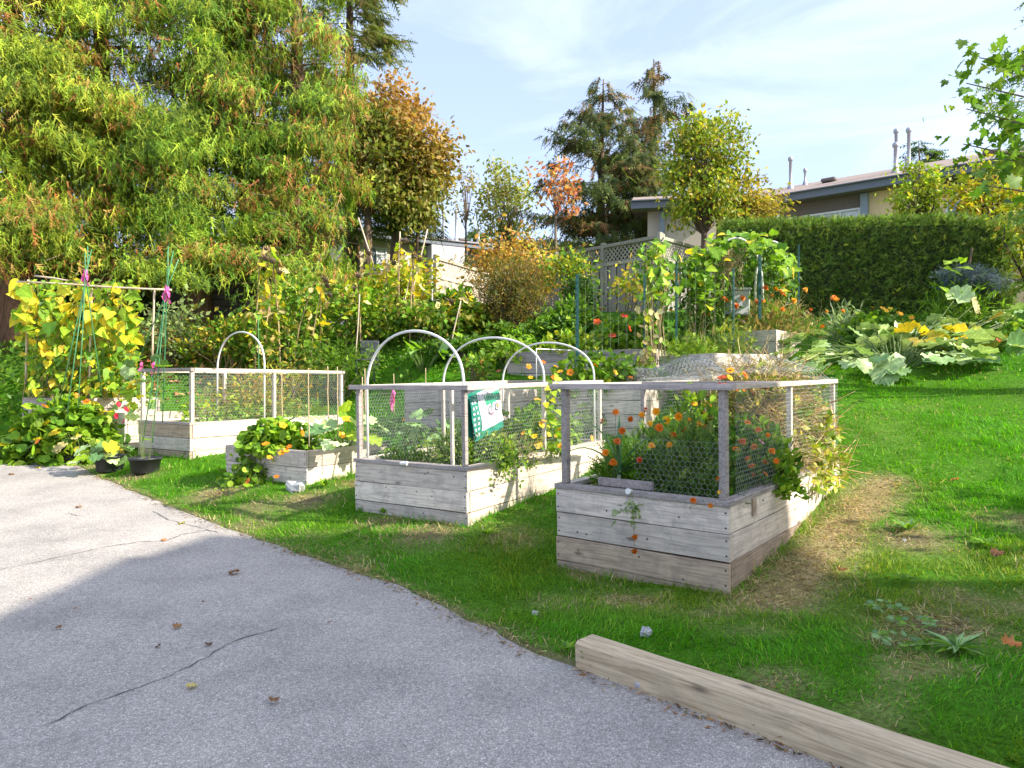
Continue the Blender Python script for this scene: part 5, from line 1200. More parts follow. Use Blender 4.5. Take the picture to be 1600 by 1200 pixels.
# ================================================================== BACKGROUND PLANTING
def shrub(label, base, r3, n, pal, size, name='shrub', T=T_LEAF, nst=16, clumps=14, stem=.010, cat='shrub', sm='twig', mat=None, up=.4, kind_T=None, low=-.35, lift=None, group=None):
    """stems rising from the base to leaf clumps spread through the shrub's volume"""
    root = thing(name, label, cat, base, group=group)
    rx, ry, rz = r3; lift = rz if lift is None else lift
    C_, _ = dome(clumps, rx * .85, ry * .85, rz * .9, low=low, shell=.35); C_[:, 2] += lift
    w = rng.integers(0, clumps, n); sp = min(rx, rz) * .34
    P_ = C_[w] + rng.normal(0, 1, (n, 3)) * np.array([sp, sp, sp * .8])
    tone = rng.uniform(.75, 1.25, clumps)[w][:, None]
    yd = nrm(P_ - np.array([0, 0, lift])) * .7 + rng.normal(0, .7, (n, 3)) + np.array([0, 0, -.1]); zd = rng.normal(0, .6, (n, 3)) + np.array([0, -.1, up])
    cloud('foliage', [scatter(T, P_, yd, zd, size * rng.uniform(.6, 1.35, n), pick(pal, n) * tone)], mat or M['leaf'], root)
    stems_mesh(root, [pline((rng.normal(0, rx * .12), rng.normal(0, ry * .12), -.05), C_[k % clumps] * 1.05 + rng.normal(0, .05, 3), -.03, 5, .03) for k in range(max(nst, 4))], stem, M[sm])
    return root
def sunflower(label, base, h, lean, n_leaf, head=True, kinds=(('hangw', 3), ('hangy', 3), ('hangl', 2)), group='dried sunflower stalks', size=.20):
    root = thing('sunflower', label, 'dead plant', base, group=group)
    top = np.array([lean[0], lean[1], h]); mid = top * .55 + np.array([-.2 * lean[0], 0, .02])
    tip = top + np.array([lean[0] * .4 + .08, -.10, -.10])
    b = MB(); b.tube([(0, 0, -.1), mid * .5, mid, top, tip], [.017, .016, .013, .010, .006], 6); b.build('stalk', M['stem_dry'], root, True)
    P_ = []; Q = []
    for k in range(n_leaf):
        t = rng.uniform(.30, 1); p = (mid * 2 * t if t < .5 else mid + (top - mid) * (2 * t - 1)); a = rng.uniform(0, 6.28)
        P_.append(p + np.array([math.cos(a) * .10, math.sin(a) * .10, 0])); Q.append([math.cos(a), math.sin(a), .1])
    leafy(root, np.array(P_), np.array(Q), list(kinds), size, .2, 1.0)
    if head:
        b = MB(); b.lathe([(0, .012), (.035, .01), (.055, 0), (.045, -.02), (.012, -.035)], 9); petal_ring(b, 9, .05, .085, 0, -.03, .03, 0)
        o = b.build('head', M['bark'], root); o.location = [float(q) for q in tip]; o.rotation_euler = (rad(130), 0, rng.uniform(-.6, .6))
    return root
for px, y0, y1, dd, nl, lx, lb in ((440, 570, 402, 13.0, 22, -.15, 'dried sunflower with many pale hanging leaves behind the leafy clump'), (482, 560, 455, 13.1, 16, .25, 'short dried sunflower with bleached leaves beside the dark evergreen shrub'), (585, 552, 390, 14.3, 20, -.12, 'ochre sunflower rising between the two poles by the far house'), (640, 552, 400, 13.7, 20, .1, 'yellow sunflower with drooping leaves just left of the white fence'), (690, 556, 465, 13.9, 12, .08, 'short yellow leaved sunflower under the white fence'), (398, 575, 398, 13.0, 26, .12, 'thick bundle-like dried sunflower with yellow leaves at the cedar edge'), (425, 575, 385, 13.3, 26, -.1, 'tall dried sunflower with a drooping brown head next to the yellow leaved one'), (412, 570, 420, 13.1, 20, .2, 'shorter bleached sunflower stalk with hanging pale leaves'), (455, 560, 440, 13.2, 10, .45, 'leaning dried sunflower bent over to the side'), (500, 548, 432, 13.6, 14, .05, 'dried sunflower with a dark seed head in front of the cedar trunk'),
                           (565, 552, 425, 13.4, 14, -.08, 'bare brown sunflower stalk in the middle of the back border'), (540, 548, 445, 13.8, 12, .1, 'dried sunflower with pale tattered leaves behind the hose reel'), (622, 555, 372, 14.2, 22, .06, 'tall yellow leaved sunflower against the far house'), (648, 555, 395, 14.0, 20, -.05, 'sunflower with green drooping top leaves beside the white fence'), (598, 552, 405, 14.1, 18, .12, 'sunflower with ochre leaves below the house window'), (715, 560, 455, 13.6, 12, .1, 'short yellow sunflower stalk left of the brown bush')):
    base = at(px, y0, dd); base[2] = G(base[0], dd); h = at(px, y1, dd)[2] - base[2]
    sunflower(lb, base, h, (lx, -.05), nl)
for px, y0, y1, dd, tx, lb in ((640, 470, 358, 14.4, 668, 'pale bamboo pole leaning by the white fence'), (583, 412, 340, 15.5, 560, 'grey pole leaning towards the far house'), (622, 470, 362, 14.3, 625, 'thin white pole in front of the far house'), (556, 555, 460, 12.9, 562, 'brown stake in the back border'), (630, 480, 410, 14.0, 646, 'slanted stake among the yellow leaves'), (703, 545, 470, 13.0, 720, 'slanted brown stake above the hoop')):
    cane(lb, at(px, y0, dd), at(tx, y1, dd), .018 if dd > 14 else .012, M['stick'], 'pole', 'garden pole', 'poles and stakes in the back border')

B_L = 'shrubs and perennials of the back border'
def sh(px, ytop, dd, rx, n, pal, size, label, ry=.6, low=-.6, **kw):
    b = at(px, ytop, dd); z = G(b[0], b[1]); rz = max(.15, (b[2] - z) / 2.05)
    return shrub(label, np.array([b[0], b[1], z]), (rx, ry, rz), n, pal, size, low=low, **kw)
sh(355, 492, 13.6, .9, 1500, G_M + G_Y, .11, 'low green clump with seed heads in front of the dark shed', name='perennial', sm='stem_dry')
sh(455, 478, 13.3, 1.0, 1200, G_M + [(2, (.33, .30, .08))], .12, 'green leafy clump below the dried sunflowers', name='perennial')
sh(485, 428, 14.6, 1.0, 1500, G_M + [(1, (.13, .15, .04)), (1, (.34, .32, .07))], .13, 'dark evergreen shrub behind the dried sunflowers')
sh(530, 520, 12.9, .9, 1500, G_M, .10, 'dark feathery plant low behind the caged bed', ry=.5, name='perennial', T=T_FROND_S)
sh(570, 455, 13.9, .9, 1300, G_M + G_L + [(2, (.33, .30, .06))], .13, 'mid green shrub in the centre of the back border')
sh(628, 402, 15.2, .75, 1100, G_Y, .16, 'yellowing tall shrub below the far house', low=-.2)
sh(665, 462, 13.8, 1.0, 1600, G_M + [(2, (.17, .20, .04)), (2, (.35, .32, .06))], .13, 'dense green bush below the white fence')
sh(720, 470, 14.3, .8, 2000, G_M + G_Y, .13, 'green and yellow bush left of the wispy brown bush')
sh(712, 452, 15.4, .45, 600, G_M, .19, 'large leaved green shrub in front of the white fence', T=T_OVATE)
sh(440, 552, 12.2, .9, 900, G_Y + [(2, (.40, .28, .06))], .10, 'yellow autumn perennial behind the caged bed', ry=.4, name='perennial', T=T_NARROW)
sh(735, 530, 12.8, 1.1, 1200, G_D + G_M, .11, 'low dark groundcover at the foot of the bank', ry=.5, name='perennial')
sh(885, 470, 13.8, .7, 1700, G_M + G_D, .14, 'glossy dark green shrub left of the thick green post', T=T_OVATE)
sh(815, 505, 13.4, .8, 1300, G_M, .12, 'dark laurel at the foot of the brown bush', T=T_OVATE)
sh(805, 530, 12.3, .65, 500, G_L, .14, 'yellow-green leafy patch behind the hoops', ry=.4, name='perennial', T=T_OVATE)
sh(745, 555, 11.8, .4, 200, G_M + [(1, (.30, .12, .05))], .10, 'small reddish weed on the grassy bank', ry=.3, name='weed')
# wispy brown-green bush
def wispy(label, base, h, spread, n, pal, name='wispy_bush'):
    root = thing(name, label, 'shrub', base); lines = []; P_ = []
    for k in range(n):
        a = rng.uniform(0, 6.28); s = spread * rng.uniform(.25, 1); hh = h * rng.uniform(.55, 1) * (1.05 - .25 * s / spread)
        p0 = np.array([math.cos(a) * .12, math.sin(a) * .12, 0]); p2 = np.array([math.cos(a) * s, math.sin(a) * s * .7, hh]); p1 = p0 * .4 + p2 * np.array([.45, .45, .62])
        lines.append([p0, p1, p2])
        t = rng.uniform(.25, 1.05, 60)[:, None]; P_.append(p0 * (1 - t) ** 2 + 2 * p1 * t * (1 - t) + p2 * t ** 2 + rng.normal(0, .07, (60, 3)))
    stems_mesh(root, lines, .007, M['twig'], n=3)
    P_ = np.concatenate(P_); m_ = len(P_)
    cloud('foliage', [scatter(T_NARROW, P_, rng.normal(0, .6, (m_, 3)) + np.array([0, 0, .5]), rng.normal(0, 1, (m_, 3)), .10 * rng.uniform(.6, 1.4, m_), pick(pal, m_))], M['leaf'], root)
b = at(795, 520, 14.0); b[2] = G(b[0], b[1])
wispy('tall wispy brown-green bush in the middle of the border', b, 1.85, .85, 105, [(3, (.10, .10, .025)), (2, (.16, .14, .03)), (2, (.22, .14, .04)), (1, (.07, .09, .03))])
sh(790, 352, 18.5, 1.0, 1500, [(2, (.38, .19, .05)), (2, (.42, .27, .06)), (2, (.24, .22, .06))], .13, 'orange autumn shrub behind the wispy brown bush', ry=.8, low=0)
sh(838, 395, 17.0, .6, 800, [(2, (.40, .24, .10)), (2, (.46, .30, .05)), (2, (.30, .30, .05))], .13, 'thin peach and yellow shrub beside the grey fence', low=0, nst=22)
sh(888, 388, 16.4, .55, 700, G_Y + G_M, .12, 'yellow-green climber hanging over the grey fence', low=.3)
sh(908, 425, 15.8, .38, 900, G_D, .10, 'dark ivy column on the grey fence boards', ry=.4, name='ivy_column')
sh(985, 420, 15.2, .5, 300, G_Y, .13, 'yellowing grape vine against the grey fence boards', ry=.4, low=.3)
# hosta
hb = at(663, 575, 12.6); hb[2] = G(hb[0], hb[1])
root = thing('hosta', 'hosta with broad smooth green leaves seen through the first white hoop', 'plant', hb)
P_ = [np.array([math.cos(a) * r, math.sin(a) * r * .8, .12 + .34 * (1 - r)]) for a, r in zip(rng.uniform(0, 6.28, 17), rng.uniform(.08, .42, 17))]
leafy(root, P_, [nrm(p * np.array([1, .4, .3]) + np.array([0, -.35, 0])) for p in P_], [('ovateb', 1), ('ovateg', 3)], .36, .25, .1); petioles(root, P_, .2, .008, frac=1)
pb = at(690, 545, 13.0); pb[2] = G(pb[0], pb[1]) + .1
squash('pale rhubarb leaves under the dense green bush', pb, [at(px, py, 12.9) - pb for px, py in ((712, 520), (722, 526), (735, 530), (705, 532), (750, 530), (742, 538), (728, 535))], .28, [('squashp', 2), ('squashl', 2)], name='rhubarb')
# grey chair back / hose box in the border
b = MB(); b.box((0, .2, .60), (.36, .04, .36), ch=.03); b.box((0, 0, .40), (.36, .40, .04), ch=.015)
for sx in (-.16, .16):
    for sy in (-.18, .18): b.box((sx, sy, .19), (.03, .03, .38))
o = b.build('garden_chair', plain('dark_grey_plastic', (.07, .075, .085), .5)); o.location = (-2.69, 13.1, G(-2.69, 13.1)); tag(o, 'dark grey garden chair half buried in the back border', 'chair')
# ivy ground cover at the left under the cedars
n = 5200; x = rng.uniform(-14.5, -8.2, n); y = rng.uniform(13.0, 16.6, n); ok = (x > edge_x(y) + .5); x, y = x[ok], y[ok]; n = len(x)
P_ = np.stack([x, y, ground(x, y) + rng.uniform(.03, .25, n)], -1)
cloud('ivy_groundcover', [scatter(T_OVATE, P_, rng.normal(0, .6, (n, 3)) + np.array([0, -.3, .1]), rng.normal(0, .4, (n, 3)) + np.array([0, 0, 1]), .13 * rng.uniform(.6, 1.3, n), pick(G_D + G_M, n))], M['leaf'], kind='stuff')
n = 9000; x = rng.uniform(-8.5, 3.5, n); y = rng.uniform(11.6, 15.0, n)
P_ = np.stack([x, y, ground(x, y) + rng.uniform(0, .10, n)], -1); ok = (P_[:, 1] > 12.3 - .12 * P_[:, 0]) & (fbm(x * .8, y * .8, 91) > .42); P_ = P_[ok]; n = len(P_)
cloud('bank_groundcover', [scatter(T_OVATE, P_, rng.normal(0, .6, (n, 3)) + np.array([0, -.3, .15]), rng.normal(0, .4, (n, 3)) + np.array([0, -.2, 1]), .10 * rng.uniform(.6, 1.3, n), pick(G_D + G_M, n))], M['leaf'], kind='stuff')
n = 2600; x = rng.normal(-6.9, 1.1, n); y = rng.normal(14.2, .9, n)
P_ = np.stack([x, y, ground(x, y) + rng.uniform(0.01, .05, n)], -1)
cloud('leaf_litter', [scatter(T_LEAF, P_, rng.normal(0, 1, (n, 3)) * np.array([1, 1, .25]), rng.normal(0, .3, (n, 3)) + np.array([0, -.2, 1]), .12 * rng.uniform(.6, 1.3, n), pick([(3, (.36, .22, .12)), (2, (.26, .14, .07)), (1, (.45, .32, .16))], n))], M['dry'], kind='stuff')

# ================================================================== HEDGE
hd = thing('hedge', 'tall clipped dark green hedge in front of the beige townhouse', 'hedge', (7.3, 14.9, 2.7))
HA = at(1130, 490, 15.9)[:2]; HB = at(1580, 490, 14.2)[:2]; hl = np.linalg.norm(HB - HA); hdir = (HB - HA) / hl; hn = np.array([hdir[1], -hdir[0]])   # hn towards the camera
zt_a, zt_b = at(1130, 346, 15.9)[2], at(1500, 338, 14.5)[2]
def hedge_top(s):
    f = s / hl; z = zt_a + (zt_b - zt_a) * np.minimum(f / .8, 1); return z - .30 * np.clip((f - .84) / .16, 0, 1) ** 1.8
b = MB(); V = []; F = []
for i in range(13):
    s = .12 + (hl - .24) * i / 12; z = float(hedge_top(np.array(s))) - .14
    for off in (-.14, -1.25):
        q = HA + hdir * s + hn * off
        V += [(q[0] - 7.3, q[1] - 14.9, -.6), (q[0] - 7.3, q[1] - 14.9, z - 2.7)]
    if i:
        a = 4 * (i - 1); F += [(a, a + 4, a + 5, a + 1), (a + 1, a + 5, a + 7, a + 3), (a + 3, a + 7, a + 6, a + 2)]
F += [(0, 1, 3, 2), (48, 50, 51, 49)]
b.add(V, F); b.build('inner_twigs', plain('inner_hedge_twigs', (.05, .065, .025), .9, nscale=20, var=.5), hd)
parts = []
n = 10500; s = rng.uniform(0, hl, n); zt_ = hedge_top(s); z = 2.4 + rng.uniform(0, 1, n) * (zt_ - 2.4)
off = .05 * (fbm(s * 1.6, z * 1.6, 7) - .5) * 4 + rng.normal(0, .035, n)
q = HA + hdir * s[:, None] + hn * off[:, None]; P_ = np.c_[q, z]
nd = np.tile(np.r_[hn, .12], (n, 1)); pal = [(3, (.10, .15, .05)), (3, (.14, .20, .065)), (2, (.21, .26, .09)), (2, (.05, .08, .025))]
parts.append(scatter(T_FROND_S, P_, nd * .5 + rng.normal(0, .5, (n, 3)) + np.array([0, 0, .15]), nd + rng.normal(0, .5, (n, 3)), .135 * rng.uniform(.6, 1.3, n), pick(pal, n, .22)))
n = 4500; s = rng.uniform(0, hl, n); off = rng.uniform(-1.35, .05, n); q = HA + hdir * s[:, None] + hn * off[:, None]; P_ = np.c_[q, hedge_top(s) + rng.normal(0, .035, n) - .12 * np.clip((off + .15) / .2, 0, 1)]
parts.append(scatter(T_FROND_S, P_, rng.normal(0, .5, (n, 3)) + np.array([0, 0, .8]), rng.normal(0, .5, (n, 3)) + np.r_[hn, 0], .12 * rng.uniform(.6, 1.4, n), pick(pal + [(3, (.11, .18, .03))], n, .2)))
for s0, sg in ((hl, 1), (0, -1)):
    n = 2600; off = rng.uniform(-1.35, .02, n); z = rng.uniform(2.4, float(hedge_top(np.array(s0))), n); q = HA + hdir * (s0 + rng.normal(0, .04, n))[:, None] + hn * off[:, None]; P_ = np.c_[q, z]
    parts.append(scatter(T_FROND_S, P_, np.tile(np.r_[hdir * sg, .2], (n, 1)) + rng.normal(0, .5, (n, 3)), np.tile(np.r_[hdir * sg, .2], (n, 1)) + rng.normal(0, .5, (n, 3)), .11 * rng.uniform(.6, 1.3, n), pick(pal, n, .22)))
cloud('foliage', parts, M['leaf_soft'], hd, org=(7.3, 14.9, 2.7))

# blue dwarf spruce and small things before the hedge
sb = at(1515, 470, 12.4); sb[2] = G(sb[0], sb[1])
root = thing('dwarf_spruce', 'small blue spruce standard before the hedge', 'tree', sb)
b = MB(); b.tube([(0, 0, -.1), (.03, 0, .6), (.0, .02, 1.15), (.05, 0, 1.45)], [.03, .025, .022, .015], 6); hh = at(1515, 440, 12.4)[2] - sb[2]; b.build('trunk', M['bark'], root, True)
C_ = [at(px, py, 12.4 + rng.normal(0, .15)) - sb for px, py in ((1480, 428), (1495, 432), (1505, 440), (1515, 432), (1520, 424), (1530, 438), (1540, 432), (1545, 444), (1535, 452), (1520, 450), (1500, 448), (1550, 440), (1525, 442), (1510, 425), (1490, 440), (1545, 450), (1515, 455))]
n = 3000; C_ = np.array(C_)[rng.integers(0, len(C_), n)]; P_ = C_ + rng.normal(0, 1, (n, 3)) * np.array([.09, .15, .055])
cloud('foliage', [scatter(T_FROND_S, P_, rng.normal(0, .6, (n, 3)) * np.array([1, 1, .5]) + np.array([0, -.2, .25]), rng.normal(0, .5, (n, 3)) + np.array([0, -.4, .8]), .09 * rng.uniform(.6, 1.2, n), pick([(3, (.075, .10, .25)), (2, (.12, .15, .34)), (1, (.045, .06, .13))], n))], M['leaf_soft'], root)
sl = at(1492, 480, 12.0); sl[2] = G(sl[0], sl[1])
root = thing('sapling', 'bright green sapling with few big leaves beside the blue spruce', 'plant', sl)
P_ = [at(px, py, 11.9) - sl for px, py in ((1482, 408), (1495, 406), (1475, 414), (1500, 412), (1488, 420), (1468, 447), (1487, 450), (1495, 418), (1480, 420))]; leafy(root, P_, np.tile([0, -.5, .5], (9, 1)), [('ovatel', 1)], .28, .6, .1)
stems_mesh(root, [[(0, 0, 0), np.array(P_[4]) * .6, P_[1]], [(0, 0, .4), P_[5]], [(0, 0, .4), P_[6]]], .012, M['stem_green'])

# ================================================================== FENCES
def lattice_fence(label, A, B, zA, zB, h, lat, mat, mat_b, group='lattice topped wooden fences', nb=None):
    """A,B ends in plan; zA,zB heights of the top rail; boards below an open lattice strip"""
    A = np.array(A, float); B = np.array(B, float); L_ = np.linalg.norm(B - A); an = math.atan2(*(B - A)[::-1])
    sl_ = (zB - zA) / L_; root = thing('wooden_fence', label, 'fence', (A[0], A[1], zA), (0, 0, an), group)
    def put_(name, me, loc, rot=(0, 0, 0)):
        o = link(name, me, root); o.location = loc; o.rotation_euler = rot
    ry = -math.atan(sl_)
    for (zz, hh, ww) in ((-.045, .09, .11), (-lat - .045, .09, .08), (-h + .10, .09, .08)):
        bb = MB(); bb.box((L_ / 2, 0, 0), (L_, ww, hh), ch=.008); put_('rail', bb.mesh('rail', mat), (0, 0, zz), (0, ry, 0))
    npst = max(2, int(round(L_ / 2.4)) + 1)
    pm = MB(); pm.box((0, 0, -h / 2 + .03), (.115, .13, h + .06), ch=.01); pm = pm.mesh('post', mat)
    for k in range(npst): put_('post', pm, (L_ * k / (npst - 1), 0, sl_ * L_ * k / (npst - 1)))
    bw = .155; nb_ = int(L_ / (bw + .012)); bm_ = MB(); bm_.box((0, 0, 0), (bw, .02, h - lat - .10), ch=.004); bm_ = bm_.mesh('board', mat_b)
    for k in range(nb_):
        u = (k + .5) * L_ / nb_; put_('board', bm_, (u, .012 * (1 if k % 2 else -1), sl_ * u - lat - .09 - (h - lat - .10) / 2 + rng.normal(0, .004)))
    sp = lat - .09; nl = int(L_ / .14); me = MB(); me.box((0, 0, 0), (sp * 1.42, .009, .034)); me = me.mesh('lattice_slat', mat)
    for k in range(nl):
        u = (k + .5) * L_ / nl
        for s in (-1, 1): put_('lattice_slat', me, (u, .006 * s, sl_ * u - .09 - sp / 2 + .0), (0, s * rad(45), 0))
    return root
FW = wood_mat('sunlit_fence_paint', (.44, .39, .32), (.55, .50, .42), (.32, .29, .25), .25, axis='Z'); FG = wood_mat('shaded_fence_paint', (.27, .28, .24), (.38, .39, .335), (.18, .18, .165), .3, axis='Z')  # sunlit and shaded runs of the fence, the light put into their colours
FGB = wood_mat('shaded_fence_boards', (.26, .26, .25), (.37, .37, .355), (.17, .17, .165), .3, axis='Z')
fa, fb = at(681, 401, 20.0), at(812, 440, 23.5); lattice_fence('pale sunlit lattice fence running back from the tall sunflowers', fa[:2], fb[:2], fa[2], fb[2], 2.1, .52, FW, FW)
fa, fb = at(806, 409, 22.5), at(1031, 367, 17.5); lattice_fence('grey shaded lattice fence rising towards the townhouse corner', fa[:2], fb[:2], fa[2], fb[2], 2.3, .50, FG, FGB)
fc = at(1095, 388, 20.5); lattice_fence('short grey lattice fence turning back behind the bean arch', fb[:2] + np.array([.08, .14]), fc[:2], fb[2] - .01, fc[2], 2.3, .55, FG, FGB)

# ================================================================== HOUSES
ROOF = plain('brown_shingle_roof', (.30, .235, .20), .9, nscale=22, var=.3, bump=.6); FAS = plain('slate_blue_fascia', (.15, .17, .21), .6, var=.08); STUC = plain('beige_stucco', (.86, .62, .36), .9, nscale=60, var=.05)
STUW = plain('pale_stucco', (.60, .51, .42), .9, nscale=60, var=.05); TRIM = plain('white_frame', (.72, .74, .76), .5, var=.03); GREYP = plain('grey_blue_post', (.24, .29, .34), .6, var=.06); DARKB = plain('dark_band', (.16, .135, .12), .8, var=.1)
GLS = plain('window_glass', (.17, .22, .28), .06, spec=1.0, var=.15); CURT = plain('white_curtain', (.62, .64, .68), .7, nscale=5, var=.12)
def house(name, label, O, an, Lx, Dp, z0, zw, roof_rise, over, wallm, parts_):
    """O: plan point of the facade's left end; local +X along the facade, +Y away from the camera"""
    root = thing(name, label, 'house', (O[0], O[1], z0), (0, 0, an)); H = zw - z0
    b = MB(); b.box((Lx / 2, Dp / 2, H / 2), (Lx, Dp, H)); b.build('wall', wallm, root)
    b = MB(); o_ = over; t = .12
    V = [(-o_, -o_, 0), (Lx + o_, -o_, 0), (Lx + o_, Dp / 2, roof_rise), (-o_, Dp / 2, roof_rise), (Lx + o_, Dp + o_, 0), (-o_, Dp + o_, 0)]
    V += [(x, y, z + t) for x, y, z in V]
    b.add(V, [(0, 3, 2, 1), (3, 5, 4, 2), (6, 7, 8, 9), (9, 8, 10, 11), (0, 1, 7, 6), (5, 11, 10, 4), (1, 2, 8, 7), (2, 4, 10, 8), (0, 6, 9, 3), (3, 9, 11, 5)])
    rf = b.build('roof', ROOF, root); rf.location = (0, 0, H + .10)
    b = MB(); b.box((Lx / 2, -o_ - .025, H + .085), (Lx + 2 * o_ + .04, .05, .24), ch=.01); b.build('fascia', FAS, root)
    b = MB(); b.box((Lx / 2, -o_ - .09, H + .21), (Lx + 2 * o_ + .04, .09, .035)); b.build('gutter', TRIM if name == 'white' else FAS, root)
    b = MB(); b.box((Lx / 2, -o_ / 2 - .01, H + .0), (Lx + 2 * o_ - .1, o_ - .04, .05)); b.build('soffit', DARKB, root)
    for a in parts_:
        k = a[0]
        if k == 'post': b = MB(); b.box((a[1], -.10, H / 2 - .02), (a[2], .20, H - .06), ch=.01); b.build('post', GREYP, root)
        if k == 'band': b = MB(); b.box(((a[1] + a[2]) / 2, -.02, H - a[3] / 2 - .03), (a[2] - a[1], .04, a[3])); b.build('eave_band', DARKB, root)  # dark strip across the wall below the eave
        if k == 'win':
            _, x0, x1, zb, zt_, nm, gl = a
            w = thing('window', None, None, (x0, -.02, zb)); w.parent = root; del_ = None
            ww, hh = x1 - x0, zt_ - zb
            b = MB()
            for (cx, cz, dx, dz) in ((ww / 2, .03, ww, .06), (ww / 2, hh - .03, ww, .06), (.03, hh / 2, .06, hh - .12), (ww - .03, hh / 2, .06, hh - .12)): b.box((cx, -.02, cz), (dx, .08, dz))
            for j in range(1, nm): b.box((ww * j / nm, -.02, hh / 2), (.05, .075, hh - .12))
            b.build('frame', TRIM, w)
            for j in range(nm):
                b = MB(); b.box((ww * (j + .5) / nm, -.005, hh / 2), (ww / nm - .06, .012, hh - .13)); b.build('pane', GLS if gl[j % len(gl)] == 'g' else CURT, w)
        if k == 'wall': b = MB(); b.box(((a[1] + a[2]) / 2, -a[3] / 2, H / 2 - .05), (a[2] - a[1], a[3], H - .1)); b.build('bay_wall', wallm if len(a) < 5 else a[4], root)
        if k == 'vent':
            _, x, y, hh, r = a; r *= .68; zr = H + .2 + roof_rise * min(1, (y + o_) / (Dp / 2 + o_))
            b = MB(); b.lathe([(r * 2.4, -.05), (r * 2.2, .08), (r, .22), (r, hh), (r * 1.6, hh + .01), (r * 1.7, hh + .12), (r * .9, hh + .16), (0, hh + .17)], 10); o = b.build('vent_pipe', plain('galvanised_pipe', (.42, .43, .47), .45, .3), rf, True); o.location = (x, y, zr - H - .10)
        if k == 'cap':
            _, x, y = a; zr = H + .2 + roof_rise * min(1, (y + o_) / (Dp / 2 + o_)); b = MB(); b.box((0, 0, .06), (.5, .4, .14), ch=.04); o = b.build('roof_vent', DARKB, rf); o.location = (x, y, zr - H - .08)
    return root
hA, hB = at(1195, 330, 24.3), at(1640, 300, 19.4); hv = hB[:2] - hA[:2]; Lx = float(np.linalg.norm(hv)); an = math.atan2(hv[1], hv[0])
def hx(px):   # photo column on the facade -> metres along it
    k = (px - 800) / FPX; d = hv / Lx; return float((k * hA[1] - hA[0]) / (d[0] - k * d[1]))
zr_ = hA[2] + .10
house('townhouse', 'beige townhouse with a slate blue fascia and tall vent pipes above the hedge', hA[:2] - hv / Lx * 3.0, an, Lx + 5.0, 9.0, 2.6, zr_, 1.62, .55, STUC,
      [('post', 3 + hx(1217), .22), ('post', 3 + hx(1352), .22), ('band', 3 + hx(1225), 3 + hx(1346), .42), ('win', 3 + hx(1224), 3 + hx(1248), zr_ - 2.6 - 1.5, zr_ - 2.6 - .46, 1, 'c'), ('win', 3 + hx(1254), 3 + hx(1345), zr_ - 2.6 - 1.75, zr_ - 2.6 - .46, 3, 'gcc'),
       ('band', 3 + hx(1475), 3 + hx(1560), .4), ('win', 3 + hx(1478), 3 + hx(1555), zr_ - 2.6 - 1.6, zr_ - 2.6 - .5, 2, 'gc'),
       ('vent', 3 + hx(1377), 2.3, 1.3, .075), ('vent', 3 + hx(1384), 1.5, .85, .085), ('vent', 3 + hx(1401), 2.0, 1.25, .08), ('vent', 3 + hx(1371), 2.8, .25, .06), ('vent', 3 + hx(1388), 2.9, .3, .05), ('vent', 3 + hx(1184) + .3, 2.6, 1.05, .08), ('vent', 3 + hx(1190) + .4, 3.6, .5, .06), ('cap', 3 + hx(1262), 2.6), ('cap', 3 + hx(1538), 2.4)])
hA2, hB2 = at(1012, 334, 22.6), at(1120, 330, 22.2); hv2 = hB2[:2] - hA2[:2]; L2 = float(np.linalg.norm(hv2)); an2 = math.atan2(hv2[1], hv2[0])
house('townhouse', 'gable end of a townhouse half hidden by the pear tree', hA2[:2], an2 , L2, 5.0, 2.6, hA2[2] + .08, .9, .5, STUW, [('post', .45, .16)])
hA3, hB3 = at(545, 372, 36.0), at(810, 396, 41.0); hv3 = hB3[:2] - hA3[:2]; L3 = float(np.linalg.norm(hv3)); an3 = math.atan2(hv3[1], hv3[0]); H3 = hA3[2] - 3.2
house('row_house', 'pale row house with a low brown roof behind the white fence', hA3[:2], an3, L3 + 3, 11, 3.2, hA3[2] + .05, 1.5, .7, STUW,
      [('win', .9, 2.0, H3 - 1.5, H3 - .35, 2, 'gc'), ('win', 3.0, 3.6, H3 - 1.6, H3 - .4, 1, 'c'), ('wall', 4.2, 6.3, .9, plain('lilac_white_bay', (.48, .47, .50), .8, var=.04)), ('band', 6.4, 8.1, 2.2), ('post', 8.3, .2), ('win', 8.7, 9.5, H3 - 1.6, H3 - .5, 1, 'c'), ('win', 9.8, 10.4, H3 - 1.7, H3 - .5, 1, 'g'), ('vent', 1.4, 3.2, .9, .13), ('vent', 6.9, 3.6, 1.6, .1), ('vent', 7.6, 3.3, 1.7, .1), ('vent', 10.0, 5, .8, .1), ('cap', 4.6, 4), ('cap', 8.5, 4.4)])
# dark slatted shed under the cedars
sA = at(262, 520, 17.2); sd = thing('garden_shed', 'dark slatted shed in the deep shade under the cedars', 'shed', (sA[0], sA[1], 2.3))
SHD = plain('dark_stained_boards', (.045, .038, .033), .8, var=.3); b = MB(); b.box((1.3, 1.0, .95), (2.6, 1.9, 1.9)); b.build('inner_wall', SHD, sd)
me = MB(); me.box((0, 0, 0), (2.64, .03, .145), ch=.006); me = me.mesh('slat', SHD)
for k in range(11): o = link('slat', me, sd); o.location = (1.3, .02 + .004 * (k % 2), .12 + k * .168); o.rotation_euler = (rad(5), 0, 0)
b = MB(); b.box((1.3, .95, 2.0), (3.0, 2.4, .08)); b.build('roof', SHD, sd)

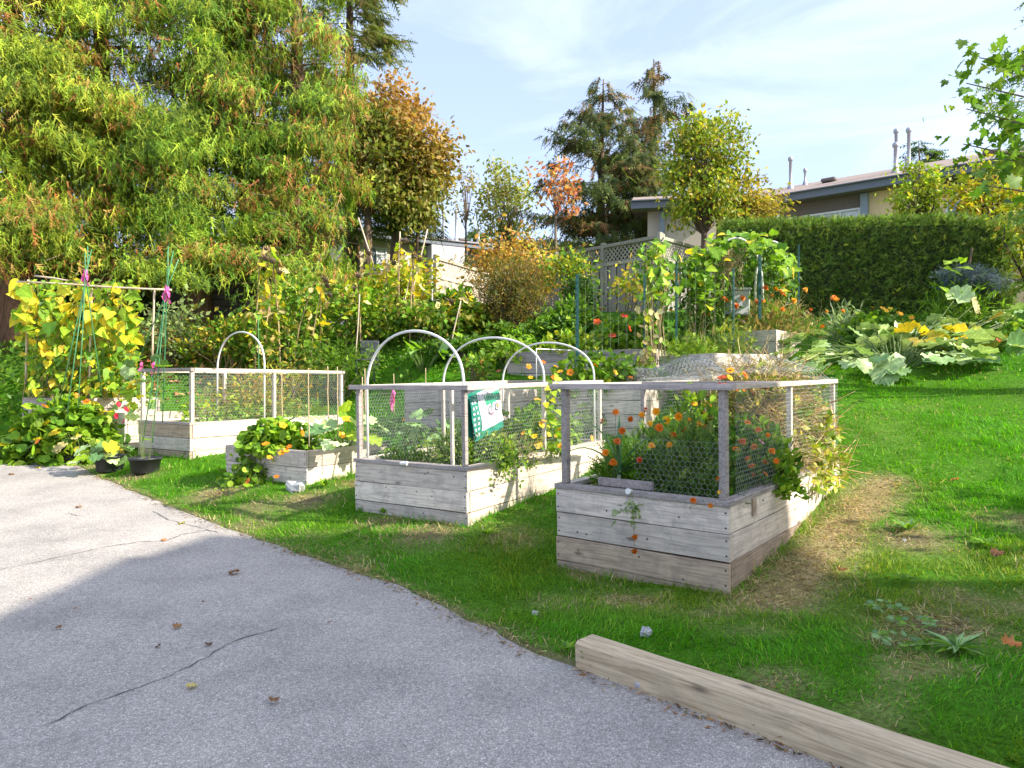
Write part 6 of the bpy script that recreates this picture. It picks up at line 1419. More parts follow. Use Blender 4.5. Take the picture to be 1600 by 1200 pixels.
# added dark bushes, their colour standing in for the shade behind the cedar trunks
for px, dd, rx, yt, lb in ((-40, 21.5, 2.2, 420, 'added dark bush standing in for the shade at the far left behind the cedars'), (110, 21.0, 2.0, 425, 'added dark bush standing in for the shade behind the yellow bean trellis'), (215, 20.5, 1.7, 420, 'added dark bush standing in for the shade left of the slatted shed'), (330, 21.0, 2.0, 400, 'added dark bush standing in for the shade behind the slatted shed'), (430, 20.5, 1.6, 425, 'added dark bush standing in for the shade right of the slatted shed')):
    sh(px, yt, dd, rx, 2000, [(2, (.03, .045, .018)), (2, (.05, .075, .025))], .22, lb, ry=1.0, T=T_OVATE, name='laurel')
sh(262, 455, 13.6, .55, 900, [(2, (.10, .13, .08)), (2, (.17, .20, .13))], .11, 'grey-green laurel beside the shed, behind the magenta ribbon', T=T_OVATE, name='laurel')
# ================================================================== TREES
def conifer(label, base, H, R_, z0, nbr, pal, n_spray, size, droop=.35, hang=.7, p=.75, T=T_FROND, dead=.0, dead_pal=None, trunk_r=.25, bark='bark', name='conifer', seed=1, front=0.0, group=None, s0=.22, jz=.1, top_pal=None, up=.1, wr=1.0, hollow=0.0):
    """trunk with drooping limbs; sprays of foliage along every limb"""
    r = np.random.default_rng(seed); root = thing(name, label, 'tree', base, group=group)
    tb = MB(); kink = r.normal(0, .04, (6, 2))
    tb.tube([(kink[i][0] * i * .4, kink[i][1] * i * .4, H * i / 5 - (.3 if i == 0 else 0)) for i in range(6)], [trunk_r * (1 - .93 * i / 5) * (1.35 if i == 0 else 1) for i in range(6)], 9)
    br = MB(); P_, Y_, Z_, S_, C_ = [], [], [], [], []
    for k in range(nbr):
        t = (k + r.uniform(0, 1)) / nbr; h = z0 + (H - z0) * t; ln_ = (R_ * (1 - t) ** p + .12) * r.uniform(.72, 1.18)
        a = r.uniform(0, 2 * np.pi)
        if front and math.sin(a) > .45 and r.uniform() < front: a = -a
        d = np.array([math.cos(a), math.sin(a), 0]); side = np.array([-d[1], d[0], 0])
        u_ = up * r.uniform(.3, 1.6); dr = droop * r.uniform(.7, 1.3)
        pt = lambda s: np.array([0, 0, h]) + d * ln_ * s + np.array([0, 0, (u_ * s - dr * s * s + (.22 * dr * s ** 4)) * ln_])
        br.tube([pt(s) for s in (0, .35, .7, 1.0)], [max(.010, trunk_r * .16 * (1 - t) + .006), .018, .012, .005], 3, cap=False)
        m_ = max(5, int(n_spray * ln_ / (R_ * .62) * r.uniform(.8, 1.2)))
        s = s0 + (1.02 - s0) * r.uniform(0, 1, m_) ** .75
        q = np.array([pt(v) for v in s]); wid = wr * .20 * ln_ * (1 - .55 * s) + .05
        q = q + side * (r.normal(0, 1, m_) * wid)[:, None] + np.array([0, 0, 1]) * (r.normal(-.03, jz, m_))[:, None]
        y = d * (1 - hang) + side * r.normal(0, .5, (m_, 1)) + np.array([0, 0, -1]) * hang * r.uniform(.4, 1.3, (m_, 1)) + r.normal(0, .18, (m_, 3))
        z = d * .8 + np.array([0, 0, .6]) + r.normal(0, .45, (m_, 3))
        c = pick(pal, m_, .16, r) * r.uniform(.72, 1.3)
        if dead:
            dd_ = (r.uniform(0, 1, m_) < dead * 1.7) & (r.uniform() < .5); c[dd_] = pick(dead_pal, m_, .2, r)[dd_]
        if hollow:
            k_ = vnoise(np.full(m_, a * 1.9 + seed * 7.3) + s * .8, q[:, 2] * .85, seed) < hollow * (.6 + .6 * s)
            k_ = k_ & (r.uniform(0, 1, m_) < .88); q, y, z, c = q[~k_], y[~k_], z[~k_], c[~k_]; m_ = len(q)
        P_.append(q); Y_.append(y); Z_.append(z); S_.append(size * np.clip(r.lognormal(-.12, .38, m_), .35, 1.9)); C_.append(c)
    tb.build('trunk', M[bark], root, True); br.build('limbs', M['twig'], root, kind='stuff')
    A_ = [np.concatenate(q_) for q_ in (P_, Y_, Z_, S_, C_)]; Ts = T if isinstance(T, list) else [T]; j_ = r.integers(0, len(Ts), len(A_[0]))
    cloud('crown', [scatter(t_, *[q_[j_ == i_] for q_ in A_]) for i_, t_ in enumerate(Ts)], M['leaf_soft'], root)
    return root
CED = [(3, (.12, .18, .032)), (3, (.20, .25, .04)), (3, (.30, .32, .06)), (2, (.045, .075, .018))]
DEADP = [(3, (.30, .13, .05)), (2, (.24, .12, .05)), (2, (.36, .24, .10))]
def gz(px, d): q = g_at(px, d); return q
CED2 = [(3, (.10, .175, .034)), (3, (.165, .235, .042)), (3, (.26, .30, .055)), (2, (.04, .075, .02))]
CEDB = [(2, (.03, .05, .016)), (1, (.05, .08, .02))]  # back cedars darkened, colour standing in for shade in the gaps
CG = 'tall cedars along the left'
CK = dict(name='cedar', bark='bark_red', dead_pal=DEADP, front=.75, group=CG, droop=.30, hang=.78, p=.42, T=T_CED, jz=.17, wr=1.3, hollow=.41)
conifer('cedar at the left edge with a leaning bare trunk', gz(28, 15.8), 13.5, 2.6, 1.7, 150, CED, 270, .235, dead=0.21, trunk_r=.34, seed=3, **CK)
conifer('cedar behind the first green cane tripod', gz(158, 16.8), 14.5, 2.3, 1.5, 150, CED, 270, .235, dead=0.19, trunk_r=.30, seed=5, **CK)
conifer('cedar between the dark shed and the tripod with the magenta ribbon', gz(312, 17.2), 14, 2.4, 1.35, 150, CED2, 270, .235, dead=0.18, trunk_r=.28, seed=7, **CK)
conifer('cedar nearest the sky, its brown bark showing low on its side', gz(462, 17.4), 14.5, 1.85, .7, 150, CED2, 235, .23, dead=0.20, trunk_r=.26, seed=9, **CK)
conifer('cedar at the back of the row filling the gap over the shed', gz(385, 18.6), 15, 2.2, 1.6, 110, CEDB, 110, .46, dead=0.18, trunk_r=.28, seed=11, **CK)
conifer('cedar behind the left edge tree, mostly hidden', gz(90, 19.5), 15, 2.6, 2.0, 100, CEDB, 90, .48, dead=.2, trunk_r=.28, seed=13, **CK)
# trunk leaning low at the left edge
# dark fir behind
FIRP = [(3, (.07, .09, .035)), (3, (.10, .115, .045)), (2, (.14, .14, .06)), (1, (.17, .14, .08))]
conifer('tall grey-green fir rising behind the cedars', at(548, 480, 33.0), 21.5, 3.9, 3, 140, FIRP, 70, .55, droop=.1, hang=.35, p=.8, name='fir', seed=21, trunk_r=.4, T=T_FROND_S, front=.5)
# spruces
SPR = [(3, (.04, .06, .028)), (3, (.065, .085, .036)), (2, (.11, .125, .05)), (.8, (.16, .105, .055))]
SPD = [(3, (.20, .125, .06)), (2, (.26, .165, .08)), (1, (.15, .10, .05))]
sb_ = at(938, 440, 29.0); sb_[2] = 3.6
conifer('broad spruce with hanging brown twigs behind the grey fence', sb_, 1.45 + 478 / FPX * 29 - 3.6, 5.6, .6, 92, SPR, 120, .40, droop=.22, hang=.58, p=.85, name='spruce', seed=31, trunk_r=.3, T=T_FROND_S, dead=.16, dead_pal=SPD, front=.55, up=.30, wr=.7, jz=.06)
sb_ = at(1022, 440, 31.0); sb_[2] = 3.6
conifer('taller thinner spruce with ragged limbs behind the pear tree', sb_, 1.45 + 505 / FPX * 31 - 3.6, 4.9, 2.0, 66, SPR, 105, .40, droop=.32, hang=.66, p=.8, name='spruce', seed=35, trunk_r=.3, T=T_FROND_S, dead=.24, dead_pal=SPD, front=.5, up=.30, wr=.65, jz=.06)
sb_ = at(978, 440, 28.0); sb_[2] = 3.6
conifer('lower spruce between the two tall spruces', sb_, 1.45 + 395 / FPX * 28 - 3.6, 4.2, .8, 60, SPR, 100, .38, droop=.3, hang=.66, p=.8, name='spruce', seed=37, trunk_r=.22, T=T_FROND_S, dead=.15, dead_pal=SPD, front=.5, up=.28, wr=.7, jz=.06)
FARP = [(3, (.06, .095, .05)), (2, (.09, .13, .06)), (1, (.12, .16, .08))]
conifer('small blue-green fir peeping over the townhouse roof beside the vents', np.array([21.2, 36.5, 4.0]), 1.45 + 380 / FPX * 36.5 - 4.0, 2.7, 4.0, 50, FARP, 70, .55, droop=.12, hang=.3, p=.8, name='fir', seed=41, T=T_FROND_S, front=.4)
conifer('dark fir over the right end of the townhouse roof', np.array([25.2, 38, 4.0]), 1.45 + 340 / FPX * 38 - 4.0, 3.0, 4, 50, FARP, 70, .6, droop=.15, hang=.35, p=.7, name='fir', seed=43, T=T_FROND_S, front=.4)
conifer('second dark fir over the right end of the townhouse roof, further right', np.array([28.0, 37, 4.0]), 1.45 + 400 / FPX * 37 - 4.0, 3.2, 4, 50, FARP, 70, .6, droop=.15, hang=.35, p=.7, name='fir', seed=45, T=T_FROND_S, front=.4)
conifer('tiny fir over the roof of the far row house', at(742, 400, 52), 1.45 + 245 / FPX * 52 - at(742, 400, 52)[2], 1.4, .5, 26, FARP, 26, .5, droop=.15, hang=.35, name='fir', seed=47, T=T_FROND_S)
conifer('larch with feathery branches entering at the right edge', np.array([10.0, 12.2, G(10.0, 12.2)]), 7.5, 2.3, .55, 46, [(3, (.09, .135, .05)), (2, (.14, .19, .07)), (1, (.24, .24, .08))], 46, .24, droop=.14, hang=.45, p=.45, name='larch', seed=49, T=T_FROND_S, trunk_r=.16, s0=.3, jz=.05, wr=.6)

def broadleaf(label, base, H, cc, cr, ntips, per, lsize, pal, name='tree', seed=1, trunk_r=.2, sig=.35, T=T_LEAF, shell=.5, low=-.8, mat=None, bark='bark', stems=1, group=None, gap=0.0, limb_r=.03, droopy=0.0):
    """cc: crown centre above the base, cr: its radii; limbs run from the trunk to leaf clumps"""
    r = np.random.default_rng(seed); root = thing(name, label, 'tree', base, group=group); cc = np.array(cc, float); cr = np.array(cr, float)
    tb = MB()
    for k in range(stems):
        o = r.normal(0, .12 * (stems > 1), 2); top = cc + np.array([r.normal(0, cr[0] * .25 * (stems > 1)), r.normal(0, cr[1] * .25 * (stems > 1)), cr[2] * .45])
        tb.tube([(o[0], o[1], -.2), (o[0] + top[0] * .15, o[1] + top[1] * .15, top[2] * .3), (top[0] * .55, top[1] * .55, top[2] * .65), top], [trunk_r * 1.2, trunk_r, trunk_r * .6, trunk_r * .15], 8)
    br = MB(); tips = []
    while len(tips) < ntips:
        v = nrm(r.normal(0, 1, 3))
        if v[2] < low: continue
        q = v * r.uniform(shell, 1.0) ** .6
        tips.append(cc + q * cr * r.uniform(.86, 1.1))
    tips = np.array(tips)
    for q in tips:
        s = np.array([cc[0] * .5, cc[1] * .5, max(cc[2] - cr[2] * .9, .25 * cc[2]) + .35 * max(0, q[2] - cc[2])]); m_ = (s + q) / 2 + np.array([0, 0, .12 * np.linalg.norm(q - s)]) + r.normal(0, .08, 3)
        br.tube([s, m_, q], [limb_r, limb_r * .6, limb_r * .2], 4, cap=False)
    n = ntips * per; w = np.repeat(np.arange(ntips), per)
    P_ = tips[w] + r.normal(0, 1, (n, 3)) * np.array([sig, sig, sig * .75])
    tone = r.uniform(.72, 1.22, ntips)[w][:, None]
    yd = nrm(P_ - cc) * .5 + r.normal(0, .7, (n, 3)) + np.array([0, 0, -.35 - droopy]); zd = r.normal(0, .6, (n, 3)) + np.array([0, -.1, .6])
    c = pick(pal(P_, cc, cr, n, r), n, .16, r) if callable(pal) and False else (pal(P_, cc, cr, n, r) if callable(pal) else pick(pal, n, .16, r))
    tb.build('trunk', M[bark], root, True); br.build('limbs', M[bark], root, kind='stuff')
    cloud('crown', [scatter(T, P_, yd, zd, lsize * r.uniform(.6, 1.3, n), c * tone)], mat or M['leaf'], root)
    return root
def pal_brown(P_, cc, cr, n, r):
    a = pick([(3, (.33, .20, .07)), (2, (.40, .26, .09)), (1, (.26, .15, .06))], n, .15, r); b = pick([(2, (.16, .17, .05)), (2, (.24, .21, .06)), (1, (.10, .12, .035))], n, .15, r)
    k = np.clip(((P_[:, 2] - cc[2]) / cr[2] + .45) * 1.1 + r.normal(0, .35, n), 0, 1)[:, None]; return a * k + b * (1 - k)
bb_ = at(615, 480, 31.0); bb_[2] = 3.2
broadleaf('rounded autumn tree with russet top and olive lower leaves left of the sky', bb_, 12, (.3, 0, 1.45 + 345 / FPX * 31 - 3.2), (2.25, 2.4, 3.3), 120, 95, .26, pal_brown, 'autumn_tree', 51, .28, .38, T_LEAF, .35, -.9, limb_r=.05)
broadleaf('smaller olive tree filling in below the russet tree', at(575, 450, 29.5), 9, (0, 0, 5.2), (1.6, 1.4, 2.6), 60, 80, .25, [(2, (.10, .12, .035)), (2, (.15, .16, .045)), (1, (.24, .2, .06))], 'olive_tree', 53, .18, .38)
broadleaf('thin pale tree with sparse leaves beside the far row house', at(650, 450, 32), 8, (.2, 0, 4.6), (1.1, 1, 2.4), 34, 34, .22, [(2, (.20, .20, .07)), (1, (.14, .16, .05))], 'sparse_tree', 55, .08, .3)
broadleaf('pale birch-like tree with airy foliage left of the spruces', at(800, 430, 34), 9, (-.3, 0, 1.45 + 268 / FPX * 34 - at(800, 430, 34)[2]), (1.5, 1.3, 2.6), 60, 42, .22, [(2, (.22, .24, .09)), (2, (.30, .28, .12)), (1, (.16, .19, .08))], 'airy_tree', 57, .09, .32, bark='twig', limb_r=.035, shell=.15)
broadleaf('bare thin tree with a few leaves left of the airy pale tree', at(728, 420, 33), 6, (0, 0, 3.2), (.5, .5, 1.6), 16, 16, .18, [(2, (.25, .22, .1))], 'bare_tree', 59, .05, .2, bark='twig')
broadleaf('small red leaved tree in front of the spruces', at(868, 440, 24), 5, (0, 0, 3.3), (.9, .7, 1.2), 26, 14, .20, [(2, (.42, .13, .06)), (2, (.48, .24, .10)), (1, (.35, .22, .10))], 'red_leaved_tree', 61, .05, .22, bark='twig', limb_r=.02, shell=.2)
PEAR = [(3, (.13, .18, .03)), (3, (.20, .235, .04)), (2, (.30, .29, .05)), (1, (.46, .36, .04)), (1, (.08, .12, .025))]
pb_ = at(1100, 470, 18.6); pb_[2] = G(pb_[0], pb_[1])
broadleaf('bushy pear tree with small olive and yellow leaves between the fence and the townhouse', pb_, 5.5, (.0, 0, 1.45 + 325 / FPX * 18.6 - pb_[2]), (1.05, 1.0, 1.75), 110, 60, .13, PEAR, 'pear_tree', 63, .09, .20, T_OVATE, .15, -.9, limb_r=.02)
broadleaf('upright leafy shoots at the top of the pear tree', pb_ + np.array([.35, .3, .2]), 6, (.35, 0, 1.45 + 372 / FPX * 18.6 - pb_[2] - .2), (.75, .4, 1.05), 26, 26, .12, PEAR, 'pear_tree', 65, .04, .13, T_OVATE, .3, -.5, limb_r=.015)
broadleaf('yellow-brown lower tree at the right side of the pear tree', pb_ + np.array([1.25, .6, 0]), 4, (.2, 0, 2.9), (.95, .7, .9), 44, 46, .13, [(2, (.32, .26, .06)), (2, (.24, .20, .06)), (2, (.40, .33, .05)), (1, (.17, .2, .04))], 'young_tree', 67, .05, .18, T_OVATE, .2)
yb = at(1434, 390, 17.4); yb[2] = 3.0
broadleaf('yellow-green young tree growing behind the hedge', yb, 4, (.0, 0, 1.45 + 285 / FPX * 17.4 - 3.0), (.52, .5, 1.0), 40, 52, .12, [(3, (.18, .26, .035)), (2, (.28, .32, .04)), (1, (.42, .38, .04))], 'young_tree', 69, .05, .17, T_OVATE, .2)
yb = at(1545, 400, 16.6); yb[2] = 2.9
broadleaf('yellow autumn shrub at the right end of the hedge', yb, 4, (.1, 0, 1.45 + 262 / FPX * 16.6 - 2.9), (1.05, .6, 1.25), 60, 50, .14, [(3, (.44, .40, .04)), (3, (.30, .33, .04)), (1, (.45, .26, .05)), (1, (.16, .22, .04))], 'autumn_shrub', 71, .05, .2, T_OVATE, .2)
yb = at(1603, 520, 13.2); yb[2] = G(yb[0], yb[1])
broadleaf('yellow and green shrub past the right end of the hedge', yb, 3, (.35, .2, 1.6), (.55, .6, 1.3), 44, 46, .12, [(3, (.34, .34, .05)), (2, (.20, .25, .04)), (1, (.40, .26, .06)), (1, (.09, .13, .03))], 'autumn_shrub', 73, .04, .18, T_OVATE, .2)
# bare distant tree line
for k, (x, y, hh, lb) in enumerate(((-70, 100, 13, 'far wooded rise on the left horizon'), (10, 130, 12, 'far wooded rise on the centre horizon'), (85, 110, 15, 'far wooded rise on the right horizon'))):
    pass
# maple standing right of the frame, its boughs reaching in
mb_ = np.array([8.7, 8.3, G(8.7, 8.3)]); mt_ = thing('maple', 'young maple whose leafy boughs reach in at the upper right', 'tree', mb_)
b = MB(); b.tube([(0, 0, -.2), (.05, 0, 1.5), (-.05, .05, 3.2), (.1, 0, 5.2)], [.13, .11, .08, .02], 9); b.build('trunk', M['bark'], mt_, True)
bo = MB(); P_ = []; Q = []
BO = [((-.02, .03, 2.4), at(1510, 130, 8.0) - mb_), ((-.04, .04, 2.9), at(1530, 90, 8.3) - mb_), ((0, .02, 2.0), at(1510, 170, 7.9) - mb_), ((0, 0, 1.7), at(1505, 225, 8.0) - mb_), ((0, .04, 1.5), at(1540, 290, 7.7) - mb_), ((.05, 0, 3.6), at(1590, 80, 8.4) - mb_), ((0, 0, 2.2), at(1580, 190, 7.6) - mb_), ((0, 0, 1.9), at(1575, 250, 8.2) - mb_),
      ((0, 0, 3.2), np.array([1.2, -1.0, 3.8])), ((0, 0, 2.6), np.array([1.5, .6, 3.3])), ((0, 0, 2.8), np.array([.3, -1.6, 3.4])), ((0, 0, 3.4), np.array([.2, 1.2, 4.4])), ((0, 0, 4.0), np.array([-.8, -.5, 5.2])), ((0, 0, 4.2), np.array([.7, .3, 5.6])), ((0, 0, 2.4), np.array([-1.4, -1.2, 3.2]))]
for bi, (a, e) in enumerate(BO):
    a = np.array(a); m_ = (a + e) / 2 + np.array([0, 0, .18]); bo.tube([a, m_, e], [.035, .02, .006], 5)
    for k in range(29 if bi < 8 else 8):
        t = rng.uniform(.35, 1.03); q = (1 - t) ** 2 * a + 2 * t * (1 - t) * m_ + t * t * e
        P_.append(q + rng.normal(0, .15, 3) * np.array([1, 1, .8])); Q.append(nrm(np.array([rng.normal(0, 1), rng.normal(0, 1), .2])))
bo.build('boughs', M['twig'], mt_, True, 'stuff')
m_ = 420; w_ = rng.integers(0, 232, m_); Pm = np.array(P_)[w_] + rng.normal(0, .16, (m_, 3))
cloud('foliage', [scatter(T_MAPLE, Pm, rng.normal(0, 1, (m_, 3)) + np.array([0, 0, -.4]), rng.normal(0, .5, (m_, 3)) + np.array([0, -.3, .6]), .12 * rng.uniform(.6, 1.2, m_), pick([(3, (.06, .12, .02)), (2, (.10, .17, .03)), (1, (.17, .21, .03))], m_))], M['leaf'], mt_)
leafy(mt_, P_[:296], Q[:296], [('maplem', 1)], .15, .5, .5, jit=.5)
# ================================================================== SMALL THINGS
# fertiliser bag hung inside the middle bed's mesh
bp_ = at(757, 640, 6.78); bg_ = thing('fertiliser_bag', 'green and white fertiliser bag with a bicycle picture hung in the wire mesh', 'bag', bp_, (0, 0, A2))
bg_.rotation_euler = Euler((0, rad(-14), A2), 'XYZ')
GBAG = plain('green_bag_plastic', (.02, .24, .17), .35, var=.15); WBAG = plain('white_bag_print', (.66, .66, .72), .35, var=.04); DBAG = plain('dark_print', (.05, .06, .09), .4); PBAG = plain('pink_print', (.55, .16, .26), .4); OBAG = plain('orange_print', (.8, .35, .03), .4); GPR = plain('green_print', (.03, .36, .20), .35, var=.3)
def bagsurf(u, v):    # u along the bed, v up; bulging sack
    return np.array([u, -.03 - .035 * math.cos(u / .30 * 1.5) * math.cos(v / .26 * 1.5) + .006 * math.sin(u * 40 + v * 22), v])
def patch(u0, u1, v0, v1, off, nu=8, nv=8, clip=None):
    V = []; F = []
    for i in range(nu + 1):
        for j in range(nv + 1):
            q = bagsurf(u0 + (u1 - u0) * i / nu, v0 + (v1 - v0) * j / nv); q[1] -= off; V.append(q)
    for i in range(nu):
        for j in range(nv):
            a = i * (nv + 1) + j; F.append((a, a + nv + 1, a + nv + 2, a + 1))
    return V, F
b = MB(); V, F = patch(-.26, .22, -.24, .20, 0, 14, 12); b.add(V, F); V2, F2 = patch(-.26, .22, -.24, .20, -.10, 8, 8); b.add([(p[0], .05 - .3 * p[1], p[2]) for p in V2], [tuple(reversed(f)) for f in F2]); b.build('sack', GBAG, bg_, True)
b = MB(); b.add(*patch(-.15, .22, -.17, .20, .003)); b.build('white_label', WBAG, bg_)
b = MB(); b.add(*patch(-.055, .205, .055, .150, .006)); b.build('picture_panel', GPR, bg_)
b = MB()
for u0, u1, v0, v1 in ((-.07, -.062, .16, .19), (-.03, -.022, .16, .195), (.0, .008, .16, .195), (.0, .03, .16, .167), (.06, .068, .16, .195), (.045, .085, .188, .196)): b.add(*patch(u0, u1, v0, v1, .006, 2, 2))
b.build('lettering', DBAG, bg_)
def ring(cx, cz, r, w, mi):
    V = []; F = []
    for k in range(16):
        a = 2 * math.pi * k / 16
        for rr in (r - w, r): q = bagsurf(cx + rr * math.cos(a), cz + rr * math.sin(a)); q[1] -= .007; V.append(q)
        n_ = (k + 1) % 16; F.append((2 * k, 2 * k + 1, 2 * n_ + 1, 2 * n_))
    return V, F
b = MB(); b.add(*ring(.0, -.005, .040, .010, 0), 0); b.add(*ring(.115, .0, .036, .010, 0), 0); b.add(*patch(-.005, .06, -.055, -.035, .007, 3, 2), 1); b.add(*patch(.03, .05, .02, .055, .0075, 2, 2), 2); b.add(*patch(.12, .16, -.01, .02, .0085, 2, 2), 3); b.add(*patch(.0, .012, -.015, .0, .0085, 2, 2), 1)
b.build('bicycle_print', [DBAG, PBAG, GPR, OBAG], bg_)
b = MB()
for k in range(7):
    for j in range(2): b.add(*patch(-.245 + .045 * j, -.222 + .045 * j, -.20 + .052 * k, -.175 + .052 * k, .004, 2, 2))
b.build('side_print', [WBAG], bg_)

def stone(label, base, s):
    bm_v = []; b = MB(); pts = []
    V = []; F = []; n, m_ = 8, 5
    for i in range(m_ + 1):
        for j in range(n):
            a = 2 * math.pi * j / n; t = math.pi * i / m_
            d = np.array([math.sin(t) * math.cos(a), math.sin(t) * math.sin(a), math.cos(t)]); k = 1 + .22 * math.sin(3 * a + i + s * 100) + rng.normal(0, .07); d = np.sign(d) * np.abs(d) ** .75
            V.append(d * np.array([s, s * .75, s * .6]) * k)
    for i in range(m_):
        for j in range(n): F.append((i * n + j, (i + 1) * n + j, (i + 1) * n + (j + 1) % n, i * n + (j + 1) % n))
    b.add(V, F); o = b.build('stone', M['stone']); o.location = [float(q) for q in base]; o.rotation_euler = (rng.uniform(-.2, .2), 0, rng.uniform(0, 3)); tag(o, label, 'stone')
def on_lawn(px, py, d=4.5):
    for _ in range(40):
        x = (px - 800) / FPX * d; d = d * .5 + .5 * (CH - G(x, d)) * FPX / (py - 600)
    x = (px - 800) / FPX * d; return np.array([x, d, G(x, d)])
q = on_lawn(1009, 994); stone('pale flat stone lying in the grass above the kerb timber', q + np.array([0, 0, .022]), .040)
q = on_road(1005, 1078); stone('broken grey stone on the asphalt against the kerb timber', q + np.array([0, 0, .025]), .034)
q = on_lawn(836, 961); stone('small pale stone in the grass near the asphalt edge', q + np.array([0, 0, .012]), .022)
q = on_lawn(462, 765); stone('flat grey paving stone under the corner of the low bed', q + np.array([0, 0, .02]), .11)
q = on_lawn(1413, 847); stone('tiny light pebble in the bare patch of lawn', q + np.array([0, 0, .01]), .022)

# fallen leaves
DL = [foliage_mat('fallen_leaf_brown', [(0, (.10, .05, .03)), (1, (.24, .13, .07))], trans=.05, rough=.8), foliage_mat('fallen_leaf_yellow', [(0, (.45, .40, .08)), (1, (.50, .42, .15))], trans=.1), foliage_mat('fallen_leaf_orange', [(0, (.40, .15, .05)), (1, (.50, .22, .06))], trans=.1)]
curl = fan(mirror([(0, .02), (.30, .0), (.28, .2), (.5, .3), (.36, .48), (.42, .72), (.2, .74), (0, 1.0)]), .10, .4, .12, .25, .15)
DLM = [tleaf('fallen_leaf', curl, m_) for m_ in DL]
for px, py, k, s, lb in ((14, 742, 0, .10, None), (119, 794, 0, .09, None), (62, 732, 1, .12, 'pale yellow fallen leaf on the asphalt far left'), (282, 820, 1, .10, 'yellowish fallen leaf on the asphalt near the grass edge'), (272, 984, 0, .075, 'curled brown leaf on the shaded asphalt beside the crack'), (88, 983, 0, .05, None), (250, 1012, 0, .045, None), (325, 1010, 0, .06, 'dark brown leaf lying on the crack in the asphalt'), (292, 1077, 1, .07, 'olive fallen leaf on the asphalt below the crack'), (358, 899, 0, .12, 'long brown seed pod on the shaded asphalt'), (428, 1096, 0, .07, None), (252, 846, 2, .07, None), (516, 975, 0, .03, None), (45, 938, 0, .03, None), (120, 953, 0, .03, None), (318, 942, 0, .03, None)):
    q = on_road(px, py) + np.array([0, 0, .012]); o = link('fallen_leaf', DLM[k]); o.location = [float(v) for v in q]; o.rotation_euler = (rng.uniform(-.3, .3), rng.uniform(-.3, .3), rng.uniform(0, 6.3)); o.scale = (s * .72,) * 3
    tag(o, lb or 'small brown fallen leaf scrap on the asphalt', 'leaf', 'fallen leaves')
for px, py, k, s, lb in ((1498, 758, 2, .075, 'orange fallen leaf on the sunlit lawn at the right'), (1316, 904, 2, .065, 'orange-brown fallen leaf on the shaded lawn'), (1513, 642, 2, .09, 'orange leaf in the bright lawn below the pumpkins'), (1330, 610, 1, .10, 'pale leaf on the lawn behind the net'), (1409, 642, 1, .09, 'yellow leaf on the bright lawn right of the net'), (1562, 873, 0, .09, 'grey-brown leaf in the shaded lawn at the right'), (1568, 620, 2, .09, 'orange leaf at the foot of the pumpkin leaves'), (387, 1130, 0, .02, None)):
    if lb is None: continue
    q = on_lawn(px, py, 7) + np.array([0, 0, .055]); o = link('fallen_leaf', DLM[k]); o.location = [float(v) for v in q]; o.rotation_euler = (rng.uniform(-.4, .4), rng.uniform(-.4, .4), rng.uniform(0, 6.3)); o.scale = (s, s, s); tag(o, lb, 'leaf', 'fallen leaves')
# lawn weeds
def rosette(label, base, n, ln_, kinds, flat=.35, wd_=.32, name='dandelion'):
    root = thing(name, label, 'weed', base)
    for k in range(n):
        a = 2 * math.pi * k / n + rng.normal(0, .2); d = np.array([math.cos(a), math.sin(a), flat * rng.uniform(.4, 1.5)]); s = ln_ * rng.uniform(.6, 1.15)
        put('leaf', LM[kinds[rng.integers(len(kinds))]], root, (0, 0, .012 + .01 * rng.uniform()), d, (-d[0] * .3, -d[1] * .3, 1), (s * wd_ / .56, s, s))
    return root
rosette('big dandelion rosette in the shaded lawn at the lower right', on_lawn(1495, 1018), 30, .17, ['ovateg', 'ovateb'], .30, .2)
rosette('dock weed with broad leaves beside the bare patch of lawn', on_lawn(1418, 832), 9, .15, ['ovateg', 'ovateb'], .8, .45, 'dock_weed')
def clover(label, base, n, rr):
    root = thing('clover', label, 'weed', base)
    for k in range(n):
        a = rng.uniform(0, 6.28); d = rr * math.sqrt(rng.uniform(.02, 1)); x, y = d * math.cos(a), d * math.sin(a)
        z = G(base[0] + x, base[1] + y) - base[2] + rng.uniform(.03, .06)
        put('leaf', LM['roundb' if k % 2 else 'roundg'], root, (x, y, z), (math.cos(a), math.sin(a), .1), (rng.normal(0, .3), -.3 + rng.normal(0, .3), 1), .034 * rng.uniform(.7, 1.3))
    return root
clover('small clover patch left of the big dandelion', on_lawn(1405, 1012), 30, .11)
clover('clover patch above the big dandelion', on_lawn(1430, 985), 30, .12)
clover('clover patch at the upper edge of the bare patch', on_lawn(1385, 960), 24, .09)
rosette('flat weed on the lawn right of the bare patch', on_lawn(1540, 855), 9, .12, ['ovateg'], .4, .4, 'plantain_weed')
rosette('flat weed in the middle of the shaded lawn', on_lawn(1415, 910), 8, .09, ['ovateg'], .5, .4, 'plantain_weed')
rosette('dandelion at the foot of the middle bed', on_lawn(762, 838), 12, .12, ['ovateg', 'ovatel'], .7, .3)
rosette('leafy weed beside the low bed wall', on_lawn(508, 762), 12, .12, ['ovatel', 'ovateg'], 1.2, .45, 'weed')
rosette('grassy weed growing where the kerb timber starts', on_road(918, 1046) + np.array([.0, .03, .01]), 16, .12, ['ovateg'], 1.3, .10, 'weed')
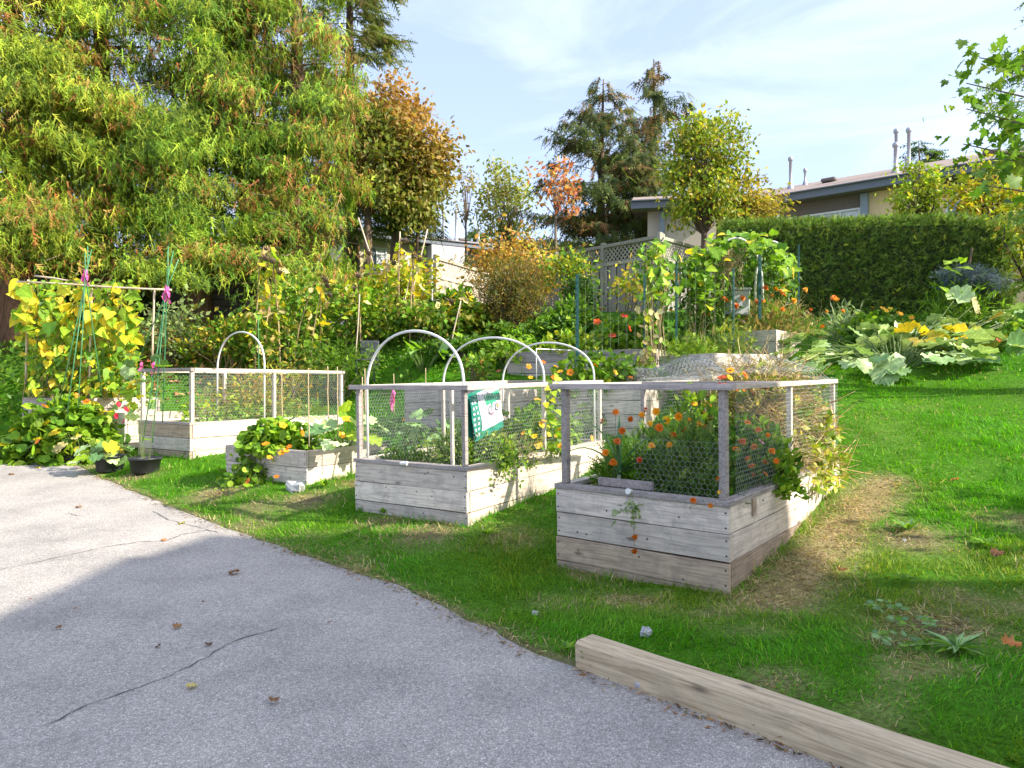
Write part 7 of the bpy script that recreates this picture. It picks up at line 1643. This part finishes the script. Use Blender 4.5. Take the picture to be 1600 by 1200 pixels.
rosette('small leafy weed at the end of the kerb timber', on_lawn(885, 1020), 10, .07, ['ovatel', 'ovateg'], .9, .5, 'weed')
rosette('weed below the corner of the middle bed', on_lawn(600, 805), 10, .10, ['ovateg'], .8, .4, 'weed')
# needle litter along the kerb
n = 130; t = rng.uniform(0, 1.6, n); q = TA[None] + TD[None] * t[:, None] - TN[None] * np.abs(rng.normal(0, .035, n))[:, None]; P_ = np.c_[q, road_z(q[:, 1]) + .008]
cloud('needle_litter', [scatter(T_NARROW, P_, rng.normal(0, 1, (n, 3)) * np.array([1, 1, .12]), np.tile([0, 0, 1.], (n, 1)) + rng.normal(0, .3, (n, 3)), .035 * rng.uniform(.5, 1.6, n), pick([(2, (.25, .13, .07)), (2, (.12, .08, .05)), (1, (.34, .24, .14))], n))], M['dry'], kind='stuff')
n = 700; y = rng.uniform(3.7, 11, n); x = edge_x(y) - np.abs(rng.normal(0, .06, n)); P_ = np.c_[x, y, road_z(y) + .010]
cloud('edge_litter', [scatter(T_NARROW, P_, rng.normal(0, 1, (n, 3)) * np.array([1, 1, .12]), np.tile([0, 0, 1.], (n, 1)) + rng.normal(0, .3, (n, 3)), .035 * rng.uniform(.4, 1.5, n), pick([(2, (.25, .15, .08)), (2, (.12, .09, .06)), (1, (.34, .26, .16))], n))], M['dry'], kind='stuff')

# unseen townhouse added right of the frame, shaped to shade asphalt and near lawn
house('townhouse', 'unseen townhouse added right of the frame to cast the shade on the asphalt', (8.6, 1.5), rad(-90), 5.6, 3.6, -.6, 7.3, 1.5, .6, STUC,
      [('win', .8, 2.0, 1.6, 3.0, 2, 'gc'), ('win', 3.4, 4.8, 1.6, 3.0, 2, 'gc'), ('win', .8, 2.0, 5.0, 6.3, 2, 'gc'), ('win', 3.4, 4.8, 5.0, 6.3, 2, 'gc'), ('post', 2.7, .2)])
sb_ = np.array([8.1, 4.2, G(8.1, 4.2)])
shrub('unseen laurel added right of the frame to cast shade on the lawn', sb_, (.85, .8, 1.15), 2200, G_D, .15, name='laurel', T=T_OVATE)  # bush outside the view, added for the shadow it throws on the lawn
grow_grass()
thatch()
